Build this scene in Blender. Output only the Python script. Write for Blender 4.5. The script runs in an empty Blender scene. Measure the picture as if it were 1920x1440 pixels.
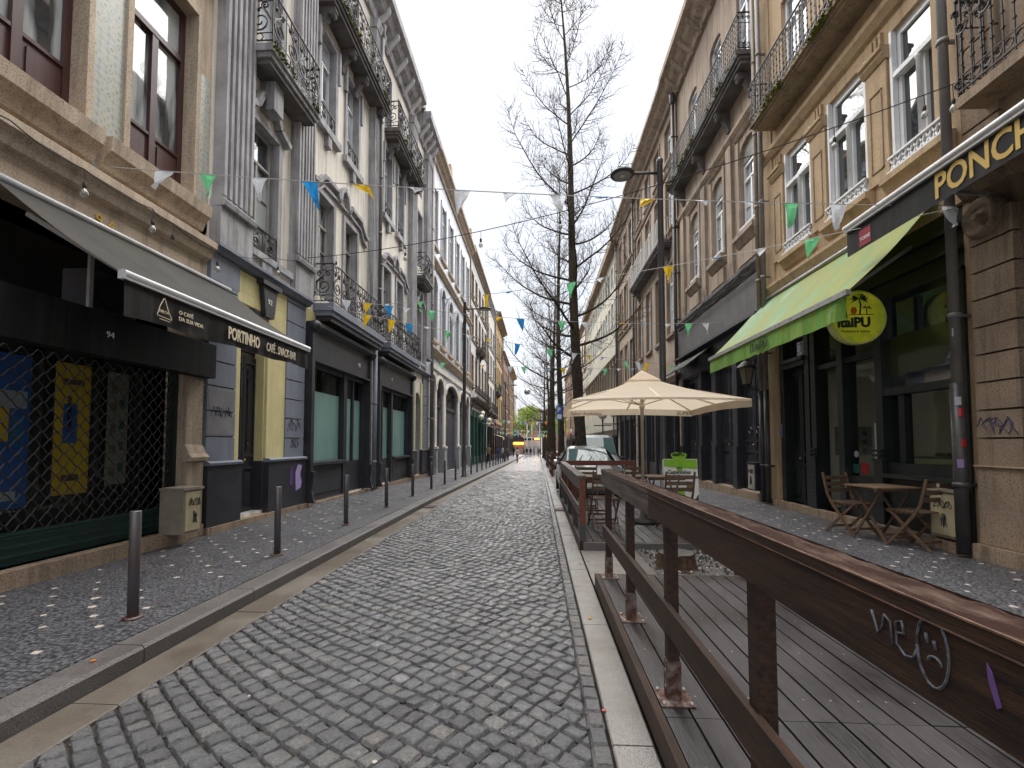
import bpy, math, random
from math import sin, cos, pi, radians
from mathutils import Vector, Matrix, noise
random.seed(7)
rnd = random.random
def ru(a, b): return a + (b - a) * random.random()
SC = bpy.context.scene
COL = SC.collection
# ------------------------------------------------------------------ camera
EYE = 1.6
cam = bpy.data.cameras.new('camera')
camo = bpy.data.objects.new('camera', cam)
COL.objects.link(camo)
camo.location = (0, 0, EYE)
cam.sensor_width = 36.0
cam.lens = 36.0 * 870 / 1920
cam.clip_start = 0.05
cam.clip_end = 900
camo.rotation_euler = (radians(90 + 2.6), 0, math.atan(50 / 870))
cam.shift_y = -(720 - 791.5) / 1920
SC.camera = camo
# ------------------------------------------------------------------ sky and sun (overcast)
W = bpy.data.worlds.new("World")
SC.world = W
W.use_nodes = True
nt = W.node_tree
nt.nodes.clear()
out = nt.nodes.new('ShaderNodeOutputWorld')
bg = nt.nodes.new('ShaderNodeBackground')
bg.inputs['Strength'].default_value = 0.05
sky = nt.nodes.new('ShaderNodeTexSky')
sky.sky_type = 'NISHITA'
sky.sun_disc = False
sky.sun_elevation = radians(66)
sky.sun_rotation = radians(0)
sky.air_density = 1.5
sky.dust_density = 4
tc = nt.nodes.new('ShaderNodeTexCoord')
mp = nt.nodes.new('ShaderNodeMapping')
mp.inputs['Scale'].default_value = (1, 1, 2.6)
nz = nt.nodes.new('ShaderNodeTexNoise')
nz.inputs['Scale'].default_value = 1.6
nz.inputs['Detail'].default_value = 3
nz.inputs['Roughness'].default_value = 0.5
cr = nt.nodes.new('ShaderNodeValToRGB')
cr.color_ramp.elements[0].position = 0.3
cr.color_ramp.elements[0].color = (2.52, 2.64, 2.90, 1)
cr.color_ramp.elements[1].position = 0.72
cr.color_ramp.elements[1].color = (2.72, 2.83, 3.04, 1)
mx = nt.nodes.new('ShaderNodeMixRGB')
mx.inputs['Fac'].default_value = 0.93
L_ = nt.links.new
L_(tc.outputs['Generated'], mp.inputs[0]); L_(mp.outputs[0], nz.inputs['Vector'])
L_(nz.outputs[0], cr.inputs[0]); L_(sky.outputs[0], mx.inputs[1]); L_(cr.outputs[0], mx.inputs[2])
L_(mx.outputs[0], bg.inputs['Color']); L_(bg.outputs[0], out.inputs['Surface'])
sl = bpy.data.lights.new('sun', 'SUN')
sl.energy = 1.5
sl.angle = radians(100)
sl.color = (1, 0.975, 0.94)
so = bpy.data.objects.new('sun', sl)
COL.objects.link(so)
so.rotation_euler = (radians(-24), 0, 0)
SC.view_settings.view_transform = 'Standard'
SC.view_settings.look = 'None'
SC.view_settings.exposure = 2.82
SC.view_settings.gamma = 1
SC.render.engine = 'CYCLES'
SC.cycles.max_bounces = 8
SC.cycles.transparent_max_bounces = 12

def G(y):  # the street falls gently away from the camera
    return 0.0 if y < 12 else -0.0125 * (y - 12)

# ------------------------------------------------------------------ materials
MATS = {}
def nodes_mat(name):
    m = bpy.data.materials.new(name); m.use_nodes = True
    return m, m.node_tree, m.node_tree.nodes['Principled BSDF']
def M(name, c, c2=None, scale=3.0, rough=0.7, bump=0.0, bscale=60, spec=0.5, metal=0.0, streak=None, streak_amt=0.5,
      fine=None, fine_scale=120, stretch=(1, 1, 1), rough2=None, lo=0.35, hi=0.65, coat=0.0, bdist=0.01):
    """base colour c mottled with c2; streak = colour of vertical dirt runs; fine = speckle colour"""
    if name in MATS: return MATS[name]
    m, t, p = nodes_mat(name)
    N, K = t.nodes, t.links.new
    co = N.new('ShaderNodeTexCoord')
    mp = N.new('ShaderNodeMapping'); mp.inputs['Scale'].default_value = stretch
    K(co.outputs['Object'], mp.inputs[0])
    cur = None
    if c2 is not None:
        n = N.new('ShaderNodeTexNoise'); n.inputs['Scale'].default_value = scale; n.inputs['Detail'].default_value = 7
        n.inputs['Roughness'].default_value = 0.65
        K(mp.outputs[0], n.inputs['Vector'])
        r = N.new('ShaderNodeValToRGB'); r.color_ramp.elements[0].position = lo; r.color_ramp.elements[1].position = hi
        r.color_ramp.elements[0].color = (*c, 1); r.color_ramp.elements[1].color = (*c2, 1)
        K(n.outputs[0], r.inputs[0]); cur = r.outputs[0]
        if rough2 is not None:
            rr = N.new('ShaderNodeMapRange'); rr.inputs['From Min'].default_value = lo; rr.inputs['From Max'].default_value = hi
            rr.inputs['To Min'].default_value = rough; rr.inputs['To Max'].default_value = rough2
            K(n.outputs[0], rr.inputs[0]); K(rr.outputs[0], p.inputs['Roughness'])
    def over(fac_out, col):
        nonlocal cur
        x = N.new('ShaderNodeMixRGB')
        K(fac_out, x.inputs['Fac'])
        if cur is None: x.inputs[1].default_value = (*c, 1)
        else: K(cur, x.inputs[1])
        x.inputs[2].default_value = (*col, 1)
        cur = x.outputs[0]
    if fine is not None:
        n = N.new('ShaderNodeTexNoise'); n.inputs['Scale'].default_value = fine_scale; n.inputs['Detail'].default_value = 2
        K(co.outputs['Object'], n.inputs['Vector'])
        r = N.new('ShaderNodeMapRange'); r.inputs['From Min'].default_value = 0.48; r.inputs['From Max'].default_value = 0.7
        r.inputs['To Max'].default_value = 0.75
        K(n.outputs[0], r.inputs[0]); over(r.outputs[0], fine)
    if streak is not None:
        m2 = N.new('ShaderNodeMapping'); m2.inputs['Scale'].default_value = (3.2, 3.2, 0.22)
        K(co.outputs['Object'], m2.inputs[0])
        n = N.new('ShaderNodeTexNoise'); n.inputs['Scale'].default_value = 1.8; n.inputs['Detail'].default_value = 6
        n.inputs['Roughness'].default_value = 0.7
        K(m2.outputs[0], n.inputs['Vector'])
        r = N.new('ShaderNodeMapRange'); r.inputs['From Min'].default_value = 0.47; r.inputs['From Max'].default_value = 0.72
        r.inputs['To Max'].default_value = streak_amt
        K(n.outputs[0], r.inputs[0]); over(r.outputs[0], streak)
    if cur is None: p.inputs['Base Color'].default_value = (*c, 1)
    else: K(cur, p.inputs['Base Color'])
    if rough2 is None or c2 is None: p.inputs['Roughness'].default_value = rough
    p.inputs['Metallic'].default_value = metal
    p.inputs['Specular IOR Level'].default_value = spec
    if coat: p.inputs['Coat Weight'].default_value = coat; p.inputs['Coat Roughness'].default_value = 0.08
    if bump:
        n = N.new('ShaderNodeTexNoise'); n.inputs['Scale'].default_value = bscale; n.inputs['Detail'].default_value = 5
        K(mp.outputs[0], n.inputs['Vector'])
        b = N.new('ShaderNodeBump'); b.inputs['Strength'].default_value = bump; b.inputs['Distance'].default_value = bdist
        K(n.outputs[0], b.inputs['Height']); K(b.outputs[0], p.inputs['Normal'])
    MATS[name] = m
    return m
def glass_mat(name, tint=(0.02, 0.025, 0.03), rough=0.03, spec=1.0, wav=0.006, see=0.0, c2=None):
    m, t, p = nodes_mat(name)
    N, K = t.nodes, t.links.new
    p.inputs['Base Color'].default_value = (*tint, 1)
    p.inputs['Roughness'].default_value = rough
    p.inputs['IOR'].default_value = 1.75
    p.inputs['Specular IOR Level'].default_value = spec
    co = N.new('ShaderNodeTexCoord')
    n = N.new('ShaderNodeTexNoise'); n.inputs['Scale'].default_value = 2.2; n.inputs['Detail'].default_value = 1
    b = N.new('ShaderNodeBump'); b.inputs['Strength'].default_value = 0.5; b.inputs['Distance'].default_value = wav
    K(co.outputs['Object'], n.inputs['Vector']); K(n.outputs[0], b.inputs['Height']); K(b.outputs[0], p.inputs['Normal'])
    if c2:  # pale upright bands in the pane colour: curtains in one glass, painted sky in another
        mp = N.new('ShaderNodeMapping'); mp.inputs['Scale'].default_value = (2.6, 2.6, 0.5)
        n2 = N.new('ShaderNodeTexNoise'); n2.inputs['Scale'].default_value = 1.3; n2.inputs['Detail'].default_value = 3
        r = N.new('ShaderNodeValToRGB'); r.color_ramp.elements[0].position = 0.42; r.color_ramp.elements[1].position = 0.56
        r.color_ramp.elements[0].color = (*tint, 1); r.color_ramp.elements[1].color = (*c2, 1)
        K(co.outputs['Object'], mp.inputs[0]); K(mp.outputs[0], n2.inputs['Vector']); K(n2.outputs[0], r.inputs[0]); K(r.outputs[0], p.inputs['Base Color'])
    if see:
        tr = N.new('ShaderNodeBsdfTransparent'); tr.inputs[0].default_value = (0.85, 0.9, 0.88, 1)
        ms = N.new('ShaderNodeMixShader'); ms.inputs[0].default_value = see
        K(p.outputs[0], ms.inputs[1]); K(tr.outputs[0], ms.inputs[2]); K(ms.outputs[0], N['Material Output'].inputs['Surface'])
    MATS[name] = m
    return m
granite = M('granite_beige', (0.60, 0.49, 0.375), (0.48, 0.385, 0.29), 1.4, 0.85, 0.35, 90, 0.3, streak=(0.15, 0.115, 0.085), streak_amt=0.68, fine=(0.17, 0.13, 0.10), fine_scale=70)
granite_b = M('granite_brown', (0.37, 0.28, 0.195), (0.27, 0.20, 0.145), 1.6, 0.85, 0.4, 80, 0.3, streak=(0.06, 0.045, 0.035), streak_amt=0.7, fine=(0.10, 0.075, 0.055), fine_scale=60)
granite_o = M('granite_ochre', (0.53, 0.395, 0.245), (0.42, 0.305, 0.19), 1.5, 0.85, 0.35, 80, 0.3, streak=(0.20, 0.13, 0.08), streak_amt=0.6, fine=(0.26, 0.17, 0.10), fine_scale=75)
brownst = M('render_brown', (0.44, 0.355, 0.275), (0.33, 0.26, 0.20), 1.1, 0.88, 0.3, 50, 0.25, streak=(0.085, 0.065, 0.055), streak_amt=0.75)
cream = M('plaster_cream', (0.80, 0.75, 0.67), (0.70, 0.65, 0.57), 0.9, 0.85, 0.2, 40, 0.3, streak=(0.26, 0.235, 0.20), streak_amt=0.72)
greyst = M('stone_grey', (0.45, 0.445, 0.46), (0.31, 0.305, 0.315), 1.8, 0.8, 0.35, 60, 0.3, streak=(0.09, 0.085, 0.085), streak_amt=0.85)
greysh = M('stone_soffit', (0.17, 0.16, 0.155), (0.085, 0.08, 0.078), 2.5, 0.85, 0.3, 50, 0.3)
paleblue = M('wall_tiles_pale_blue', (0.52, 0.56, 0.64), (0.43, 0.47, 0.55), 2.4, 0.45, 0.1, 12, 0.5, streak=(0.28, 0.28, 0.3), streak_amt=0.5)
whitew = M('render_white', (0.70, 0.70, 0.70), (0.58, 0.58, 0.58), 1.1, 0.85, 0.2, 40, 0.3, streak=(0.33, 0.32, 0.3), streak_amt=0.55)
ochre = M('render_yellow', (0.60, 0.43, 0.20), (0.48, 0.33, 0.15), 1.0, 0.85, 0.2, 30, 0.3, streak=(0.25, 0.17, 0.09), streak_amt=0.5)
rose = M('render_rose', (0.40, 0.24, 0.19), (0.30, 0.19, 0.15), 1.0, 0.85, 0.2, 30, 0.3, streak=(0.12, 0.09, 0.08), streak_amt=0.5)
palecr = M('render_pale', (0.60, 0.575, 0.47), (0.50, 0.47, 0.38), 0.7, 0.85, 0.1, 30, 0.3, streak=(0.34, 0.31, 0.25), streak_amt=0.4)
greyp = M('paint_blue_grey', (0.21, 0.235, 0.285), (0.175, 0.195, 0.24), 1.5, 0.55, 0.12, 40, 0.4, streak=(0.09, 0.095, 0.11), streak_amt=0.4)
yellowp = M('paint_pale_yellow', (0.68, 0.60, 0.31), (0.58, 0.51, 0.26), 2.0, 0.6, 0.08, 40, 0.4, streak=(0.32, 0.28, 0.17), streak_amt=0.35)
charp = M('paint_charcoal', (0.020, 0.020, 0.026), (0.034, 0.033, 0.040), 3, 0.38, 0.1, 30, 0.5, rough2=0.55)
charw = M('paint_black_green', (0.010, 0.013, 0.013), (0.020, 0.024, 0.023), 3, 0.33, 0.1, 30, 0.5, rough2=0.5)
plumw = M('wood_plum_brown', (0.050, 0.020, 0.020), (0.075, 0.032, 0.030), 3, 0.35, 0.1, 30, 0.5, stretch=(6, 6, .6))
whitep = M('paint_white', (0.78, 0.79, 0.80), (0.68, 0.69, 0.70), 2.5, 0.45, 0.03, 30, 0.5, streak=(0.5, 0.5, 0.48), streak_amt=0.3)
greyfr = M('paint_grey_frame', (0.46, 0.44, 0.40), (0.33, 0.315, 0.29), 4, 0.6, 0.1, 40, 0.4)
iron = M('wrought_iron', (0.010, 0.009, 0.009), (0.034, 0.022, 0.018), 14, 0.55, 0.2, 90, 0.5)
steelm = M('bollard_steel', (0.13, 0.13, 0.14), (0.15, 0.10, 0.08), 3.5, 0.32, 0.15, 80, 0.6, metal=0.55, rough2=0.6, lo=0.45, hi=0.75)
galv = M('galvanised_steel', (0.42, 0.42, 0.42), (0.26, 0.22, 0.19), 14, 0.45, 0.1, 60, 0.5, metal=0.5, lo=.45, hi=.7)
rust = M('rusty_steel', (0.075, 0.028, 0.016), (0.24, 0.20, 0.18), 18, 0.65, 0.5, 70, 0.5, metal=0.25, lo=.42, hi=.7)
pipep = M('pipe_grey', (0.13, 0.125, 0.125), (0.19, 0.17, 0.155), 2.5, 0.5, 0.1, 50, 0.5)
pipeb = M('pipe_brown', (0.17, 0.13, 0.10), (0.30, 0.24, 0.18), 3, 0.5, 0.1, 50, 0.5)
piped = M('pipe_dark', (0.035, 0.033, 0.036), (0.06, 0.055, 0.055), 3, 0.4, 0.1, 50, 0.5)
moss = M('moss', (0.17, 0.19, 0.02), (0.07, 0.08, 0.018), 20, 0.95, 0.8, 60, 0.1, bdist=0.02)
terra = M('roof_tiles', (0.25, 0.13, 0.09), (0.14, 0.085, 0.07), 6, 0.85, 0.4, 20, 0.3)
basaltg = M('sidewalk_kerb_granite', (0.125, 0.115, 0.108), (0.085, 0.078, 0.074), 2.2, 0.6, 0.6, 90, 0.45, fine=(0.05, 0.045, 0.042), fine_scale=80, rough2=0.45)
gutter = M('gutter_granite_wet', (0.095, 0.076, 0.057), (0.14, 0.122, 0.10), 1.6, 0.28, 0.35, 120, 0.55, fine=(0.075, 0.055, 0.04), fine_scale=110, rough2=0.55)
gutter2 = M('gutter_granite_grey', (0.25, 0.24, 0.225), (0.165, 0.15, 0.13), 1.5, 0.22, 0.3, 120, 0.55, fine=(0.11, 0.10, 0.09), fine_scale=120, rough2=0.5)
joint = M('joint_sand', (0.024, 0.021, 0.018), (0.055, 0.048, 0.04), 9, 0.7, 0.6, 60, 0.3)
gravel = M('gravel_bed', (0.05, 0.048, 0.046), (0.13, 0.122, 0.115), 28, 0.8, 1.0, 45, 0.3, bdist=0.03, lo=.4, hi=.6)
limest = M('limestone_inlay', (0.52, 0.47, 0.42), (0.32, 0.27, 0.23), 12, 0.6, 0.3, 60, 0.4)
railw = M('rail_timber', (0.016, 0.011, 0.010), (0.062, 0.031, 0.018), 3.5, 0.55, 0.45, 22, 0.28, stretch=(10, 1, 14), rough2=0.6, bdist=.004)
railo = M('rail_timber_orange', (0.17, 0.048, 0.022), (0.08, 0.028, 0.016), 3.5, 0.45, 0.3, 22, 0.4, stretch=(10, 1, 10))
railg = M('rail_timber_grey', (0.055, 0.045, 0.042), (0.15, 0.125, 0.11), 2.6, 0.6, 0.5, 20, 0.35, stretch=(12, 1, 12), bdist=.005)
railtop = M('rail_top_worn', (0.032, 0.015, 0.011), (0.115, 0.078, 0.058), 14, 0.85, 0.9, 40, 0.12, stretch=(1.6, .4, 1), lo=.48, hi=.72, bdist=.01)
chairw = M('chair_slat_wood', (0.15, 0.092, 0.055), (0.08, 0.05, 0.034), 5, 0.55, 0.2, 30, 0.4, stretch=(3, 3, 3))
tablew = M('table_wood', (0.24, 0.155, 0.09), (0.15, 0.095, 0.058), 4, 0.5, 0.2, 30, 0.4, stretch=(1, 8, 1))
bark = M('bark', (0.085, 0.066, 0.054), (0.042, 0.032, 0.027), 7, 0.9, 1.0, 16, 0.2, stretch=(3, 3, .7), bdist=0.05, fine=(0.10, 0.10, 0.05), fine_scale=8)
twig = M('twig_bark', (0.075, 0.058, 0.05), (0.12, 0.095, 0.065), 6, 0.85, 0, 10, 0.2)
budm = M('buds', (0.24, 0.24, 0.05), (0.12, 0.10, 0.03), 9, 0.8)
stumpm = M('stump_bark', (0.03, 0.021, 0.016), (0.10, 0.058, 0.034), 6, 0.9, 0.9, 22, 0.2, stretch=(2, 2, .8), bdist=.03)
stumpt = M('stump_top', (0.045, 0.042, 0.04), (0.09, 0.08, 0.072), 8, 0.7, 0.4, 30, 0.3)
canvas = M('parasol_canvas', (0.84, 0.73, 0.58), (0.79, 0.68, 0.54), 2, 0.8, 0.05, 60, 0.2)
polec = M('parasol_pole', (0.80, 0.70, 0.54), (0.72, 0.62, 0.48), 3, 0.45)
blackf = M('awning_black_canvas', (0.006, 0.006, 0.0065), (0.014, 0.014, 0.014), 3, 0.6, 0.12, 18, 0.25, stretch=(1, 1, .4), streak=(0.035, 0.035, 0.03), streak_amt=.6)
greyf = M('awning_grey_canvas', (0.024, 0.024, 0.023), (0.046, 0.042, 0.032), 1.8, 0.75, 0.1, 18, 0.3, stretch=(.4, 2, 1), streak=(0.06, 0.058, 0.052), streak_amt=.5)
creamt = M('lettering_cream', (0.72, 0.62, 0.45), None)
goldt = M('lettering_gold', (0.62, 0.42, 0.10), (0.52, 0.34, 0.08), 8, 0.4)
whitet = M('lettering_white', (0.78, 0.78, 0.76), None)
darkt = M('lettering_dark', (0.012, 0.03, 0.016), None)
brownt = M('lettering_brown', (0.12, 0.06, 0.035), None)
metalw = M('awning_bar_white', (0.62, 0.62, 0.63), (0.52, 0.52, 0.52), 4, 0.35, metal=0.15)
boxy = M('utility_box_enamel', (0.50, 0.44, 0.28), (0.40, 0.34, 0.21), 4, 0.5, 0.08, 30, 0.4, streak=(0.22, 0.17, 0.11), streak_amt=.5)
boxg = M('utility_box_side', (0.30, 0.265, 0.20), (0.21, 0.185, 0.14), 4, 0.55, 0.1, 30, 0.4)
ink = M('marker_ink', (0.02, 0.018, 0.03), None, rough=.5)
lilac = M('paint_lilac', (0.40, 0.30, 0.58), (0.33, 0.25, 0.5), 8, 0.6)
purple = M('paint_purple', (0.14, 0.07, 0.24), None, rough=.6)
chalk = M('chalk_white', (0.13, 0.15, 0.18), (0.035, 0.032, 0.035), 60, 0.9)
patch = M('paint_patch_grey', (0.23, 0.225, 0.235), (0.17, 0.165, 0.175), 4, 0.7)
F_white = M('flag_white', (0.74, 0.76, 0.80), (0.64, 0.66, 0.70), 20, 0.35, .3, 12)
F_green = M('flag_green', (0.16, 0.60, 0.27), (0.22, 0.68, 0.35), 20, 0.35, .3, 12)
F_blue = M('flag_blue', (0.02, 0.24, 0.60), (0.03, 0.30, 0.66), 20, 0.35, .3, 12)
F_lblue = M('flag_light_blue', (0.18, 0.42, 0.72), None, rough=.35)
F_yellow = M('flag_yellow', (0.85, 0.56, 0.02), (0.75, 0.48, 0.03), 20, 0.35, .3, 12)
F_orange = M('flag_orange', (0.80, 0.30, 0.05), None, rough=.35)
F_lilac = M('flag_lilac', (0.42, 0.33, 0.62), None, rough=.35)
cordm = M('cord_white', (0.55, 0.54, 0.52), None)
cable = M('cable_black', (0.012, 0.012, 0.012), None)
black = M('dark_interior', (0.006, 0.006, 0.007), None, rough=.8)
rubber = M('rubber', (0.015, 0.015, 0.015), (0.03, 0.03, 0.03), 20, 0.8)
carp = M('car_paint_dark_grey', (0.022, 0.025, 0.028), (0.03, 0.033, 0.036), 2, 0.4, coat=.35)
vanp = M('van_paint_silver', (0.14, 0.155, 0.17), (0.17, 0.185, 0.20), 2, 0.35, coat=.5, metal=.2)
chrome = M('chrome', (0.6, 0.6, 0.62), None, rough=.12, metal=1.0)
redl = M('lamp_red_plastic', (0.35, 0.02, 0.02), None, rough=.2)
skin = M('skin', (0.50, 0.31, 0.23), None, rough=.6)
hairm = M('hair_dark', (0.025, 0.016, 0.012), None, rough=.6)
tealp = M('teal_paper', (0.33, 0.52, 0.50), (0.42, 0.60, 0.58), 2.4, 0.75, 0.25, 6, 0.3, stretch=(1, 2.5, .25), bdist=.02)
tileint = M('interior_wall', (0.80, 0.76, 0.60), (0.74, 0.69, 0.54), 2, 0.5)
stainless = M('counter_steel', (0.3, 0.3, 0.31), None, rough=.3, metal=.8)
leafy = M('leaves_spring', (0.20, 0.29, 0.035), (0.34, 0.42, 0.07), 3, 0.7, 0, lo=.35, hi=.65)
leafd = M('leaves_dark', (0.03, 0.07, 0.015), (0.07, 0.12, 0.02), 3, 0.7, 0)
signb = M('sign_blue', (0.02, 0.10, 0.42), None, rough=.35)
wine = M('canvas_wine', (0.20, 0.02, 0.05), None)
greensh = M('shop_paint_green', (0.015, 0.075, 0.055), (0.025, 0.10, 0.075), 4, 0.5)
shut = M('shutter_blue_grey', (0.055, 0.065, 0.09), (0.08, 0.088, 0.11), 3, 0.45, streak=(0.10, 0.08, 0.07), streak_amt=.4)
wgreen = M('shutter_dark_green', (0.008, 0.030, 0.024), (0.014, 0.044, 0.036), 3, 0.4)
bulbglass = glass_mat('bulb_glass', (0.45, 0.42, 0.38), see=.5, wav=0)
globeg = M('globe_glass', (0.72, 0.70, 0.60), None, rough=.3)
lampgl = M('lantern_glass', (0.32, 0.28, 0.20), None, rough=.25)
glassd = glass_mat('glass_dark')
glassc = glass_mat('glass_curtained', (0.035, 0.04, 0.045), c2=(0.40, 0.43, 0.44), spec=.8)
glassw = glass_mat('glass_painted_sky', (0.10, 0.12, 0.14), c2=(0.50, 0.55, 0.60), spec=1.0)  # pale sky reflection painted into the pane colour
glasst = glass_mat('glass_clear', (0.03, 0.035, 0.035), see=0.78)
glassp = glass_mat('glass_clear_papered', (0.02, 0.03, 0.03), see=0.8, spec=.6)
windsc = glass_mat('windscreen', (0.06, 0.10, 0.10), rough=.02, wav=.003)
windsc.node_tree.nodes['Principled BSDF'].inputs['IOR'].default_value = 1.36; windsc.node_tree.nodes['Principled BSDF'].inputs['Specular IOR Level'].default_value = .6

def azulejo():
    m, t, p = nodes_mat('painted_tiles')
    N, K = t.nodes, t.links.new
    co = N.new('ShaderNodeTexCoord'); mp = N.new('ShaderNodeMapping'); mp.inputs['Scale'].default_value = (6.2, 6.2, 6.2)
    K(co.outputs['Object'], mp.inputs[0])
    v = N.new('ShaderNodeTexVoronoi'); v.inputs['Scale'].default_value = 1.6; v.inputs['Randomness'].default_value = 0.25
    K(mp.outputs[0], v.inputs['Vector'])
    r = N.new('ShaderNodeValToRGB'); e = r.color_ramp.elements
    e[0].position = 0.0; e[0].color = (0.13, 0.12, 0.02, 1); e[1].position = 1; e[1].color = (0.10, 0.13, 0.15, 1)
    for pos, c in ((0.10, (0.40, 0.33, 0.05, 1)), (0.16, (0.66, 0.66, 0.58, 1)), (0.30, (0.68, 0.67, 0.6, 1)), (0.37, (0.15, 0.19, 0.22, 1)), (0.45, (0.45, 0.42, 0.26, 1)), (0.58, (0.40, 0.42, 0.40, 1))):
        q = e.new(pos); q.color = c
    K(v.outputs['Distance'], r.inputs[0])
    n = N.new('ShaderNodeTexNoise'); n.inputs['Scale'].default_value = 5
    K(mp.outputs[0], n.inputs['Vector'])
    x = N.new('ShaderNodeMixRGB'); x.inputs[2].default_value = (0.33, 0.32, 0.23, 1)
    mr = N.new('ShaderNodeMapRange'); mr.inputs['From Min'].default_value = .45; mr.inputs['From Max'].default_value = .6; mr.inputs['To Max'].default_value = .4
    K(n.outputs[0], mr.inputs[0]); K(mr.outputs[0], x.inputs['Fac']); K(r.outputs[0], x.inputs[1]); K(x.outputs[0], p.inputs['Base Color'])
    p.inputs['Roughness'].default_value = 0.3
    return m
azul = azulejo()

def cobble_mat():
    m, t, p = nodes_mat('cobble_granite_wet')
    N, K = t.nodes, t.links.new
    co = N.new('ShaderNodeTexCoord')
    at = N.new('ShaderNodeAttribute'); at.attribute_name = 'tone'
    r = N.new('ShaderNodeValToRGB'); e = r.color_ramp.elements
    e[0].color = (0.065, 0.063, 0.066, 1); e[1].color = (0.205, 0.205, 0.21, 1)
    q = e.new(.5); q.color = (0.118, 0.119, 0.125, 1)
    q = e.new(.85); q.color = (0.16, 0.15, 0.138, 1)
    K(at.outputs['Fac'], r.inputs[0])
    n = N.new('ShaderNodeTexNoise'); n.inputs['Scale'].default_value = 55; n.inputs['Detail'].default_value = 6; n.inputs['Roughness'].default_value = .7
    K(co.outputs['Object'], n.inputs['Vector'])
    mr = N.new('ShaderNodeMapRange'); mr.inputs['From Min'].default_value = .35; mr.inputs['From Max'].default_value = .7; mr.inputs['To Min'].default_value = .55; mr.inputs['To Max'].default_value = 1.45
    K(n.outputs[0], mr.inputs[0])
    x = N.new('ShaderNodeVectorMath'); x.operation = 'SCALE'
    K(r.outputs[0], x.inputs[0]); K(mr.outputs[0], x.inputs['Scale']); K(x.outputs[0], p.inputs['Base Color'])
    n2 = N.new('ShaderNodeTexNoise'); n2.inputs['Scale'].default_value = 1.1; n2.inputs['Detail'].default_value = 5
    K(co.outputs['Object'], n2.inputs['Vector'])
    m2 = N.new('ShaderNodeMapRange'); m2.inputs['From Min'].default_value = .35; m2.inputs['From Max'].default_value = .65; m2.inputs['To Min'].default_value = .20; m2.inputs['To Max'].default_value = .38
    K(n2.outputs[0], m2.inputs[0]); K(m2.outputs[0], p.inputs['Roughness'])
    p.inputs['Specular IOR Level'].default_value = .6
    p.inputs['Coat Weight'].default_value = 1.0; p.inputs['Coat Roughness'].default_value = .11; p.inputs['Coat IOR'].default_value = 1.6; K(m2.outputs[0], p.inputs['Roughness'])
    n3 = N.new('ShaderNodeTexNoise'); n3.inputs['Scale'].default_value = 48; n3.inputs['Detail'].default_value = 7; n3.inputs['Roughness'].default_value = .7
    K(co.outputs['Object'], n3.inputs['Vector'])
    b = N.new('ShaderNodeBump'); b.inputs['Strength'].default_value = 1.0; b.inputs['Distance'].default_value = .02
    K(n3.outputs[0], b.inputs['Height']); K(b.outputs[0], p.inputs['Normal']); K(b.outputs[0], p.inputs['Coat Normal'])
    return m
def basalt_mat():
    m, t, p = nodes_mat('basalt_paving_cubes')
    N, K = t.nodes, t.links.new
    co = N.new('ShaderNodeTexCoord')
    v = N.new('ShaderNodeTexVoronoi'); v.distance = 'CHEBYCHEV'; v.inputs['Scale'].default_value = 31; v.inputs['Randomness'].default_value = .8
    K(co.outputs['Object'], v.inputs['Vector'])
    hs = N.new('ShaderNodeSeparateColor'); K(v.outputs['Color'], hs.inputs[0])
    r = N.new('ShaderNodeValToRGB'); e = r.color_ramp.elements
    e[0].color = (0.062, 0.062, 0.070, 1); e[1].color = (0.13, 0.128, 0.138, 1)
    K(hs.outputs[0], r.inputs[0])
    f = N.new('ShaderNodeMapRange'); f.inputs['From Min'].default_value = .34; f.inputs['From Max'].default_value = .52; f.inputs['To Min'].default_value = 1; f.inputs['To Max'].default_value = 0.35
    K(v.outputs['Distance'], f.inputs[0])
    x = N.new('ShaderNodeVectorMath'); x.operation = 'SCALE'
    K(r.outputs[0], x.inputs[0]); K(f.outputs[0], x.inputs['Scale']); K(x.outputs[0], p.inputs['Base Color'])
    n = N.new('ShaderNodeTexNoise'); n.inputs['Scale'].default_value = 90; n.inputs['Detail'].default_value = 4
    K(co.outputs['Object'], n.inputs['Vector'])
    ad = N.new('ShaderNodeMath'); ad.operation = 'MULTIPLY_ADD'; ad.inputs[1].default_value = .35
    K(n.outputs[0], ad.inputs[0]); K(f.outputs[0], ad.inputs[2])
    b = N.new('ShaderNodeBump'); b.inputs['Strength'].default_value = .9; b.inputs['Distance'].default_value = .012
    K(ad.outputs[0], b.inputs['Height']); K(b.outputs[0], p.inputs['Normal'])
    n2 = N.new('ShaderNodeTexNoise'); n2.inputs['Scale'].default_value = .8; n2.inputs['Detail'].default_value = 4
    K(co.outputs['Object'], n2.inputs['Vector'])
    m2 = N.new('ShaderNodeMapRange'); m2.inputs['From Min'].default_value = .35; m2.inputs['From Max'].default_value = .65; m2.inputs['To Min'].default_value = .3; m2.inputs['To Max'].default_value = .55
    K(n2.outputs[0], m2.inputs[0]); K(m2.outputs[0], p.inputs['Roughness'])
    return m
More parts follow.
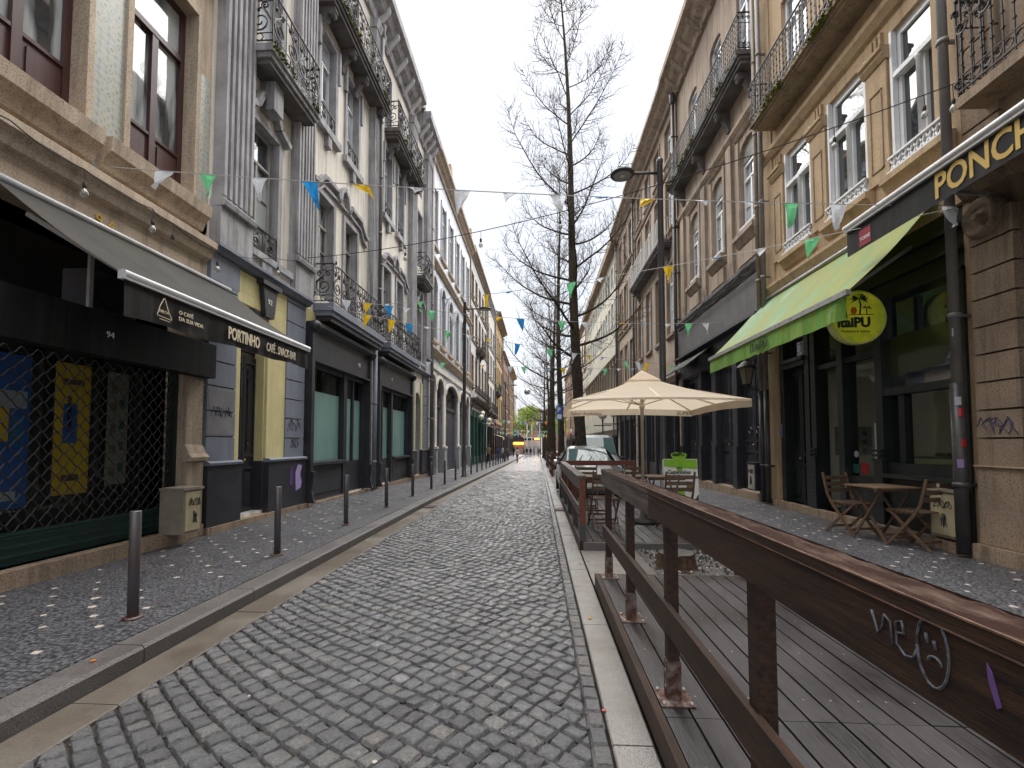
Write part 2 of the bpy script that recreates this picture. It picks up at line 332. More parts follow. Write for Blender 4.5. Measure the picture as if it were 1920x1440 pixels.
def deck_mat():
    m, t, p = nodes_mat('deck_boards_wet')
    N, K = t.nodes, t.links.new
    co = N.new('ShaderNodeTexCoord')
    at = N.new('ShaderNodeAttribute'); at.attribute_name = 'tone'
    r = N.new('ShaderNodeValToRGB'); e = r.color_ramp.elements
    e[0].color = (0.019, 0.0165, 0.018, 1); e[1].color = (0.040, 0.034, 0.036, 1)
    K(at.outputs['Fac'], r.inputs[0])
    mp = N.new('ShaderNodeMapping'); mp.inputs['Scale'].default_value = (20, 1.4, 5); K(co.outputs['Object'], mp.inputs[0])
    n = N.new('ShaderNodeTexNoise'); n.inputs['Scale'].default_value = 4; n.inputs['Detail'].default_value = 6
    K(mp.outputs[0], n.inputs['Vector'])
    n5 = N.new('ShaderNodeTexNoise'); n5.inputs['Scale'].default_value = 2.2; n5.inputs['Detail'].default_value = 5
    K(co.outputs['Object'], n5.inputs['Vector'])
    ml = N.new('ShaderNodeMath'); ml.operation = 'ADD'; K(n.outputs[0], ml.inputs[0]); K(n5.outputs[0], ml.inputs[1])
    mr = N.new('ShaderNodeMapRange'); mr.inputs['From Min'].default_value = .75; mr.inputs['From Max'].default_value = 1.3; mr.inputs['To Min'].default_value = .5; mr.inputs['To Max'].default_value = 1.6
    K(ml.outputs[0], mr.inputs[0])
    x = N.new('ShaderNodeVectorMath'); x.operation = 'SCALE'
    K(r.outputs[0], x.inputs[0]); K(mr.outputs[0], x.inputs['Scale']); K(x.outputs[0], p.inputs['Base Color'])
    w = N.new('ShaderNodeTexWave'); w.inputs['Scale'].default_value = 42; w.bands_direction = 'X'; w.inputs['Distortion'].default_value = .3
    K(co.outputs['Object'], w.inputs['Vector'])
    b = N.new('ShaderNodeBump'); b.inputs['Strength'].default_value = .35; b.inputs['Distance'].default_value = .003
    K(w.outputs[0], b.inputs['Height'])
    b2 = N.new('ShaderNodeBump'); b2.inputs['Strength'].default_value = .4; b2.inputs['Distance'].default_value = .006
    K(n.outputs[0], b2.inputs['Height']); K(b.outputs[0], b2.inputs['Normal']); K(b2.outputs[0], p.inputs['Normal'])
    m2 = N.new('ShaderNodeMapRange'); m2.inputs['From Min'].default_value = .35; m2.inputs['From Max'].default_value = .65; m2.inputs['To Min'].default_value = .28; m2.inputs['To Max'].default_value = .5
    K(n5.outputs[0], m2.inputs[0]); K(m2.outputs[0], p.inputs['Roughness'])
    return m
cobm, basm, deckm = cobble_mat(), basalt_mat(), deck_mat()
def green_canvas():
    m, t, p = nodes_mat('awning_green_canvas')
    N, K = t.nodes, t.links.new
    co = N.new('ShaderNodeTexCoord'); mp = N.new('ShaderNodeMapping'); mp.inputs['Scale'].default_value = (.5, 1.0, .5); mp.inputs['Rotation'].default_value = (0, 0, .25)
    K(co.outputs['Object'], mp.inputs[0])
    n = N.new('ShaderNodeTexNoise'); n.inputs['Scale'].default_value = 1.5; n.inputs['Detail'].default_value = 6; n.inputs['Roughness'].default_value = .6
    K(mp.outputs[0], n.inputs['Vector'])
    r = N.new('ShaderNodeValToRGB'); e = r.color_ramp.elements
    e[0].position = .3; e[0].color = (0.10, 0.22, 0.06, 1); e[1].position = .74; e[1].color = (0.28, 0.38, 0.27, 1)
    q = e.new(.45); q.color = (0.23, 0.24, 0.03, 1)
    q = e.new(.56); q.color = (0.15, 0.27, 0.08, 1)
    K(n.outputs[0], r.inputs[0]); K(r.outputs[0], p.inputs['Base Color'])
    p.inputs['Roughness'].default_value = .6
    b = N.new('ShaderNodeBump'); b.inputs['Strength'].default_value = .5; b.inputs['Distance'].default_value = .05; K(n.outputs[0], b.inputs['Height']); K(b.outputs[0], p.inputs['Normal'])
    tl = N.new('ShaderNodeBsdfTranslucent'); K(r.outputs[0], tl.inputs[0])
    ms = N.new('ShaderNodeMixShader'); ms.inputs[0].default_value = .13
    K(p.outputs[0], ms.inputs[1]); K(tl.outputs[0], ms.inputs[2]); K(ms.outputs[0], N['Material Output'].inputs['Surface'])
    return m
greenc = green_canvas()
greenv = M('awning_green_valance', (0.11, 0.29, 0.045), (0.22, 0.34, 0.06), 3, 0.55, 0.1, 18, 0.3, stretch=(1, 2, .4), streak=(0.05, 0.10, 0.03), streak_amt=.7)

def translucent(m, fac):
    N, K = m.node_tree.nodes, m.node_tree.links.new; p = N['Principled BSDF']; tl = N.new('ShaderNodeBsdfTranslucent')
    lk = p.inputs['Base Color'].links
    if lk: K(lk[0].from_socket, tl.inputs[0])
    else: tl.inputs[0].default_value = p.inputs['Base Color'].default_value
    ms = N.new('ShaderNodeMixShader'); ms.inputs[0].default_value = fac
    K(p.outputs[0], ms.inputs[1]); K(tl.outputs[0], ms.inputs[2]); K(ms.outputs[0], N['Material Output'].inputs['Surface'])
translucent(canvas, .5)
for _m in (F_white, F_green, F_blue, F_lblue, F_yellow, F_orange, F_lilac): translucent(_m, .45)
# ------------------------------------------------------------------ mesh builder
SPLIT = {'pier', 'plinth', 'pilaster', 'guide_rail', 'string_course', 'moulding', 'doorstep', 'door_surround', 'door_knocker', 'tile_panel', 'sill', 'number', 'paint_patch', 'parapet', 'parapet_pier', 'graffiti', 'sticker', 'arm', 'roller_shutter', 'band', 'shop_window', 'shop_canopy', 'glass', 'beam', 'emblem', 'stretcher'}
class MB:
    def __init__(s): s.v = []; s.f = []; s.m = []; s.mats = []; s.sm = []; s.tone = None
    def mi(s, mat):
        if mat not in s.mats: s.mats.append(mat)
        return s.mats.index(mat)
    def face(s, pts, mat, smooth=False):
        b = len(s.v); s.v += [tuple(p) for p in pts]; s.f.append(tuple(range(b, b + len(pts)))); s.m.append(s.mi(mat)); s.sm.append(smooth)
    def box(s, x0, x1, y0, y1, z0, z1, mat, skew=None):
        b = len(s.v)
        P = [(x, y, z) for z in (z0, z1) for y in (y0, y1) for x in (x0, x1)]
        s.v += P
        k = s.mi(mat)
        for f in ((0, 2, 3, 1), (4, 5, 7, 6), (0, 1, 5, 4), (2, 6, 7, 3), (0, 4, 6, 2), (1, 3, 7, 5)):
            s.f.append(tuple(b + i for i in f)); s.m.append(k); s.sm.append(False)
    def obox(s, a, b, w, h, mat, up=(0, 0, 1)):
        """bar from a to b, w wide (sideways) h high"""
        a, b = Vector(a), Vector(b); d = (b - a).normalized(); u = Vector(up)
        r = d.cross(u)
        if r.length < 1e-4: r = d.cross(Vector((0, 1, 0)))
        r.normalize(); u = r.cross(d).normalized()
        n = len(s.v); k = s.mi(mat)
        for p in (a, b):
            for sx, sz in ((-1, -1), (1, -1), (1, 1), (-1, 1)):
                s.v.append(tuple(p + r * (sx * w / 2) + u * (sz * h / 2)))
        for f in ((0, 1, 2, 3), (7, 6, 5, 4), (0, 4, 5, 1), (1, 5, 6, 2), (2, 6, 7, 3), (3, 7, 4, 0)):
            s.f.append(tuple(n + i for i in f)); s.m.append(k); s.sm.append(False)
    def tube(s, pts, r, mat, n=4, cap=True, smooth=None):
        pts = [Vector(p) for p in pts]
        if smooth is None: smooth = n > 4
        rs = r if isinstance(r, (list, tuple)) else [r] * len(pts)
        k = s.mi(mat); base = len(s.v); u = None
        for i, p in enumerate(pts):
            d = (pts[min(i + 1, len(pts) - 1)] - pts[max(i - 1, 0)])
            if d.length < 1e-7: d = Vector((0, 0, 1))
            d.normalize()
            if u is None: u = d.orthogonal().normalized()
            else:
                u = u - d * u.dot(d)
                if u.length < 1e-5: u = d.orthogonal()
                u.normalize()
            w = d.cross(u)
            for j in range(n):
                a = 2 * pi * j / n
                s.v.append(tuple(p + (u * cos(a) + w * sin(a)) * rs[i]))
        for i in range(len(pts) - 1):
            for j in range(n):
                a = base + i * n + j; b = base + i * n + (j + 1) % n
                s.f.append((a, b, b + n, a + n)); s.m.append(k); s.sm.append(smooth)
        if cap:
            s.f.append(tuple(base + j for j in reversed(range(n)))); s.m.append(k); s.sm.append(False)
            e = base + (len(pts) - 1) * n
            s.f.append(tuple(e + j for j in range(n))); s.m.append(k); s.sm.append(False)
    def lathe(s, c, prof, mat, n=16, axis=2):
        """prof = [(r, h)...] round axis through c"""
        k = s.mi(mat); base = len(s.v)
        for r, h in prof:
            for j in range(n):
                a = 2 * pi * j / n; p = [0, 0, 0]
                p[axis] = h; p[(axis + 1) % 3] = r * cos(a); p[(axis + 2) % 3] = r * sin(a)
                s.v.append((c[0] + p[0], c[1] + p[1], c[2] + p[2]))
        for i in range(len(prof) - 1):
            for j in range(n):
                a = base + i * n + j; b = base + i * n + (j + 1) % n
                s.f.append((a, b, b + n, a + n)); s.m.append(k); s.sm.append(True)
        s.f.append(tuple(base + j for j in reversed(range(n)))); s.m.append(k); s.sm.append(False)
        e = base + (len(prof) - 1) * n
        s.f.append(tuple(e + j for j in range(n))); s.m.append(k); s.sm.append(False)
    def prism(s, poly, off, mat, smooth=False):
        """closed polygon (3d pts) extruded by vector off"""
        off = Vector(off); a = [Vector(p) for p in poly]; b = [p + off for p in a]; n = len(a); base = len(s.v); k = s.mi(mat)
        s.v += [tuple(p) for p in a] + [tuple(p) for p in b]
        s.f.append(tuple(base + i for i in reversed(range(n)))); s.f.append(tuple(base + n + i for i in range(n))); s.m += [k, k]; s.sm += [False, False]
        for i in range(n):
            j = (i + 1) % n; s.f.append((base + i, base + j, base + n + j, base + n + i)); s.m.append(k); s.sm.append(smooth)
    def clusters(s, gap=.05):
        n = len(s.v); par = list(range(n))
        def fd(a):
            while par[a] != a: par[a] = par[par[a]]; a = par[a]
            return a
        for f in s.f:
            r = fd(f[0])
            for q in f[1:]: par[fd(q)] = r
        comp = {}
        for i, f in enumerate(s.f): comp.setdefault(fd(f[0]), []).append(i)
        bb = []
        for k, fs in comp.items():
            P = [s.v[q] for i in fs for q in s.f[i]]
            bb.append([[min(p[c] for p in P) - gap for c in range(3)], [max(p[c] for p in P) + gap for c in range(3)], fs])
        ch = True
        while ch:
            ch = False; out = []
            for b in bb:
                for o in out:
                    if all(b[0][c] <= o[1][c] and o[0][c] <= b[1][c] for c in range(3)):
                        o[0] = [min(x, y) for x, y in zip(o[0], b[0])]; o[1] = [max(x, y) for x, y in zip(o[1], b[1])]; o[2] += b[2]; ch = True; break
                else: out.append(b)
            bb = out
        return [sorted(b[2]) for b in bb]
    def build(s, name, parent=None, tone=None):
        if name in SPLIT and parent is not None:
            cl = s.clusters()
            if len(cl) > 1:
                for fs in cl:
                    m = MB(); m.mats = s.mats; mp = {}
                    for i in fs:
                        for q in s.f[i]:
                            if q not in mp: mp[q] = len(m.v); m.v.append(s.v[q])
                        m.f.append(tuple(mp[q] for q in s.f[i])); m.m.append(s.m[i]); m.sm.append(s.sm[i])
                    o = m.build1(name, parent)
                return o
        return s.build1(name, parent, tone)
    def build1(s, name, parent=None, tone=None):
        me = bpy.data.meshes.new(name)
        me.from_pydata(s.v, [], s.f)
        for m in s.mats: me.materials.append(m)
        me.polygons.foreach_set('material_index', s.m)
        me.polygons.foreach_set('use_smooth', s.sm)
        if tone is not None:
            at = me.attributes.new('tone', 'FLOAT', 'FACE'); at.data.foreach_set('value', tone)
        me.update()
        o = bpy.data.objects.new(name, me); COL.objects.link(o)
        if parent:
            o.parent = parent
            pm = Matrix.Translation(parent_world(parent))
            o.matrix_parent_inverse = Matrix.Identity(4)
            w = parent_world(parent)
            o.location = -w
        return o
def parent_world(o):
    w = Vector((0, 0, 0))
    while o is not None:
        w += o.location; o = o.parent
    return w
def thing(name, label, cat, loc=(0, 0, 0), group=None):
    o = bpy.data.objects.new(name, None); COL.objects.link(o); o.empty_display_size = .2
    o.location = loc; o['label'] = label; o['category'] = cat
    if group: o['group'] = group
    return o
def tag(o, label, cat, group=None):
    o['label'] = label; o['category'] = cat
    if group: o['group'] = group
    return o
def struct(mb, name, tone=None):
    o = mb.build(name, None, tone); o['kind'] = 'structure'; return o
def copy_tree(o, parent=None):
    c = o.copy(); COL.objects.link(c)
    if parent: c.parent = parent
    for ch in list(o.children): copy_tree(ch, c)
    return c
def text(body, size, mat, origin, side, parent, name='lettering', ext=.003, align='LEFT', tilt=None, mat4=None, sx=1.0, shear=0.0, bold=0.0):
    """lettering on a plane facing the street. side -1: left row (reads towards +Y), +1: right row (reads towards -Y), 0 faces the camera (-Y)"""
    cu = bpy.data.curves.new(name, 'FONT'); cu.body = body; cu.size = size; cu.extrude = ext; cu.align_x = align; cu.shear = shear; cu.offset = bold
    cu.resolution_u = 3
    o = bpy.data.objects.new('tmp', cu); COL.objects.link(o)
    bpy.context.view_layer.update()
    me = bpy.data.meshes.new_from_object(o)
    COL.objects.unlink(o); bpy.data.objects.remove(o)
    if side == -1: R = Matrix(((0, 0, 1), (1, 0, 0), (0, 1, 0)))
    elif side == 1: R = Matrix(((0, 0, -1), (-1, 0, 0), (0, 1, 0)))
    else: R = Matrix(((1, 0, 0), (0, 0, -1), (0, 1, 0)))
    if mat4 is not None: R = mat4
    R = R.to_4x4()
    me.transform(Matrix.Translation(origin) @ R @ Matrix.Diagonal((sx, 1, 1, 1)))
    me.materials.clear(); me.materials.append(mat); me.name = name
    ob = bpy.data.objects.new(name, me); COL.objects.link(ob)
    if parent: ob.parent = parent; ob.location = -parent_world(parent)
    return ob

# ------------------------------------------------------------------ facade kit
class Side:
    """a street front: side -1 left, +1 right; d = distance out of the wall towards the street"""
    def __init__(s, side, X): s.s = side; s.X = X
    def p(s, y, z, d=0.0): return (s.s * (s.X - d), y, z)
    def box(s, mb, y0, y1, z0, z1, d0, d1, mat):
        a, b = s.s * (s.X - d0), s.s * (s.X - d1)
        mb.box(min(a, b), max(a, b), y0, y1, z0, z1, mat)
    def quad(s, mb, y0, y1, z0, z1, d, mat): mb.face([s.p(y0, z0, d), s.p(y1, z0, d), s.p(y1, z1, d), s.p(y0, z1, d)], mat)
    def ext(s, mb, prof, y0, y1, mat):
        """profile [(d,z)...] run along the wall"""
        mb.prism([s.p(y0, z, d) for d, z in prof], (0, y1 - y0, 0), mat)
LS, RS = Side(-1, 5.5), Side(1, 5.75)

def wall(mb, S, y0, y1, z0, z1, ops, mat, rev=0.22, revmat=None, depth=9.0, close=True, d=0.0):
    """front wall with openings [(ya, yb, za, zb[, rise])], reveals, side and back walls and a flat top"""
    revmat = revmat or mat
    ys = sorted({y0, y1, *[v for o in ops for v in o[:2]]}); zs = sorted({z0, z1, *[v for o in ops for v in o[2:4]]})
    ys = [v for v in ys if y0 <= v <= y1]; zs = [v for v in zs if z0 <= v <= z1]
    for i in range(len(ys) - 1):
        for j in range(len(zs) - 1):
            cy, cz = (ys[i] + ys[i + 1]) / 2, (zs[j] + zs[j + 1]) / 2
            if any(o[0] < cy < o[1] and o[2] < cz < o[3] for o in ops): continue
            S.quad(mb, ys[i], ys[i + 1], zs[j], zs[j + 1], d, mat)
    for o in ops:
        ya, yb, za, zb = o[:4]; rise = o[4] if len(o) > 4 else 0
        zt = zb - rise
        e = d - rev
        mb.face([S.p(ya, za, d), S.p(ya, zt, d), S.p(ya, zt, e), S.p(ya, za, e)], revmat)
        mb.face([S.p(yb, za, d), S.p(yb, zt, d), S.p(yb, zt, e), S.p(yb, za, e)], revmat)
        mb.face([S.p(ya, za, d), S.p(yb, za, d), S.p(yb, za, e), S.p(ya, za, e)], revmat)
        if rise == 0:
            mb.face([S.p(ya, zb, d), S.p(yb, zb, d), S.p(yb, zb, e), S.p(ya, zb, e)], revmat)
        else:
            n = 10; c = (ya + yb) / 2; w = (yb - ya) / 2
            pts = [(c - w * cos(pi * k / n), zt + rise * sin(pi * k / n)) for k in range(n + 1)]
            for k in range(n):
                (a, b), (a2, b2) = pts[k], pts[k + 1]
                mb.face([S.p(a, b, d), S.p(a2, b2, d), S.p(a2, zb, d), S.p(a, zb, d)], mat)
                mb.face([S.p(a, b, d), S.p(a2, b2, d), S.p(a2, b2, e), S.p(a, b, e)], revmat)
    if close:
        for y in (y0, y1): mb.face([S.p(y, z0, d), S.p(y, z1, d), S.p(y, z1, -depth), S.p(y, z0, -depth)], mat)
        mb.face([S.p(y0, z0, -depth), S.p(y1, z0, -depth), S.p(y1, z1, -depth), S.p(y0, z1, -depth)], mat)
def roof(parent, S, y0, y1, z, depth=9.0, h=2.2, over=.35, mat=None):
    mb = MB(); mat = mat or terra
    mb.face([S.p(y0, z, over), S.p(y1, z, over), S.p(y1, z + h, -depth / 2), S.p(y0, z + h, -depth / 2)], mat)
    mb.face([S.p(y0, z, -depth), S.p(y1, z, -depth), S.p(y1, z + h, -depth / 2), S.p(y0, z + h, -depth / 2)], mat)
    for y in (y0, y1): mb.face([S.p(y, z, over), S.p(y, z + h, -depth / 2), S.p(y, z, -depth)], mat)
    n = int((y1 - y0) / .25)
    for i in range(n):
        y = y0 + (i + .5) * (y1 - y0) / n
        mb.tube([S.p(y, z + .02, over + .03), S.p(y, z + .02 + h * .3, over - (over + depth / 2) * .3)], .07, mat, 5)
    return mb.build('roof', parent)
def window(parent, S, y0, y1, z0, z1, frame, glass, rev=.16, trans=.28, leaves=2, bars=0, fw=.07, sill=None, sd=.12, panel=0.0, arched=0, surround=None, sw=.14, name='window'):
    """casement window standing in its reveal: frame, mullions, glazing bars; glass and sill are sub-parts"""
    mb = MB(); d = -rev
    S.box(mb, y0, y0 + fw, z0, z1, d - .04, d + .03, frame); S.box(mb, y1 - fw, y1, z0, z1, d - .04, d + .03, frame)
    S.box(mb, y0 + fw, y1 - fw, z0, z0 + fw, d - .04, d + .03, frame)
    S.box(mb, y0 + fw, y1 - fw, z1 - fw, z1, d - .04, d + .03, frame)
    zt = z1 - (z1 - z0) * trans if trans else z1
    if trans: S.box(mb, y0 + fw, y1 - fw, zt - fw * .55, zt + fw * .45, d - .03, d + .055, frame)
    for k in range(1, leaves):
        y = y0 + (y1 - y0) * k / leaves
        S.box(mb, y - fw * .62, y + fw * .62, z0 + fw, zt - fw * .55 if trans else z1 - fw, d - .03, d + .045, frame)
    lw = (y1 - y0) / leaves
    for k in range(leaves):
        a, b = y0 + k * lw, y0 + (k + 1) * lw
        a += fw if k == 0 else fw * .62; b -= fw if k == leaves - 1 else fw * .62
        top = zt - fw * .55 if trans else z1 - fw
        for q in range(bars):
            z = z0 + fw + panel + (top - z0 - fw - panel) * (q + 1) / (bars + 1)
            S.box(mb, a, b, z - .012, z + .012, d - .012, d + .02, frame)
        if panel:
            S.box(mb, a, b, z0 + fw, z0 + fw + panel, d - .03, d + .012, frame)
            S.box(mb, a + .06, b - .06, z0 + fw + .07, z0 + fw + panel - .07, d + .013, d + .028, frame)
            S.box(mb, a, b, z0 + fw + panel, z0 + fw + panel + .045, d - .02, d + .04, frame)
    w = mb.build(name, parent)
    g = MB(); S.quad(g, y0 + .02, y1 - .02, z0 + .02, z1 - .02, d - .012, glass); g.build('glass', w)
    if sill:
        m = MB(); S.box(m, y0 - sw, y1 + sw, z0 - .12, z0 - .002, -.1, sd, sill); S.box(m, y0 - sw + .05, y1 + sw - .05, z0 - .19, z0 - .121, -.02, sd - .05, sill); m.build('sill', w)
    if surround:
        m = MB(); t = sw
        S.box(m, y0 - t, y0 - .002, z0, z1 + t, -.05, .045, surround); S.box(m, y1 + .002, y1 + t, z0, z1 + t, -.05, .045, surround)
        S.box(m, y0 - .001, y1 + .001, z1 + .002, z1 + t, -.05, .045, surround)
        m.build('surround', w)
    return w
def scroll_pts(cx, cz, R, a0, turns, n=22, k=.16, sgn=1):
    return [(cx + R * (1 - (1 - k) * i / n) * cos(a0 + sgn * 2 * pi * turns * i / n), cz + R * (1 - (1 - k) * i / n) * sin(a0 + sgn * 2 * pi * turns * i / n)) for i in range(n + 1)]
def iron_run(mb, a, b, z, h, style='scroll', mat=None, r=.0155, pw=.46, det=1.0):
    """railing between plan points a, b standing at z: bars, rings and scrolls (or balusters)"""
    mat = mat or iron
    a, b = Vector((*a, 0)), Vector((*b, 0)); L = (b - a).length; t = (b - a) / L
    def P(s, q): v = a + t * s; return (v.x, v.y, z + q)
    mb.obox(P(0, h), P(L, h), .035, .022, mat); mb.obox(P(0, .04), P(L, .04), .022, .018, mat)
    n = max(1, round(L / pw)); w = L / n
    for i in range(n + 1): mb.obox(P(min(i * w, L - .001), 0), P(min(i * w, L - .001), h), .016, .016, mat, up=(1, 0, 0))
    nn = int(16 * det) + 6
    if style == 'scroll':
        zb, zt = h * .19, h * .82
        mb.obox(P(0, zb), P(L, zb), .014, .012, mat); mb.obox(P(0, zt), P(L, zt), .014, .012, mat)
        for i in range(n):
            c = (i + .5) * w
            for q in (.115 * h, .91 * h):
                rr = min(.072 * h, .2 * w)
                mb.tube([P(c + rr * cos(2 * pi * k / 8), q + rr * sin(2 * pi * k / 8)) for k in range(9)], r * .8, mat, 3, False)
            R = min(w * .44, (zt - zb) * .36); hh = zt - zb; f = 1 if i % 2 else -1
            q0 = zb + R * 1.02
            mb.tube([P(c + f * x, y) for x, y in scroll_pts(0, q0, R, pi * .5, 1.75, nn, .15, -1)], r, mat, 4, False)
            r2 = R * .34
            mb.tube([P(c + f * x, y) for x, y in [(R, q0), (R * .95, q0 + R * .5), (R * .3, q0 + R * 1.05), (-R * .15, zt - r2 * 1.6)] + scroll_pts(-R * .45, zt - r2 * 1.1, r2, 0, 1.3, nn // 2 + 4, .2, 1)], r, mat, 4, False)
            mb.tube([P(c + f * x, y) for x, y in scroll_pts(R * .52, zt - r2 * 1.1, r2 * .9, pi, 1.3, nn // 2 + 4, .2, -1)], r, mat, 4, False)
    elif style == 'baluster':
        m = max(2, round(L / .13)); mb.obox(P(0, h * .18), P(L, h * .18), .014, .012, mat); mb.obox(P(0, h * .72), P(L, h * .72), .014, .012, mat)
        for i in range(m):
            s = (i + .5) * L / m
            mb.obox(P(s, 0), P(s, h), .014, .014, mat, up=(1, 0, 0))
            for q in (.3, .45, .6):
                mb.obox(P(s, h * q - .012), P(s, h * q + .012), .03, .03, mat, up=(1, 0, 0))
            mb.tube([P(s + x, y) for x, y in scroll_pts(L / m * .5, h * .86, L / m * .42, 0, 1.4, 10, .2)], r * .8, mat, 3, False)
            mb.tube([P(s + x, y) for x, y in scroll_pts(L / m * .5, h * .11, L / m * .36, 0, 1.0, 7, .9)], r * .8, mat, 3, False)
    elif style == 'slim':
        m = max(2, round(L / .11))
        for i in range(m):
            s = (i + .5) * L / m; mb.obox(P(s, 0), P(s, h), .012, .012, mat, up=(1, 0, 0))
def balcony(parent, S, y0, y1, z, proj=.52, h=.9, style='scroll', slab=greyst, thick=.22, soffit=None, railmat=None, brackets=(), mossy=False, brmat=None, pw=.46, det=1.0):
    """z = floor of the balcony; slab with a stepped moulded edge"""
    m = MB(); t = thick
    S.box(m, y0, y1, z - t * .42, z, 0, proj, slab)
    S.box(m, y0 + .04, y1 - .04, z - t * .7, z - t * .421, 0, proj - .05, slab)
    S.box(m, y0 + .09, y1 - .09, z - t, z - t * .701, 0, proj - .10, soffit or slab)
    b = m.build('balcony', parent)
    r = MB(); o = .035
    X = lambda d: S.s * (S.X - d)
    iron_run(r, (X(0), y0 + o), (X(proj - o), y0 + o), z + .03, h, style, railmat, pw=pw, det=det)
    iron_run(r, (X(proj - o), y0 + o), (X(proj - o), y1 - o), z + .03, h, style, railmat, pw=pw, det=det)
    iron_run(r, (X(0), y1 - o), (X(proj - o), y1 - o), z + .03, h, style, railmat, pw=pw, det=det)
    r.build('railing', b)
    for y in brackets:
        k = MB(); zz = z - t - .004
        prof = [(0, zz), (proj - .14, zz), (proj - .12, zz - .10), (proj - .2, zz - .2), (proj - .3, zz - .18), (proj - .34, zz - .28), (.1, zz - .5), (.06, zz - .62), (0, zz - .62)]
        m2 = brmat or slab
        k.prism([S.p(y - .09, q, d) for d, q in prof], (0, .18, 0), m2)
        k.lathe(S.p(y - .11, zz - .14, proj - .24), [(.085, 0), (.085, .22)], m2, 10, 1)
        k.build('bracket', b)
    if mossy:
        k = MB()
        for _ in range(int((y1 - y0) * 110)):
            y = ru(y0, y1); q = ru(.015, .055) * (1.3 if noise.noise((y * 1.7, z, 0)) > 0 else .5); dz = ru(-.12, .03)
            c = S.p(y, z + dz, proj + ru(-.01, .02)); 
            a = [Vector(c) + Vector((ru(-q, q), ru(-q, q), ru(-q, q) * .7)) for _ in range(4)]
            k.face(a[:3], moss); k.face(a[1:], moss); k.face([a[0], a[2], a[3]], moss)
        k.build('moss', b)['kind'] = 'stuff'
    return b
def cornice(parent, S, y0, y1, z, proj, h, mat, name='cornice', dent=0, dmat=None):
    m = MB()
    prof = [(0, z), (proj * .18, z), (proj * .25, z + h * .25), (proj * .55, z + h * .4), (proj * .7, z + h * .62), (proj, z + h * .7), (proj, z + h), (0, z + h)]
    S.ext(m, prof, y0, y1, mat)
    if dent:
        n = int((y1 - y0) / dent)
        for i in range(n):
            y = y0 + (i + .5) * (y1 - y0) / n
            m.prism([S.p(y - .08, q, d) for d, q in ((proj * .1, z - .05), (proj * .8, z + h * .5), (proj * .8, z + h * .63), (.0, z + h * .3))], (0, .16, 0), dmat or mat)
    return m.build(name, parent)
def pipe(parent, S, y, z0, z1, d=.12, r=.055, mat=None, hopper=False, name='downpipe'):
    m = MB(); mat = mat or pipep
    m.tube([S.p(y, z0, d), S.p(y, z1, d)], r, mat, 10)
    z = z0 + .9
    while z < z1:
        m.lathe(S.p(y, z, d), [(r + .012, -.035), (r + .012, .035)], mat, 10); S.box(m, y - .02, y + .02, z - .02, z + .02, 0, d, mat); z += 1.9
    if hopper: m.lathe(S.p(y, z1, d), [(r, -.25), (r * 1.6, -.1), (r * 2, .15), (r * 2, .2)], mat, 8)
    return m.build(name, parent)
def fluted(mb, S, y0, y1, z0, z1, mat, d0=0, d1=.16, n=5):
    S.box(mb, y0, y1, z0, z1, d0, d1, mat)
    w = (y1 - y0) / (2 * n + 1)
    for i in range(n + 1): S.box(mb, y0 + 2 * i * w + (.0 if i else .002), y0 + (2 * i + 1) * w - (.0 if i < n else .002), z0 + .04, z1 - .04, d1 + .001, d1 + .05, mat)
# ================================================================== GROUND
def strip(mb, x0, x1, y0, y1, z, mat):
    ys = [y0] + ([12.0] if y0 < 12 < y1 else []) + [y1]
    for a, b in zip(ys, ys[1:]): mb.face([(x0, a, G(a) + z), (x1, a, G(a) + z), (x1, b, G(b) + z), (x0, b, G(b) + z)], mat)
YEND = 112
m = MB(); strip(m, -300, 300, -60, YEND, -.09, joint); strip(m, -300, 300, YEND, 420, -.09, joint); struct(m, 'ground')
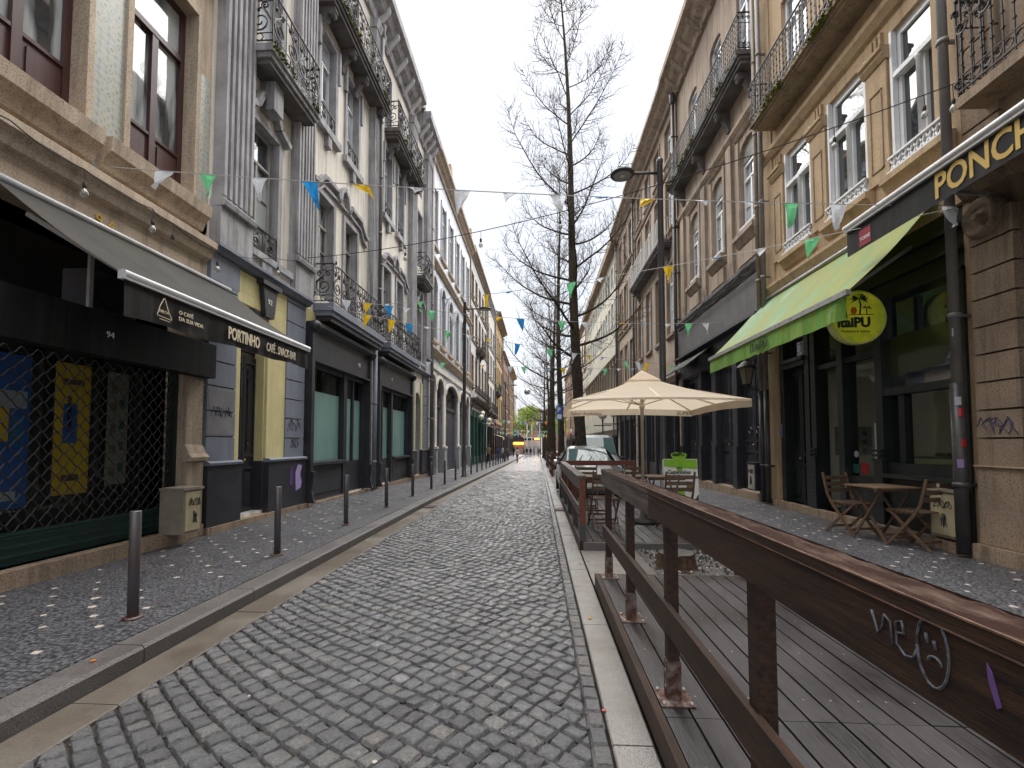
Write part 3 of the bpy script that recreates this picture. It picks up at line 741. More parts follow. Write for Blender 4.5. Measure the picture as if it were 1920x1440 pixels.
# cobbled carriageway: every stone cut, bevelled and roughened
def cobbles():
    mb = MB(); tone = []
    x0, x1 = -2.565, .265
    strip(mb, x0 - .01, x1 + .01, -2, YEND, -.032, joint); tone += [0.0] * len(mb.f)
    k = mb.mi(cobm); V, Fc, Mm, Sm = mb.v, mb.f, mb.m, mb.sm
    th = radians(-37); ct, st = cos(th), sin(th)
    def warp(px, py):
        return (px + .03 * sin(py * 1.3 + px), py + .07 * sin(px * 1.5 + 1.6) + .03 * sin(py * .9 + px * 2))
    v = -1.6; row = 0
    while v < 27:
        dv = ru(.114, .13); g = .0105
        s = (x0 - .35 + v * st) / ct + (row % 2) * .06 + ru(-.02, .02); smax = (x1 + .35 + v * st) / ct
        while s < smax:
            w = ru(.105, .148); sa, sb = s, s + w; s += w
            cx, cy = warp((sa + sb) / 2 * ct - (v + dv / 2) * st, (sa + sb) / 2 * st + (v + dv / 2) * ct)
            if cx < x0 - .05 or cx > x1 + .05 or cy < 1.2 or cy > 31.5: continue
            t = min(1, max(0, random.gauss(.42, .2))); h = random.gauss(0, .003); j = lambda: ru(-.006, .006)
            c = [(sa + g / 2 + j(), v + g / 2 + j()), (sb - g / 2 + j(), v + g / 2 + j()), (sb - g / 2 + j(), v + dv - g / 2 + j()), (sa + g / 2 + j(), v + dv - g / 2 + j())]
            gy = G(cy); tx, ty = ru(-.07, .07), ru(-.07, .07)
            def pt(u, q, z):
                ps = (c[0][0] * (1 - u) + c[1][0] * u) * (1 - q) + (c[3][0] * (1 - u) + c[2][0] * u) * q
                pv = (c[0][1] * (1 - u) + c[1][1] * u) * (1 - q) + (c[3][1] * (1 - u) + c[2][1] * u) * q
                px, py = warp(ps * ct - pv * st, ps * st + pv * ct)
                return (min(x1, max(x0, px)), py, gy + z + h + (u - .5) * tx * .11 + (q - .5) * ty * .11)
            b = len(V)
            if cy < 11:
                n = 5 if cy < 6 else 4
                us = [0, .07] + [.07 + .86 * q / (n - 2) for q in range(1, n - 2)] + [.93, 1]
                N = len(us)
                for q in us:
                    for u in us:
                        e = min(u, 1 - u, q, 1 - q)
                        if e <= .001: z = -.026 + ru(-.003, .002)
                        elif e < .1: z = -.001 + ru(-.005, .001)
                        else: z = .002 + ru(-.0055, .0055)
                        V.append(pt(u + (ru(-.025, .025) if 0 < u < 1 else 0), q + (ru(-.025, .025) if 0 < q < 1 else 0), z))
                for a in range(N - 1):
                    for bb in range(N - 1):
                        Fc.append((b + a * N + bb, b + a * N + bb + 1, b + (a + 1) * N + bb + 1, b + (a + 1) * N + bb)); Mm.append(k); Sm.append(0 < a < N - 2 and 0 < bb < N - 2); tone.append(t)
            else:
                q_ = .09
                for u, q in ((0, 0), (1, 0), (1, 1), (0, 1)): V.append(pt(u, q, -.026))
                for u, q in ((q_, q_), (1 - q_, q_), (1 - q_, 1 - q_), (q_, 1 - q_)): V.append(pt(u, q, .002 + ru(-.003, .003)))
                for f in ((4, 5, 6, 7), (0, 1, 5, 4), (1, 2, 6, 5), (2, 3, 7, 6), (3, 0, 4, 7)):
                    Fc.append(tuple(b + i for i in f)); Mm.append(k); Sm.append(False); tone.append(t)
        v += dv; row += 1
    y = 30.6; row = 0
    while y < YEND:
        dy = .24 if y < 60 else .4; x = x0 - (row % 2) * .1
        while x < x1:
            w = ru(.2, .3); xa, xb = max(x, x0), min(x + w, x1); x += w; b = len(V); t = min(1, max(0, random.gauss(.42, .16))); h = G(y) + ru(-.004, .004); e = ru(-.006, .006)
            for px, py, z in ((xa, y, -.03), (xb, y, -.03), (xb, y + dy, -.03), (xa, y + dy, -.03), (xa + .015, y + .02, e), (xb - .015, y + .02, -e), (xb - .015, y + dy - .02, e), (xa + .015, y + dy - .02, -e)): V.append((px, py, h + z))
            for f in ((4, 5, 6, 7), (0, 1, 5, 4), (1, 2, 6, 5), (2, 3, 7, 6), (3, 0, 4, 7)):
                Fc.append(tuple(b + i for i in f)); Mm.append(k); Sm.append(False); tone.append(t)
        y += dy; row += 1
    # the lengthwise edging course
    y = 1.2
    while y < 50:
        L = ru(.13, .2); b = len(V); t = rnd(); gy = G(y)
        xa, xb = .275, .375
        for (px, py, z) in ((xa, y, -.02), (xb, y, -.02), (xb, y + L - .012, -.02), (xa, y + L - .012, -.02), (xa + .012, y + .012, .004), (xb - .012, y + .012, .001), (xb - .012, y + L - .024, .003), (xa + .012, y + L - .024, .004)):
            V.append((px + ru(-.004, .004), py + ru(-.004, .004), gy + z))
        for f in ((4, 5, 6, 7), (0, 1, 5, 4), (1, 2, 6, 5), (2, 3, 7, 6), (3, 0, 4, 7)):
            Fc.append(tuple(b + i for i in f)); Mm.append(k); Sm.append(False); tone.append(t)
        y += L
    struct(mb, 'road', tone)
cobbles()
def slabs(name, x0, x1, ya, yb, z, mat, L=1.3, th=.15, g=.008, chamfer=.008, jit=.003):
    mb = MB(); y = ya
    while y < yb:
        l = min(L * ru(.85, 1.15), yb - y); a, b = y + g / 2, y + l - g / 2
        zt = z + ru(-jit, jit); c = chamfer
        pr = [(x0, z - th), (x1, z - th), (x1, zt - c), (x1 - c, zt), (x0 + c, zt), (x0, zt - c)]
        base = len(mb.v)
        for yy in (a, b):
            mb.v += [(px, yy, pz + G(yy)) for px, pz in pr]
        k = mb.mi(mat); n = len(pr)
        mb.f.append(tuple(base + i for i in range(n))); mb.f.append(tuple(base + n + i for i in reversed(range(n)))); mb.m += [k, k]; mb.sm += [False, False]
        for i in range(n):
            jn = (i + 1) % n; mb.f.append((base + i, base + n + i, base + n + jn, base + jn)); mb.m.append(k); mb.sm.append(False)
        y += l
    return struct(mb, name)
slabs('gutter', -2.885, -2.575, -2, YEND, .0, gutter, 1.5)
slabs('gutter', .385, .605, -2, YEND, .005, gutter2, 1.6)
slabs('kerb', -3.14, -2.89, -2, YEND, .12, basaltg, 1.25, .2, chamfer=.022)
def sidewalk(x0, x1, ya, yb, z, name):
    mb = MB(); strip(mb, x0, x1, ya, yb, z, basm)
    for s in (x0, x1):
        for a, b in ((ya, 12), (12, yb)): mb.face([(s, a, G(a) + z), (s, b, G(b) + z), (s, b, G(b) - .2), (s, a, G(a) - .2)], basm)
    nx = int((x1 - x0 - .2) / .23)
    for j in range(int((min(yb, 42) - ya) / .23)):
        for i in range(nx):
            if (i + j) % 2 or rnd() < .06: continue
            cx, cy = x0 + .2 + i * .23 + ru(-.03, .03), ya + .1 + j * .23 + ru(-.035, .035)
            if rnd() < .17: continue
            r = ru(.026, .040); n = random.choice((4, 4, 5, 6)); a0 = ru(0, 6)
            pts = [(cx + r * ru(.75, 1.15) * cos(a0 + 2 * pi * q / n), cy + r * ru(.75, 1.15) * sin(a0 + 2 * pi * q / n)) for q in range(n)]
            mb.prism([(px, py, G(cy) + z - .006) for px, py in pts], (0, 0, .010), limest)
    return struct(mb, name)
sidewalk(-5.6, -3.145, -2, YEND, .115, 'sidewalk')
sidewalk(2.70, 5.8, -2, YEND, .115, 'sidewalk')
slabs('kerb', 2.63, 2.695, 5.3, YEND, .12, basaltg, 1.25, .2)
# planting gap between the two decks, paved edge and parking lane
m = MB(); strip(m, .61, 1.28, 5.26, 6.93, .03, gutter2); m.box(1.28, 1.40, 5.26, 6.93, -.05, .05, basaltg); struct(m, 'pavement')
m = MB()
NX, NY = 26, 34
for i in range(NX):
    for j in range(NY):
        X = lambda a, b: (1.40 + 1.22 * a / NX, 5.26 + 1.62 * b / NY, .06 + .035 * noise.noise((a * .35, b * .35, 0)) + .012 * noise.noise((a * 1.3, b * 1.3, 5)))
        m.face([X(i, j), X(i + 1, j), X(i + 1, j + 1), X(i, j + 1)], gravel, True)
for _ in range(420):
    x, y = ru(1.45, 2.58), ru(5.3, 6.85); q = ru(.006, .018); n = 5; a0 = ru(0, 6)
    m.prism([(x + q * ru(.7, 1.2) * cos(a0 + k * 2 * pi / n), y + q * ru(.7, 1.2) * sin(a0 + k * 2 * pi / n), .05) for k in range(n)], (0, 0, ru(.02, .045)), random.choice((gravel, gravel, limest, stumpt)))
struct(m, 'gravel_bed')
m = MB(); strip(m, .61, 2.625, 12.6, YEND, .012, basaltg); struct(m, 'parking_lane')
# puddles of standing water in the right gutter are only wet stone; small litter
def drain(x, y, z, label):
    m = MB(); m.box(x - .14, x + .14, y - .2, y + .2, z + .001, z + .012, joint)
    for k in range(7): m.box(x - .12, x + .12, y - .18 + k * .055, y - .15 + k * .055, z + .0125, z + .018, rust)
    tag(m.build('drain_cover'), label, 'drain cover')
drain(-2.73, 11.6, .0, 'rusty drain grate in the brown gutter beside the left kerb')
drain(.50, 11.2, .008, 'small square drain grate in the grey gutter near the orange railing')
drain(-1.55, 22.5, G(22.5) + .006, 'dark rusty cover sunk in the cobbles in the middle of the road')
m = MB(); m.lathe((-4.05, 3.05, .117), [(.15, 0), (.15, .006), (.13, .008)], rust, 20); tag(m.build('manhole_cover'), 'round brown cover set in the dark paving at the bottom left', 'manhole cover')
LITTER = [(.46, 4.33, .012, F_yellow, 'yellow leaf scrap lying on the grey gutter stone'), (.385, 2.86, .012, redl, 'red bottle cap at the cobble edge beside the deck'),
          (-3.02, 3.05, .125, F_orange, 'orange leaf scrap lying on the left kerb stone')]
for x, y, z, mt, lb in LITTER:
    m = MB(); n = 7; pts = [(x + .018 * ru(.6, 1.1) * cos(k * .9), y + .018 * ru(.6, 1.1) * sin(k * .9), z) for k in range(n)]
    m.prism(pts, (0, 0, .004), mt); tag(m.build('bottle_cap' if mt is redl else 'leaf_scrap'), lb, 'litter')
# fallen leaf scraps on the pavements
m = MB()
for _ in range(110):
    if rnd() < .55: x, y, z = ru(3.2, 5.5), ru(3, 12), .124
    else: x, y, z = ru(-5.2, .2), ru(2, 10), .0
    if x < -2.9: z = .124
    elif z == 0: z = .012
    q = ru(.006, .016); a = ru(0, 6)
    m.face([(x + q * cos(a + k * 1.57) * (1 if k % 2 else .6), y + q * sin(a + k * 1.57), z + ru(0, .004)) for k in range(4)], random.choice((budm, F_orange, limest, chairw)))
o = tag(m.build('leaf_litter'), 'tiny leaf scraps scattered over the wet paving and cobbles', 'litter'); o['kind'] = 'stuff'

# ================================================================== LEFT FRONT
# ---- building with brown windows and the black grille cafe
B = thing('stone_building', 'beige granite house with plum brown windows and patterned tile strips at the left edge', 'building', (-5.5, 4, 0))
S = LS
m = MB()
ops = [(1.0, 6.85, .3, 4.25, .55), (1.7, 2.9, 5.45, 8.5), (3.95, 5.12, 5.45, 8.5), (5.73, 6.88, 5.45, 8.5), (3.95, 5.12, 10.2, 13), (5.73, 6.88, 10.2, 13)]
wall(m, S, -3, 7.27, -.1, 17, ops, granite, .28)
m.build('wall', B)
for y0, y1, z0, z1 in [(o[0], o[1], o[2], o[3]) for o in ops[1:]]:
    window(B, S, y0, y1, z0, z1, plumw, glassc, rev=.2, trans=.27, leaves=2, panel=.55, fw=.085)
m = MB()  # moulded sills, heavy, one per window
for y0, y1 in ((1.4, 3.1), (3.72, 5.24), (5.33, 7.1)):
    S.ext(m, [(0, 5.03), (.06, 5.05), (.10, 5.17), (.19, 5.25), (.21, 5.43), (0, 5.43)], y0, y1, granite)
m.build('sill', B)
m = MB()
for y0, y1 in ((2.95, 3.9), (5.2, 5.66), (6.96, 7.25)):
    zt = 9 if y0 < 6 else 7.65
    S.box(m, y0 + .012, y1 - .012, 5.0 if y0 > 6 else 5.44, zt, -.05, .012, azul)
for yc, w in ((5.39, .20), (7.12, .14)):   # rounded drops under the strips
    pts = [(yc + w * cos(a), 5.22 + (.30 if sin(a) > 0 else .24) * sin(a)) for a in [2 * pi * k / 18 for k in range(18)]]
    m.prism([S.p(y, z, -.02) for y, z in pts], (S.s * -.032, 0, 0), azul)
m.build('tile_panel', B)
m = MB()
for y0, y1 in ((5.64, 5.73), (6.88, 6.97), (5.12, 5.2), (3.87, 3.95)): S.box(m, y0 + .002, y1 - .002, 5.44, 8.499, 0, .05, granite)
for y0, y1 in ((3.87, 5.2), (5.64, 6.97)): S.box(m, y0, y1, 8.5, 8.64, 0, .048, granite)
S.ext(m, [(0, 4.6), (.10, 4.64), (.14, 4.74), (.2, 4.80), (.2, 4.9), (.14, 4.94), (0, 4.96)], -3, 7.26, granite)
S.box(m, -3, 7.27, 9.2, 9.5, 0, .15, granite)
m.build('moulding', B)
m = MB(); S.box(m, 6.86, 7.265, .12, .3, 0, .09, granite_b); S.box(m, 6.9, 7.26, .30, 1.3, 0, .06, granite)
S.ext(m, [(0, 1.3), (.14, 1.32), (.16, 1.38), (.10, 1.44), (.07, 1.52), (.04, 1.58), (0, 1.58)], 6.88, 7.262, granite)
S.box(m, 6.9, 7.255, 1.58, 2.62, 0, .035, granite)
m.build('pier', B)
m = MB(); S.box(m, -3, 6.85, .115, .30, -.28, .16, granite_b); m.build('doorstep', B)
text('9', .19, goldt, S.p(5.33, 4.33, .012), -1, B, 'number', .012); text('4', .19, goldt, S.p(5.50, 4.33, .012), -1, B, 'number', .012)
# shopfront behind the grille
m = MB(); S.box(m, .5, 7.27, 2.66, 3.2, 0, .22, blackf); fb = m.build('fascia', B)
text('94', .11, whitet, S.p(5.33, 2.90, .222), -1, fb, 'number')
m = MB()
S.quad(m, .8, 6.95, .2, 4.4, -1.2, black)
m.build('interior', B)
m = MB()
for y in (1.4, 2.6, 3.8, 4.62, 5.2, 5.95, 6.6): S.box(m, y - .06, y + .06, .3, 3.0, -.62, -.5, charw)
S.box(m, 1, 6.85, .3, .8, -.6, -.52, charw); S.box(m, 1, 6.85, 2.66, 2.9, -.6, -.5, charw)
for y0, y1 in ((1.0, 1.34), (2.66, 3.74), (3.86, 4.56), (4.68, 5.14), (5.26, 5.89), (6.01, 6.54)): S.quad(m, y0, y1, .8, 2.7, -.57, glassd)
m.build('shop_window', B)
PB = M('poster_blue', (0.015, 0.10, 0.40), (0.03, 0.14, 0.50), 4, .5); PY = M('poster_yellow', (0.80, 0.52, 0.015), (0.70, 0.42, 0.01), 4, .5); PW = M('poster_white', (0.34, 0.34, 0.29), (0.24, 0.21, 0.17), 10, .5)
def poster(y0, y1, z0, z1, mat, label, extra):
    m = MB(); S.box(m, y0, y1, z0, z1, -.49, -.48, mat)
    for a, b, c, d, mm in extra: S.box(m, a, b, c, d, -.479, -.476, mm)
    tag(m.build('poster'), label, 'poster')
m = MB(); LS.quad(m, 1.0, 6.85, .8, 2.68, -.455, glasst); m.build('glass', B)
poster(4.70, 5.12, .85, 2.62, PB, 'tall blue poster with a yellow block behind the black grille', [(4.74, 4.9, 1.62, 2.0, PY), (4.74, 5.08, 2.0, 2.2, F_white), (4.92, 5.06, 1.55, 1.9, F_blue), (4.82, 5.0, .95, 1.05, F_white)])
poster(5.40, 5.85, .95, 2.62, PY, 'tall yellow poster behind the black grille, middle of three', [(5.5, 5.68, 1.6, 2.1, PB), (5.55, 5.6, 1.75, 2.2, brownt), (5.5, 5.72, 1.12, 1.2, brownt), (5.48, 5.76, 2.35, 2.42, brownt)])
poster(6.10, 6.42, 1.02, 2.6, PW, 'narrow whitish menu poster behind the grille, nearest the stone pier', [(6.15, 6.24, z, z + .12, tablew) for z in (1.15, 1.45, 1.75, 2.05, 2.3)] + [(6.28, 6.36, z, z + .12, greensh) for z in (1.2, 1.5, 1.8, 2.1)])
grille = thing('security_grille', 'black roll-down mesh grille over the closed cafe front under the dark awning', 'security grille', (-5.6, 4, .3))
m = MB(); zz = .68; r = 0; pitch = .168
while zz < 2.68:
    pts = []; y = 1.0; ph = 0 if r % 2 else pi
    while y < 6.86:
        a = 2 * pi * (y / pitch) + ph
        pts.append(S.p(y, zz + .042 * cos(a), -.13 + .006 * (1 if r % 2 else -1))); y += pitch / 7
    m.tube(pts, .0085, iron, 4, False); zz += .084; r += 1
m.build('mesh', grille)
m = MB(); S.box(m, 1.0, 6.85, .30, .62, -.17, -.10, wgreen)
for z in (.40, .50, .60): S.box(m, 1.0, 6.85, z - .012, z + .012, -.099, -.075, wgreen)
S.box(m, 1.0, 6.85, .62, .645, -.18, -.07, wgreen)
m.build('bottom_panel', grille)
m = MB()
for y in (1.02, 6.82): S.box(m, y - .03, y + .03, .3, 3, -.2, -.07, charw)
m.build('guide_rail', grille)
# air conditioner in the arch
t = thing('air_conditioner', 'white framed air conditioner up in the dark arch under the awning', 'air conditioner', (-5.4, 5.6, 3.2))
m = MB(); S.box(m, 5.30, 5.95, 3.26, 3.75, -.35, .02, charp)
m.build('casing', t)
m = MB(); S.box(m, 5.25, 5.30, 3.2, 3.9, .021, .06, greyfr); S.box(m, 5.25, 5.95, 3.2, 3.25, .0211, .058, greyfr); m.lathe(S.p(5.6, 3.5, .03), [(.2, 0), (.2, .012)], black, 16, 0); m.build('fan_frame', t)

# ---- awning PORTINHO
A = thing('cafe_awning', 'grey canvas awning with a black lettered valance over the cafe at left', 'awning', (-5.5, 5.5, 4.3))
y0, y1, zb, zt, db = 4.2, 7.78, 3.24, 4.3, 1.5
m = MB(); n = 14
for i in range(n):
    for j in range(8):
        def P(a, b):
            u, v = a / n, b / 8
            return S.p(y0 + (y1 - y0) * u, zt + (zb - zt) * v - .05 * sin(pi * v) * (1 + .3 * sin(u * 9)), .02 + (db - .02) * v)
        m.face([P(i, j), P(i + 1, j), P(i + 1, j + 1), P(i, j + 1)], greyf, True)
m.build('canopy', A)
m = MB(); m.tube([S.p(y0 - .02, zb, db), S.p(y1 + .02, zb, db)], .045, metalw, 8); S.box(m, y0 - .03, y1 + .03, zb - .055, zb + .03, db - .04, db + .03, metalw)
m.build('front_bar', A)
m = MB()
for i in range(40):
    a, b = y0 + (y1 - y0) * i / 40, y0 + (y1 - y0) * (i + 1) / 40
    w = lambda y: .012 * sin(y * 9) + .01 * sin(y * 23)
    zlo = lambda y: zb - .40 + .05 * (y - y0) / (y1 - y0) - .012 * sin(y * 5)
    m.face([S.p(a, zb - .055, db), S.p(b, zb - .055, db), S.p(b, zlo(b), db + w(b)), S.p(a, zlo(a), db + w(a))], blackf, True)
v = m.build('valance', A)
m = MB()
m.obox(S.p(y0 + .35, 4.05, .05), S.p(y0 + .35, zb - .02, db - .05), .03, .05, metalw); m.obox(S.p(y1 - .35, 4.05, .05), S.p(y1 - .35, zb - .02, db - .05), .03, .05, metalw)
m.tube([S.p(y0, zt, .06), S.p(y1, zt, .06)], .04, metalw, 8)
m.build('arm', A)
text('PORTINHO', .22, creamt, S.p(5.68, zb - .29, db + .026), -1, v, bold=.005, sx=.60)
text('CAFÉ . SNACK-BAR', .18, creamt, S.p(6.52, zb - .285, db + .026), -1, v, sx=.53)
text('O CAFÉ', .062, creamt, S.p(4.86, zb - .21, db + .026), -1, v); text('DA SUA VIDA', .062, creamt, S.p(4.86, zb - .28, db + .026), -1, v)
m = MB(); c = 4.66
for a, b in (((c - .09, zb - .29), (c - .01, zb - .10)), ((c + .10, zb - .30), (c + .0, zb - .10)), ((c - .09, zb - .30), (c + .10, zb - .31)), ((c - .06, zb - .33), (c + .08, zb - .335))):
    m.tube([S.p(*a, db + .028), S.p((a[0] + b[0]) / 2 - .012, (a[1] + b[1]) / 2, db + .03), S.p(*b, db + .028)], .004, creamt, 4)
m.build('emblem', v)
text('DELTA', .042, creamt, S.p(c - .065, zb - .26, db + .026), -1, v)

# ---- grey pilastered building, cream walls, two black shopfronts
B = thing('pilastered_building', 'tall cream building with fluted grey pilasters, iron balconies and two black shopfronts at left', 'building', (-5.5, 15, 0))
m = MB()
W1 = [(8.28, 9.24), (11.02, 11.86), (12.62, 13.46), (15.86, 16.66), (17.42, 18.2), (20.35, 21.2)]
ops = [(8.15, 9.0, .28, 4.2, .3), (10.62, 14.42, .2, 4.45), (15.25, 19.3, .2, 4.45), (20.3, 21.2, .2, 3.9, .4)]
for a, b in W1: ops += [(a, b, 5.3, 7.9)] + [(a, b, 9.75, 12.2), (a, b, 13.1, 15.2)]
wall(m, S, 7.27, 22.55, -.3, 16.6, ops, cream, .24, greyst)
m.build('wall', B)
m = MB()   # pilasters
for y0, y1 in ((7.36, 8.14), (9.76, 10.48), (14.42, 15.12), (18.98, 19.7), (21.6, 22.5)):
    S.box(m, y0 - .05, y1 + .05, 4.96, 5.58, 0, .2, greyst); S.ext(m, [(0, 5.58), (.27, 5.6), (.29, 5.68), (.2, 5.76), (0, 5.76)], y0 - .05, y1 + .05, greyst)
    fluted(m, S, y0, y1, 5.76, 15.3, greyst)
    S.ext(m, [(0, 15.3), (.22, 15.32), (.3, 15.6), (0, 15.62)], y0 - .05, y1 + .05, greyst)
m.build('pilaster', B)
for i, (a, b) in enumerate(W1):
    small = i in (0, 5)
    window(B, S, a, b, 5.3, 7.9, greyfr, glassc, .18, .26, 2, bars=2, fw=.05)
    window(B, S, a, b, 9.75, 12.2, greyfr if i < 1 else whitep, glassw, .18, .26, 2, bars=1, fw=.05)
    window(B, S, a, b, 13.1, 15.2, greyfr, glassc, .18, .26, 2, bars=1, fw=.05)
m = MB()   # surrounds, hoods and sills
for i, (a, b) in enumerate(W1):
    for z0, z1 in ((5.3, 7.9), (9.75, 12.2)):
        S.box(m, a - .13, a, z0, z1 + .12, 0, .05, greyst); S.box(m, b, b + .13, z0, z1 + .12, 0, .05, greyst); S.box(m, a, b, z1, z1 + .12, 0, .049, greyst)
    if i not in (0, 5):
        S.box(m, a - .2, b + .2, 9.55, 9.74, 0, .14, greyst); S.box(m, a + .3, a + .5, 9.25, 9.55, 0, .12, greyst)
        S.box(m, a - .2, a - .1, 11.6, 12.3, .0, .10, greyst); S.box(m, b + .1, b + .2, 11.4, 12.3, 0, .10, greyst)
for a, b in ((10.66, 14.2), (15.5, 18.8)):   # stepped, curved hood over each pair
    pts = [(a, 8.05), (a + .25, 8.1), (a + .55, 8.38), ((a + b) / 2 - .45, 8.42), ((a + b) / 2 - .32, 8.2), ((a + b) / 2 - .2, 8.55), ((a + b) / 2, 8.72), ((a + b) / 2 + .2, 8.55), ((a + b) / 2 + .32, 8.2), ((a + b) / 2 + .45, 8.42), (b - .55, 8.38), (b - .25, 8.1), (b, 8.05)]
    for p, q in zip(pts, pts[1:]): m.obox(S.p(*p, .07), S.p(*q, .07), .14, .10, greyst)
    pts = [(y0, z - .24) for y0, z in pts if abs(z - 8.2) > .05 and z < 8.5]
    for p, q in zip(pts, pts[1:]): m.obox(S.p(*p, .045), S.p(*q, .045), .09, .06, greyst)
for yc in (8.76, 20.78):
    pts = [(yc - .75, 8.0), (yc - .4, 8.15), (yc - .25, 8.45), (yc, 8.5), (yc + .25, 8.45), (yc + .4, 8.15), (yc + .75, 8.0)]
    for p, q in zip(pts, pts[1:]): m.obox(S.p(*p, .08), S.p(*q, .08), .16, .12, greyst)
S.box(m, 8.6, 8.92, 8.2, 8.95, 0, .3, greyst)
for y0, y1 in ((8.16, 9.74), (20.0, 21.5)):
    S.box(m, y0, y1, 5.16, 5.29, 0, .17, greyst); S.box(m, y0 + .05, y1 - .05, 5.0, 5.159, 0, .09, cream); S.box(m, y0 + .42, y0 + .75, 4.96, 5.159, .0901, .15, greyst)
m.build('moulding', B)
for i, (a, b) in enumerate(W1):
    m = MB(); iron_run(m, (-5.47, a), (-5.47, b), 5.31 if i in (0, 5) else 9.8, .52 if i in (0, 5) else .45, 'scroll', pw=.48); m.build('window_railing', B)
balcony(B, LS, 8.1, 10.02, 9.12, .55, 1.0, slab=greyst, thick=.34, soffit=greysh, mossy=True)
S = LS
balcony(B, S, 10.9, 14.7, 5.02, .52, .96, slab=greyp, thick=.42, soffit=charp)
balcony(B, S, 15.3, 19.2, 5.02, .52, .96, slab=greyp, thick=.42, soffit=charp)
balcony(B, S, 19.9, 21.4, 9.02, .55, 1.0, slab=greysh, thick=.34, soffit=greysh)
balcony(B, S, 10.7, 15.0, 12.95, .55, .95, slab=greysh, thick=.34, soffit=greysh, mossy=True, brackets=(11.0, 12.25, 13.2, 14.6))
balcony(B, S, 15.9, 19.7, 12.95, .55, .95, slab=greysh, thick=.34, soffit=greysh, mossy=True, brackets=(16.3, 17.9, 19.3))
cornice(B, S, 7.2, 19.4, 15.7, .65, 1.0, greyst, dent=.95, dmat=whitew)
cornice(B, S, 20.2, 22.56, 15.7, .65, 1.0, greyst, dent=.55, dmat=whitew)
m = MB()
pts = [(19.4 + .4 + .75 * cos(a) * -1 + .0, 16.7 + 1.0 * sin(a)) for a in [pi * k / 10 for k in range(11)]]
m.prism([S.p(y, z, .35) for y, z in pts], (S.s * .5, 0, 0), greyst)
for y in (8, 12.2, 16.4): S.box(m, y, y + .5, 16.7, 17.0, -.3, .4, greyst)
m.build('parapet', B)
roof(B, S, 7.3, 22.5, 16.7)
# ground floor: grey rusticated piers, yellow door surround, dark plinth
m = MB()
for y0, y1 in ((7.29, 8.0), (9.66, 10.44), (19.45, 20.0), (21.55, 22.5)):
    z = 1.3
    while z < 4.7:
        S.box(m, y0, y1, z, min(z + .40, 4.78), 0, .07, greyp); z += .425
S.box(m, 7.285, 8.03, 4.35, 4.8, .0, .075, greyp)
m.build('pier', B)
m = MB()
for y0, y1 in ((7.285, 8.15), (9.0, 10.5), (19.4, 20.3), (21.2, 22.54)):
    S.box(m, y0, y1, .22, 1.22, 0, .12, charp); S.ext(m, [(0, 1.22), (.15, 1.23), (.16, 1.27), (.1, 1.3), (0, 1.3)], y0, y1, charp if y0 > 15 else greyp)
m.build('plinth', B)
m = MB(); S.box(m, 7.28, 10.6, .10, .22, 0, .15, granite_b); S.box(m, 10.6, 22.5, -.25, .16, 0, .10, granite_b); m.build('doorstep', B)
m = MB()
for y0, y1, z1 in ((8.0, 8.15, 4.4), (9.0, 9.66, 4.4), (20.0, 20.3, 4.4), (21.2, 21.55, 4.4)): S.box(m, y0 + .001, y1 - .001, 1.3, z1, 0, .045, yellowp)
S.box(m, 8.151, 8.999, 4.2, 4.4, 0, .044, yellowp); S.box(m, 8.955, 8.998, 1.25, 4.18, -.2, -.001, yellowp); S.box(m, 8.955, 8.998, .29, 1.249, -.2, -.001, charp); S.box(m, 8.0, 9.66, 4.401, 4.78, 0, .046, yellowp)
S.box(m, 10.5, 14.45, 4.46, 4.80, 0, .03, yellowp); S.box(m, 15.2, 19.4, 4.46, 4.80, 0, .03, yellowp)
m.build('door_surround', B)
m = MB(); S.ext(m, [(0, 4.80), (.12, 4.82), (.15, 4.87), (.22, 4.9), (.22, 4.955), (0, 4.958)], 7.285, 10.55, greyp); S.ext(m, [(0, 4.80), (.12, 4.82), (.15, 4.87), (.22, 4.9), (.22, 4.955), (0, 4.958)], 19.4, 22.54, greyp); m.build('string_course', B)
m = MB(); m.prism([S.p(8.62, 4.8, .05), S.p(9.14, 4.8, .05), S.p(9.02, 4.1, .05), S.p(8.74, 4.1, .05)], (.10, 0, 0), charp); S.box(m, 8.56, 9.2, 4.70, 4.79, .0471, .2, charp); kb = m.build('keystone', B)
text('92', .15, whitet, S.p(8.79, 4.36, .152), -1, kb, 'number')
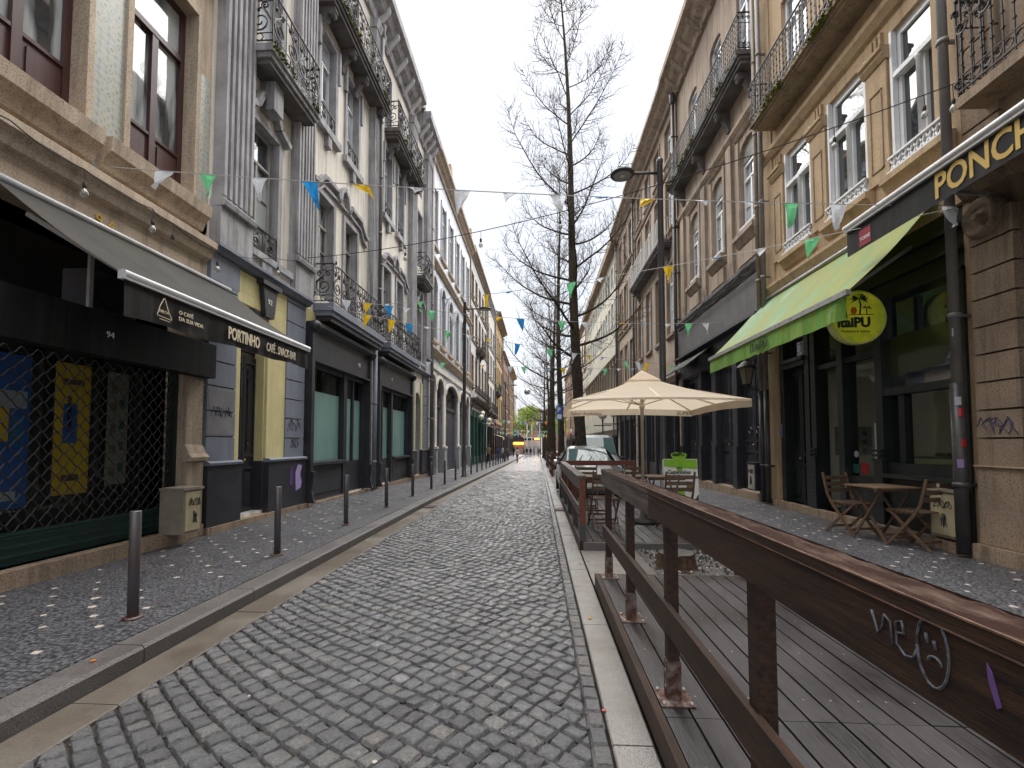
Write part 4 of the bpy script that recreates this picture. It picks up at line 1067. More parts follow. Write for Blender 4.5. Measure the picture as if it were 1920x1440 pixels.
def panel_door(parent, S, y0, y1, z0, z1, mat, rev=.2, leaves=2, glaz=0.0, handle=True, lattice=False, name='door'):
    m = MB(); S.box(m, y0, y1, z0, z1, -rev - .06, -rev, mat); w = (y1 - y0) / leaves
    for k in range(leaves):
        a, b = y0 + k * w, y0 + (k + 1) * w
        S.box(m, a + .01, a + .07, z0, z1 - .01, -rev + .001, -rev + .03, mat); S.box(m, b - .07, b - .01, z0, z1 - .01, -rev + .001, -rev + .03, mat)
        for f in (0, .28, .36, .98): S.box(m, a + .071, b - .071, z0 + (z1 - z0) * f * .97, z0 + (z1 - z0) * f * .97 + .06, -rev + .001, -rev + .028, mat)
        S.box(m, a + .11, b - .11, z0 + .16, z0 + (z1 - z0) * .25, -rev + .001, -rev + .02, mat)
        if lattice:
            za, zb = z0 + (z1 - z0) * .40, z0 + (z1 - z0) * .93; q = .07
            n = int((zb - za + w) / q)
            for i in range(n):
                for sgn in (1, -1):
                    p0 = (a + .08, za + i * q - (w if sgn > 0 else 0)); p1 = (b - .08, p0[1] + sgn * (w - .16))
                    if min(p0[1], p1[1]) < za or max(p0[1], p1[1]) > zb: continue
                    m.obox(S.p(*p0, -rev + .012), S.p(*p1, -rev + .012), .006, .006, mat)
    d = m.build(name, parent)
    if handle:
        h = MB(); h.lathe(S.p((y0 + y1) / 2 + .06, z0 + (z1 - z0) * .33, -rev + .05), [(.012, -.02), (.028, 0), (.02, .025)], M('brass', (.45, .32, .12), rough=.3, metal=.9), 10, 0); h.build('handle', d)
    if glaz:
        g = MB(); S.box(g, y0 + .09, y1 - .09, z0 + (z1 - z0) * .38, z1 - .15, -rev + .002, -rev + .008, glassd); g.build('glass', d)
    return d
d = panel_door(B, S, 8.15, 9.0, .28, 3.3, charp, rev=.2)
m = MB(); iron_run(m, (-5.68, 8.42), (-5.68, 8.74), 1.45, 1.6, 'baluster', iron); iron_run(m, (-5.69, 8.17), (-5.69, 8.98), 3.35, .75, 'scroll', iron, pw=.38); m.build('door_grille', d)
m = MB(); S.quad(m, 8.15, 9, 3.3, 4.2, -.22, glassd); m.build('fanlight', B)
panel_door(B, S, 20.3, 21.2, .2, 3.9, charp, rev=.2)
def shopfront(parent, S, y0, y1, z0, z1, splits, mat, glass, bulk=.9, fasc=.85, paper=None, numbers=None):
    m = MB(); zf = z1 - fasc
    S.box(m, y0 - .14, y0, z0 + .06, z1 + .05, -.05, .20, mat); S.box(m, y1, y1 + .14, z0 + .06, z1 + .05, -.05, .20, mat)
    S.box(m, y0, y1, zf, z1, -.2, .14, mat); S.ext(m, [(.14, z1 - .12), (.3, z1 - .04), (.3, z1 + .05), (0, z1 + .05), (0, z1 - .1)], y0, y1, mat)
    S.ext(m, [(.14, zf), (.2, zf + .02), (.2, zf + .07), (.14, zf + .09)], y0, y1, mat)
    for yy in (y0 - .07, y1 + .07): m.lathe(S.p(yy, z1 - .06, .22), [(.02, -.16), (.10, -.10), (.145, 0), (.10, .11), (.02, .15)], mat, 12)
    for yy in (y0 - .07, y1 + .07): m.prism([S.p(yy - .05, z, d) for d, z in ((.2, .95), (.27, .93), (.26, .7), (.22, .5), (.26, .3), (.3, z0 + .06), (.2, z0 + .06))], (0, .1, 0), mat)
    f = m.build('shopfront', parent)
    if numbers:
        for yy, tx in numbers: text(tx, .17, whitet, S.p(yy, zf + .34, .142), S.s, f, 'number')
    for (a, b, kind) in splits:
        w = MB()
        S.box(w, a - .05, a + .04, z0 + .06, zf, -.12, .06, mat); S.box(w, b - .04, b + .05, z0 + .06, zf, -.12, .058, mat)
        if kind != 'door':
            S.box(w, a + .04, b - .04, z0 + .06, z0 + bulk, -.1, .02, mat); S.box(w, a + .14, b - .14, z0 + .22, z0 + bulk - .16, .021, .045, mat)
            S.ext(w, [(.02, z0 + bulk - .05), (.16, z0 + bulk - .02), (.16, z0 + bulk + .05), (-.1, z0 + bulk + .07), (-.1, z0 + bulk - .05)], a + .04, b - .04, mat)
        else:
            S.box(w, a + .04, b - .04, z0 + .06, z0 + bulk, -.1, -.04, mat)
            c = (a + b) / 2; S.box(w, c - .05, c + .05, z0 + bulk, zf - .02, -.1, -.03, mat)
        S.box(w, a + .04, b - .04, zf - .10, zf, -.12, .03, mat)
        w = w.build('shop_window', parent)
        g = MB(); S.quad(g, a + .03, b - .03, z0 + bulk, zf - .05, -.06, glass); g.build('glass', w)
        if paper:
            g = MB(); S.quad(g, a + .03, b - .03, z0 + bulk, z0 + bulk + (zf - z0 - bulk) * .74, -.10, paper); g.build('paper_lining', w)
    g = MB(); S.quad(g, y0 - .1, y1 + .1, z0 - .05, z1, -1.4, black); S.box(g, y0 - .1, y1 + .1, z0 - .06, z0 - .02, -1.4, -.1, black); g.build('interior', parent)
shopfront(B, S, 10.68, 14.3, .14, 4.44, [(10.72, 12.72, 'w'), (12.84, 14.24, 'door')], charp, glassp, .95, .9, tealp, [(13.45, '90')])
shopfront(B, S, 15.34, 19.2, .10, 4.44, [(15.4, 16.9, 'door'), (17.0, 19.1, 'w')], charp, glassp, .95, .9, tealp, [(16.6, '8')])
pipe(B, S, 14.82, .1, 5.0, .16, .075, greyp); pipe(B, S, 14.9, 5.8, 15.6, .24, .06, pipep, True)
pipe(B, S, 22.5, 0, 15.8, .22, .07, pipep, True)
def squiggle(mb, S, y, z, w, h, d, seed, r=.004, mat=None, n=26):
    rr = random.Random(seed); pts = []
    for i in range(n):
        t = i / (n - 1); pts.append(S.p(y + w * (t + .12 * sin(i * 1.9 + seed)), z + h * (.5 + .45 * sin(i * rr.uniform(1.4, 1.6) + seed)), d))
    mb.tube(pts, r, mat or ink, 4, False)
m = MB()
for y, z, w, h, sd in ((7.4, 2.03, .5, .22, 1), (9.78, 1.85, .5, .3, 3), (9.9, 1.48, .3, .25, 5)): squiggle(m, S, y, z, w, h, .073, sd, .004)
m.build('graffiti', B)
m = MB(); S.box(m, 7.32, 7.96, 2.16, 2.5, .0701, .073, patch); S.box(m, 7.31, 7.97, 1.75, 2.08, .0701, .0732, patch); m.build('paint_patch', B)
m = MB(); m.prism([S.p(y, z, .121) for y, z in ((10.05, .55), (10.25, .6), (10.3, .72), (10.22, .9), (10.3, 1.1), (10.12, 1.13), (10.02, .95))], (.003, 0, 0), lilac); squiggle(m, S, 9.8, .62, .12, .5, .123, 9, .006, purple); m.build('graffiti', B)

def utility_box(S, y0, y1, z0, z1, d0, d1, label, front=boxy, side=boxg, tagd=True, leg=True, dots=0):
    t = thing('utility_box', label, 'utility box', S.p((y0 + y1) / 2, z0, d1))
    m = MB(); S.box(m, y0, y1, z0, z1, d0, d1, side); S.box(m, y0 - .02, y1 + .02, z1, z1 + .035, d0, d1 + .03, side); m.build('cabinet', t)
    m = MB(); S.box(m, y0 + .04, y1 - .04, z0 + .04, z1 - .03, d1 + .001, d1 + .016, front); d = m.build('door', t)
    m = MB()
    squiggle(m, S, y0 + .1, z0 + (z1 - z0) * .62, (y1 - y0) * .6, (z1 - z0) * .2, d1 + .02, 2 + y0, .004)
    squiggle(m, S, y0 + .18, z0 + (z1 - z0) * .2, (y1 - y0) * .2, (z1 - z0) * .35, d1 + .02, 4 + y0, .003)
    m.build('graffiti', d)
    if leg: m = MB(); S.box(m, (y0 + y1) / 2 - .03, (y0 + y1) / 2 + .03, .1, z0, d0, d0 + .05, front); m.build('foot', t)
utility_box(LS, 6.40, 6.76, .29, .92, .07, .42, 'dented cream utility box with scribbles at the foot of the stone pier left')

# ---- the rest of the left row
def bays(y0, y1, n, w):
    st = (y1 - y0) / n; return [(y0 + (i + .5) * st - w / 2, y0 + (i + .5) * st + w / 2) for i in range(n)]
B = thing('arched_building', 'pale blue grey building with arched shuttered doorways behind the left street lamp', 'building', (-5.5, 29, 0))
ground = [(23.2, 24.2), (24.5, 26.3), (27.0, 31.0), (31.8, 33.5), (34.3, 36.0)]
ops = [(a, b, -.1, 5.15, .7) for a, b in ground]
up = bays(22.8, 36.4, 6, 1.2)
ops += [(a, b, 7.15, 10.4, .55) for a, b in up] + [(a, b, 12.2, 15.3) for a, b in up]
m = MB(); wall(m, S, 22.56, 36.6, -.6, 17.2, ops, paleblue, .25, greyst); m.build('wall', B)
m = MB()
for a, b in ground:
    S.box(m, a, b, -.3, 3.6, -.24, -.2, shut)
    z = 0
    while z < 3.5: S.box(m, a, b, z, z + .02, -.1999, -.18, shut); z += .14
    S.box(m, a, b, 3.6, 3.78, -.25, -.1, charp)
m.build('roller_shutter', B)
for a, b in ground:
    m = MB(); S.quad(m, a, b, 3.78, 5.16, -.21, glassd); w = m.build('fanlight', B)
    m = MB(); iron_run(m, (-5.64, a), (-5.64, b), 3.8, 1.2, 'scroll', pw=.8, det=.3); m.build('grille', w)
m = MB()
for y in (22.9, 24.35, 26.65, 31.4, 33.9, 36.3):
    w = .18 if y not in (26.65, 31.4) else .3
    S.box(m, y - w, y + w, 1.3, 5.2, 0, .06, cream); S.box(m, y - w - .05, y + w + .05, -.4, 1.3, 0, .14, greyst); S.box(m, y - w - .07, y + w + .07, 1.3, 1.42, 0, .17, cream)
for a, b in ground:
    c, w = (a + b) / 2, (b - a) / 2 + .07
    pts = [(c - w * cos(pi * k / 10), 4.45 + .8 * sin(pi * k / 10)) for k in range(11)]
    for p, q in zip(pts, pts[1:]): m.obox(S.p(*p, .05), S.p(*q, .05), .1, .16, cream)
S.box(m, 22.56, 36.6, 5.5, 5.75, 0, .1, cream); S.ext(m, [(0, 6.1), (.1, 6.12), (.28, 6.4), (.28, 6.5), (0, 6.55)], 22.56, 36.6, granite); S.ext(m, [(0, 10.9), (.1, 10.92), (.25, 11.1), (.25, 11.2), (0, 11.24)], 22.56, 36.6, granite)
for a, b in up:
    for z0, z1 in ((7.15, 10.4), (12.2, 15.3)):
        S.box(m, a - .12, a, z0 - .1, z1 - (.5 if z0 < 8 else -.12), 0, .06, whitew); S.box(m, b, b + .12, z0 - .1, z1 - (.5 if z0 < 8 else -.12), 0, .06, whitew); S.box(m, a - .16, b + .16, z0 - .25, z0 - .101, 0, .14, granite)
    c, w = (a + b) / 2, (b - a) / 2 + .05
    pts = [(c - w * cos(pi * k / 10), 9.85 + .62 * sin(pi * k / 10)) for k in range(11)]
    for p, q in zip(pts, pts[1:]): m.obox(S.p(*p, .04), S.p(*q, .04), .08, .12, whitew)
m.build('moulding', B)
for a, b in up:
    window(B, S, a, b, 7.15, 10.38, whitep, glassw, .18, .3, 2, 2, .07); window(B, S, a, b, 12.2, 15.3, whitep, glassw, .12, .28, 2, 2, .07)
cornice(B, S, 22.6, 36.6, 16.5, .5, .7, granite); roof(B, S, 22.6, 36.6, 17.2)
m = MB()
for y in (26.3, 30.2, 34.5): S.box(m, y, y + .5, 17.2, 18.0, -.4, .4, granite)
m.build('parapet_pier', B)
pipe(B, S, 22.75, 0, 16.5, .2, .07, pipep, True)

def row_house(side, y0, y1, top, wallm, label, nb=3, floors=((6, 8.5), (9.6, 12), (13, 15)), trim=None, frame=whitep, glass=glassw, shop=charp, balc=(), shopz=4.2, winw=1.1, corn=.45, cmat=None, shoph=None, name='terraced_house', narrow=False):
    S = side; g = G((y0 + y1) / 2); trim = trim or granite
    B = thing(name, label, 'building', S.p((y0 + y1) / 2, g, 0))
    bb = bays(y0 + .3, y1 - .3, nb, winw)
    ops = [(a, b, z0, z1) for z0, z1 in floors for a, b in bb]
    sh = bays(y0 + .3, y1 - .3, nb, (y1 - y0 - .6) / nb * .84)
    ops += [(y0 + .3, y1 - .3, g - .1, shopz)]
    m = MB(); wall(m, S, y0, y1, g - 1, top, ops, wallm, .2, trim); m.build('wall', B)
    for z0, z1 in floors:
        for a, b in bb: window(B, S, a, b, z0, z1, frame, glass, .14, .27, 2, 1, .07, sill=trim, surround=trim, sw=.12)
    m = MB()
    es = [y0 + .301] + [v for ab in sh for v in ab] + [y1 - .301]
    for a, b in zip(es[::2], es[1::2]): S.box(m, a + .001, b - .001, g - .3, shopz - .001, -.19, .02, shop)
    for a, b in sh:
        S.box(m, a, b, g - .2, g + .8, -.15, -.08, shop); S.box(m, a, b, shopz - .5, shopz, -.15, -.05, shop)
        for y in (a, (a + b) / 2 - .05, b - .1): S.box(m, y, y + .1, g + .8, shopz - .5, -.15, -.06, shop)
    f = m.build('shopfront', B)
    m = MB()
    for a, b in sh: S.quad(m, a, b, g, shopz - .4, -.13, glassd)
    m.build('glass', f)
    m = MB(); S.ext(m, [(0, shopz + .25), (.1, shopz + .28), (.2, shopz + .5), (0, shopz + .55)], y0, y1, trim)
    for (z0, z1) in floors[1:]: S.ext(m, [(0, z0 - .5), (.08, z0 - .48), (.12, z0 - .36), (0, z0 - .34)], y0, y1, trim)
    for y in (y0, y1 - .3): S.box(m, y + .001, y + .299, shopz + .56, top - .6, 0, .07, trim)
    m.build('moulding', B)
    cornice(B, S, y0, y1, top - .6, corn, .6, cmat or trim)
    roof(B, S, y0, y1, top, h=2)
    for (ya, yb, z, style, rm, sl, mo) in balc:
        balcony(B, S, ya, yb, z, .55, .95, style, slab=sl, thick=.3, railmat=rm, det=.3, pw=.6, soffit=sl, mossy=mo, brackets=(ya + .4, yb - .4))
    pipe(B, S, y1 - .1, g, top - .6, .16, .06, piped)
    return B
row_house(LS, 36.62, 48.8, 17.6, whitew, 'white house with dark green shopfront and mossy iron balconies on the left', 5, ((6.3, 8.9), (10.6, 12.8), (14, 15.8)), granite_b, greyfr, glassd, greensh, [(37, 48, 5.3, 'scroll', iron, greysh, True), (40.3, 43.2, 9.9, 'scroll', iron, greysh, True)], 4.4, 1.0)
row_house(LS, 48.82, 57.5, 17.4, cream, 'cream house with grey windows between the white and the yellow house', 3, ((5.5, 8), (9.3, 11.6), (12.8, 14.8)), greyst, greyfr, glassd, charp, [(49.3, 57, 5, 'scroll', iron, greysh, False)], 3.9)
row_house(LS, 57.52, 70, 18.2, ochre, 'yellow ochre house with a projecting cornice, far down the left side', 4, ((5, 7.8), (9.2, 11.8), (13.2, 15.8)), granite_b, greyfr, glassd, charp, [(58, 62, 8.2, 'slim', greensh, greysh, False)], 3.6, corn=.8)
row_house(LS, 70.02, 84, 15.6, rose, 'rose brown terraced house past the yellow one', 4, ((4.3, 6.8), (8, 10.4), (11.6, 13.6)), granite_b, greyfr, glassd, charp, [], 3.2)
row_house(LS, 84.02, 100, 15.6, granite_b, 'last brown stone house of the left row before the square', 5, ((4.0, 6.6), (7.8, 10.2), (11.4, 13.4)), granite_o, greyfr, glassd, charp, [], 3.0, corn=.9)
# ================================================================== RIGHT FRONT
S = RS
# ---- rusticated granite building at the right edge
B = thing('rusticated_building', 'banded brown granite building with an ornate iron balcony at the right edge', 'building', (5.75, 3, 0))
m = MB(); wall(m, S, -3, 6.40, -.1, 17, [(1.0, 5.72, .35, 4.5), (3.2, 4.6, 6.1, 8.9), (.8, 2.2, 6.1, 8.9)], granite_b, .3); m.build('wall', B)
m = MB()
z = 1.32
while z < 4.3:
    S.box(m, 5.76, 6.32, z, z + .33, 0, .10, granite_b); z += .355
S.box(m, 5.73, 6.36, .32, 1.30, 0, .09, granite_b); S.box(m, 5.7, 6.38, 1.30, 1.319, 0, .12, granite_o); S.box(m, -3, 6.39, .05, .31, 0, .16, granite_b)
z = 5.0
while z < 16: S.box(m, 5.9, 6.39, z, z + .34, 0, .06, granite_b); z += .37
m.build('pier', B)
m = MB()   # carved roundel bracket and string course
m.lathe(S.p(6.12, 4.48, .02), [(.26, 0), (.26, -.1), (.2, -.16), (.14, -.1), (.06, -.12), (.04, -.2)], granite_b, 20, 0)
S.ext(m, [(0, 4.8), (.1, 4.82), (.3, 5.1), (.3, 5.25), (0, 5.3)], -3, 6.39, granite_b)
m.build('moulding', B)
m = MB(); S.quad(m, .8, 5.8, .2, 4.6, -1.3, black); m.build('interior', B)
m = MB()
for y in (1.4, 2.6, 3.8, 5.0, 5.62): S.box(m, y - .08, y + .08, .35, 4.5, -.25, -.1, charw)
for z in (.35, 1.2, 3.2, 4.4): S.box(m, 1.0, 5.72, z, z + .1, -.24, -.11, charw)
m.build('shop_frame', B)
m = MB(); S.quad(m, 1, 5.72, .4, 4.4, -.2, glassd); m.build('glass', B)
for a, b in ((3.2, 4.6), (.8, 2.2)): window(B, S, a, b, 6.1, 8.9, whitep, glassw, .2, .27, 2, 1, .08)
b_ = MB(); S.box(b_, .2, 6.05, 5.85, 5.98, 0, .42, granite_b); b_ = b_.build('balcony', B)
m = MB()
iron_run(m, (5.34, .2), (5.34, 6.02), 6.0, 1.25, 'baluster', iron, r=.014); iron_run(m, (5.74, 6.02), (5.34, 6.02), 6.0, 1.25, 'baluster', iron, r=.014)
y = .3
while y < 5.9:
    for q in (0, 1): m.tube([(5.33, y + x, 6.02 + zz) for x, zz in scroll_pts(.1 + q * .14, 1.02 - q * .2, .085, pi * q, 1.6, 14, .15, 1 if q else -1)], .012, iron, 4, False)
    y += .3
m.build('railing', b_)
# ---- ochre granite building with the juice shop
B = thing('ochre_building', 'warm ochre granite building with white windows above the green awning', 'building', (5.75, 9, 0))
WR = [(6.62, 7.64), (8.2, 9.28), (9.86, 10.88)]
ops = [(a, b, 6.12, 8.3) for a, b in WR] + [(a, b, 9.5, 12.0) for a, b in WR] + [(a, b, 13.2, 15.4) for a, b in WR] + [(6.5, 11.3, .26, 4.85)]
m = MB(); wall(m, S, 6.40, 11.85, -.2, 16.8, ops, granite_o, .26); m.build('wall', B)
m = MB()
for a, b in ((7.68, 8.16), (9.32, 9.82), (10.92, 11.4)):
    S.box(m, a, b, 5.95, 7.9, 0, .05, granite_o)
    for u, v, w, x in ((a + .10, b - .10, 6.15, 6.17), (a + .10, b - .10, 7.48, 7.50), (a + .10, a + .12, 6.15, 7.5), (b - .12, b - .10, 6.15, 7.5)): S.box(m, u, v, w, x, .0501, .065, granite_b)
    S.ext(m, [(0, 7.9), (.07, 7.92), (.12, 8.0), (.12, 8.04), (.16, 8.07), (.16, 8.12), (0, 8.14)], a - .03, b + .03, granite_o)
    for q in (.1, .2, .3): S.box(m, a + q, a + q + .05, 8.25, 8.45, 0, .05, granite_o)
for a, b in WR:
    S.ext(m, [(0, 5.62), (.05, 5.64), (.12, 5.78), (.17, 5.8), (.17, 5.9), (0, 5.92)], a - .12, b + .12, granite_o)
S.ext(m, [(0, 8.55), (.06, 8.58), (.14, 8.7), (.14, 8.8), (0, 8.82)], 6.41, 11.84, granite_o)
S.ext(m, [(0, 5.20), (.08, 5.22), (.16, 5.38), (.16, 5.44), (0, 5.46)], 6.41, 11.84, granite_o)
for y in (6.42, 11.42): S.box(m, y + .001, y + .40, 4.86, 16, 0, .04, granite_o)
S.box(m, 11.32, 11.84, .26, 4.9, 0, .05, granite_o); S.box(m, 11.36, 11.46, .3, 1.3, .0501, .075, granite_o); S.box(m, 11.36, 11.46, 1.4, 4.8, .0501, .07, granite_o)
m.build('moulding', B)
for a, b in WR:
    w = window(B, S, a, b, 6.12, 8.3, whitep, glassd, .10, .34, 2, 0, .12)
    m = MB(); S.box(m, a, a + .05, 6.12, 8.3, -.06, .02, whitep); S.box(m, b - .05, b, 6.12, 8.3, -.06, .02, whitep); S.box(m, a + .05, b - .05, 7.50, 7.58, -.06, .015, whitep); m.lathe(S.p((a + b) / 2, 6.3, -.03), [(.04, 0), (.04, 1.15), (.055, 1.17), (.055, 1.22)], whitep, 8); m.build('casing', w)
    for z0, z1 in ((9.5, 12.0), (13.2, 15.4)): window(B, S, a, b, z0, z1, whitep, glassw, .12, .27, 2, 1, .09)
    m = MB(); S.box(m, a - .02, b + .02, 5.93, 5.96, .0, .12, whitep); S.box(m, a - .02, b + .02, 6.17, 6.2, .0, .1, whitep); S.box(m, a, b, 5.961, 6.169, .02, .03, whitep)
    n = 9; wd = (b - a) / n
    for k in range(n + 1):
        for sg in (1, -1):
            y = a + k * wd
            if a - .01 <= y + sg * wd <= b + .01: m.obox(S.p(y, 5.96, .06), S.p(y + sg * wd, 6.17, .06), .03, .025, whitep)
    m.build('lattice', w)
balcony(B, S, 5.6 + .82, 11.38, 9.38, .56, 1.0, 'baluster', granite_b, .2, railmat=iron, soffit=granite_b, mossy=True)
cornice(B, S, 6.4, 11.85, 16.2, .6, .9, granite_b, dent=.5); roof(B, S, 6.4, 11.85, 17.1)
pipe(B, S, 6.47, .15, 2.4, .2, .075, piped); pipe(B, S, 6.46, 2.4, 16, .2, .06, pipep)
pipe(B, S, 11.62, .15, 2.9, .2, .06, piped); pipe(B, S, 11.62, 2.9, 16, .2, .055, pipep); pipe(B, S, 11.88, .15, 2.9, .2, .06, piped); pipe(B, S, 11.88, 2.9, 16, .2, .05, pipeb)
m = MB(); S.box(m, 6.4, 11.84, .06, .26, -.3, .14, granite_b); m.build('doorstep', B)
# shop: frames, glass, open doorway, interior
m = MB(); S.box(m, 6.5, 11.3, 4.0, 4.85, -.35, -.02, charw)
for z in (3.95, 4.25, 4.55): S.box(m, 6.5, 11.3, z, z + .05, -.3, .06, charw)
for y in (6.58, 8.12, 9.12, 9.98, 10.2, 11.2): S.box(m, y - .08, y + .08, .26, 4.0, -.22, .04, charw)
for y in (8.12, 9.98): 
    S.box(m, y - .10, y + .10, .26, 1.3, .0401, .09, charw)
    for z in (1.3, 1.38, 1.46, .9, .6): S.box(m, y - .11, y + .11, z, z + .035, .0402, .11, charw)
S.box(m, 6.66, 8.04, .26, 1.05, -.16, .0, charw); S.box(m, 6.8, 7.9, .4, .9, .001, .03, charw); S.ext(m, [(0, 1.02), (.1, 1.04), (.1, 1.1), (-.15, 1.12)], 6.66, 8.04, charw)
S.box(m, 6.66, 8.04, 1.1, 1.28, -.16, .0, charw); S.box(m, 6.66, 8.04, 2.38, 2.5, -.16, .03, charw); S.box(m, 7.66, 7.78, 1.28, 2.38, -.14, -.02, charw)
S.box(m, 8.2, 9.04, .26, 1.0, -.16, -.02, charw); S.box(m, 8.2, 9.04, 3.1, 3.2, -.14, .0, charw)
S.box(m, 9.2, 9.9, 3.1, 3.2, -.2, .0, charw); S.box(m, 10.28, 11.12, 3.3, 3.42, -.2, .05, charw); S.box(m, 10.28, 11.12, 3.42, 3.5, -.2, .1, charw)
f = m.build('shopfront', B)
m = MB(); S.quad(m, 6.6, 8.1, 1.2, 2.4, -.1, glasst); S.quad(m, 6.6, 8.1, 2.45, 3.95, -.1, glassd); S.quad(m, 8.2, 9.04, 1.0, 3.95, -.09, glasst); S.quad(m, 9.2, 9.9, 3.2, 3.95, -.12, glassd); S.quad(m, 10.28, 11.12, 3.5, 3.95, -.12, glassd); m.build('glass', f)
m = MB(); m.face([S.p(7.0, 2.75, -.098), S.p(8.05, 2.7, -.098), S.p(8.05, 3.35, -.098), S.p(6.7, 3.35, -.098)], M('green_reflection_paint', (.045, .055, .018), None, rough=.12)); m.build('painted_reflection', f)  # dark green patch painted in for a reflection on the upper pane
panel_door(B, S, 10.28, 11.12, .26, 3.3, charw, .14, 2, lattice=True)
m = MB()
S.quad(m, 6.5, 10.2, .2, 4.0, -1.7, tileint); S.box(m, 6.5, 10.2, .2, .25, -1.7, -.2, stumpt); S.box(m, 6.5, 10.2, 4.0, 4.05, -1.7, -.35, tileint)
m.face([S.p(10.2, .2, -.25), S.p(10.2, 4, -.25), S.p(10.2, 4, -2.6), S.p(10.2, .2, -2.6)], tileint)
m.face([S.p(6.5, .2, -.25), S.p(6.5, 4, -.25), S.p(6.5, 4, -2.6), S.p(6.5, .2, -2.6)], tileint)
inn = m.build('interior', B)
m = MB(); S.box(m, 6.7, 8.2, .25, 1.25, -1.4, -.7, stainless); S.box(m, 6.7, 8.2, 1.35, 1.38, -1.3, -.5, stainless)
for k in range(9): m.lathe(S.p(6.8 + k * .15, 1.41, -.8), [(.05, -.02), (.06, 0), (.04, .03)], tablew, 8)
S.box(m, 7.3, 7.9, 1.25, 1.75, -1.3, -1.0, black)
m.build('counter', inn)
m = MB(); m.face([S.p(10.19, 1.35, -.5), S.p(10.19, 1.35, -1.25), S.p(10.19, 1.95, -1.25), S.p(10.19, 1.95, -.5)], PW)
for i in range(3):
    for j in range(3): m.lathe((RS.X + .6 + i * .25, 10.185, 1.45 + j * .18), [(.05, -.008), (.05, 0)], random.choice((brownt, tablew, greensh)), 8, 1)
tag(m.build('menu_board'), 'pale menu board with food pictures on the wall inside the open doorway', 'menu board')
m = MB(); S.box(m, 8.28, 8.42, 1.05, 1.95, -.085, -.08, F_white); S.box(m, 8.6, 8.78, 1.05, 1.25, -.085, -.08, redl); S.box(m, 8.8, 9.0, 1.05, 1.22, -.085, -.08, greensh); m.lathe(S.p(8.9, 1.4, -.085), [(.06, 0), (.06, -.004)], F_white, 14, 0); m.build('sticker', f)
m = MB(); S.box(m, 11.2, 11.3, 1.75, 2.05, .041, .06, pipep); S.box(m, 11.22, 11.28, 1.8, 1.9, .0601, .066, PB); m.build('intercom', B)
STK = [(3.02, F_white), (2.42, black), (2.5, F_white), (2.1, F_white), (1.95, redl), (1.55, redl), (1.28, F_lilac), (3.42, F_white)]
m = MB()
for i, (z, mt) in enumerate(STK):
    a0 = pi + .5 + (i % 3) * .3; r = .0785 if z < 2.4 else .0635
    for k in range(4):
        a, b = a0 + k * .22, a0 + (k + 1) * .22
        m.face([(5.55 + r * cos(a), 6.47 + r * sin(a), z), (5.55 + r * cos(b), 6.47 + r * sin(b), z), (5.55 + r * cos(b), 6.47 + r * sin(b), z + .11), (5.55 + r * cos(a), 6.47 + r * sin(a), z + .11)], mt)
m.build('sticker', B)
m = MB(); squiggle(m, S, 5.85, 1.70, .42, .24, .106, 11, .006, M('ink_blue', (.05, .055, .13), None)); B1 = [o for o in COL.objects if o.name == 'rusticated_building'][0]; m.build('graffiti', B1)
utility_box(RS, 6.56, 7.02, .30, .93, .0, .16, 'cream meter box with scribbles on the wall beside the grey downpipe', leg=False)
utility_box(RS, 12.02, 12.45, .40, 1.08, .02, .32, 'small cabinet covered in torn stickers beside the twin downpipes', front=PW, side=charp, leg=True)
# Itaipu awning
A = thing('shop_awning', 'open green and yellow canvas awning over the juice shop', 'awning', (5.75, 9.4, 5.1))
y0, y1, zb, zt, db = 6.8, 12.1, 3.76, 5.17, 1.35
m = MB(); n = 60
for i in range(n):
    for j in range(9):
        def P(a, b):
            u, v = a / n, b / 9
            return S.p(y0 + (y1 - y0) * u, zt + (zb - zt) * v - (.06 + .018 * sin(u * 19) + .012 * sin(u * 41 + v * 3)) * sin(pi * v), .03 + (db - .03) * v)
        m.face([P(i, j), P(i + 1, j), P(i + 1, j + 1), P(i, j + 1)], greenc, True)
m.build('canopy', A)
m = MB(); S.box(m, y0 - .03, y1 + .03, zb - .05, zb + .03, db - .04, db + .035, galv); m.tube([S.p(y0, zt, .07), S.p(y1, zt, .07)], .05, galv, 8); m.build('front_bar', A)
m = MB()
w = lambda y: (.012 * sin(y * 8)) + (.07 * sin(y * 17) * max(0, 7.5 - y) / .7)
for i in range(64):
    a, b = y0 + (y1 - y0) * i / 64, y0 + (y1 - y0) * (i + 1) / 64
    zz = zb - .05
    m.face([S.p(a, zz, db), S.p(b, zz, db), S.p(b, zz - .16, db + w(b) * .6), S.p(a, zz - .16, db + w(a) * .6)], greenv, True)
    m.face([S.p(a, zz - .16, db + w(a) * .6), S.p(b, zz - .16, db + w(b) * .6), S.p(b, zz - .32, db + w(b)), S.p(a, zz - .32, db + w(a))], greenv, True)
v = m.build('valance', A)
text('ITAIPÚ', .235, darkt, S.p(9.80, zb - .30, db + .03), 1, v, bold=.003, sx=1.05)
m = MB()
for y in (y0 + .5, y1 - .5): m.obox(S.p(y, 4.6, .05), S.p(y, zb - .02, db - .05), .03, .05, galv)
m.build('arm', A)
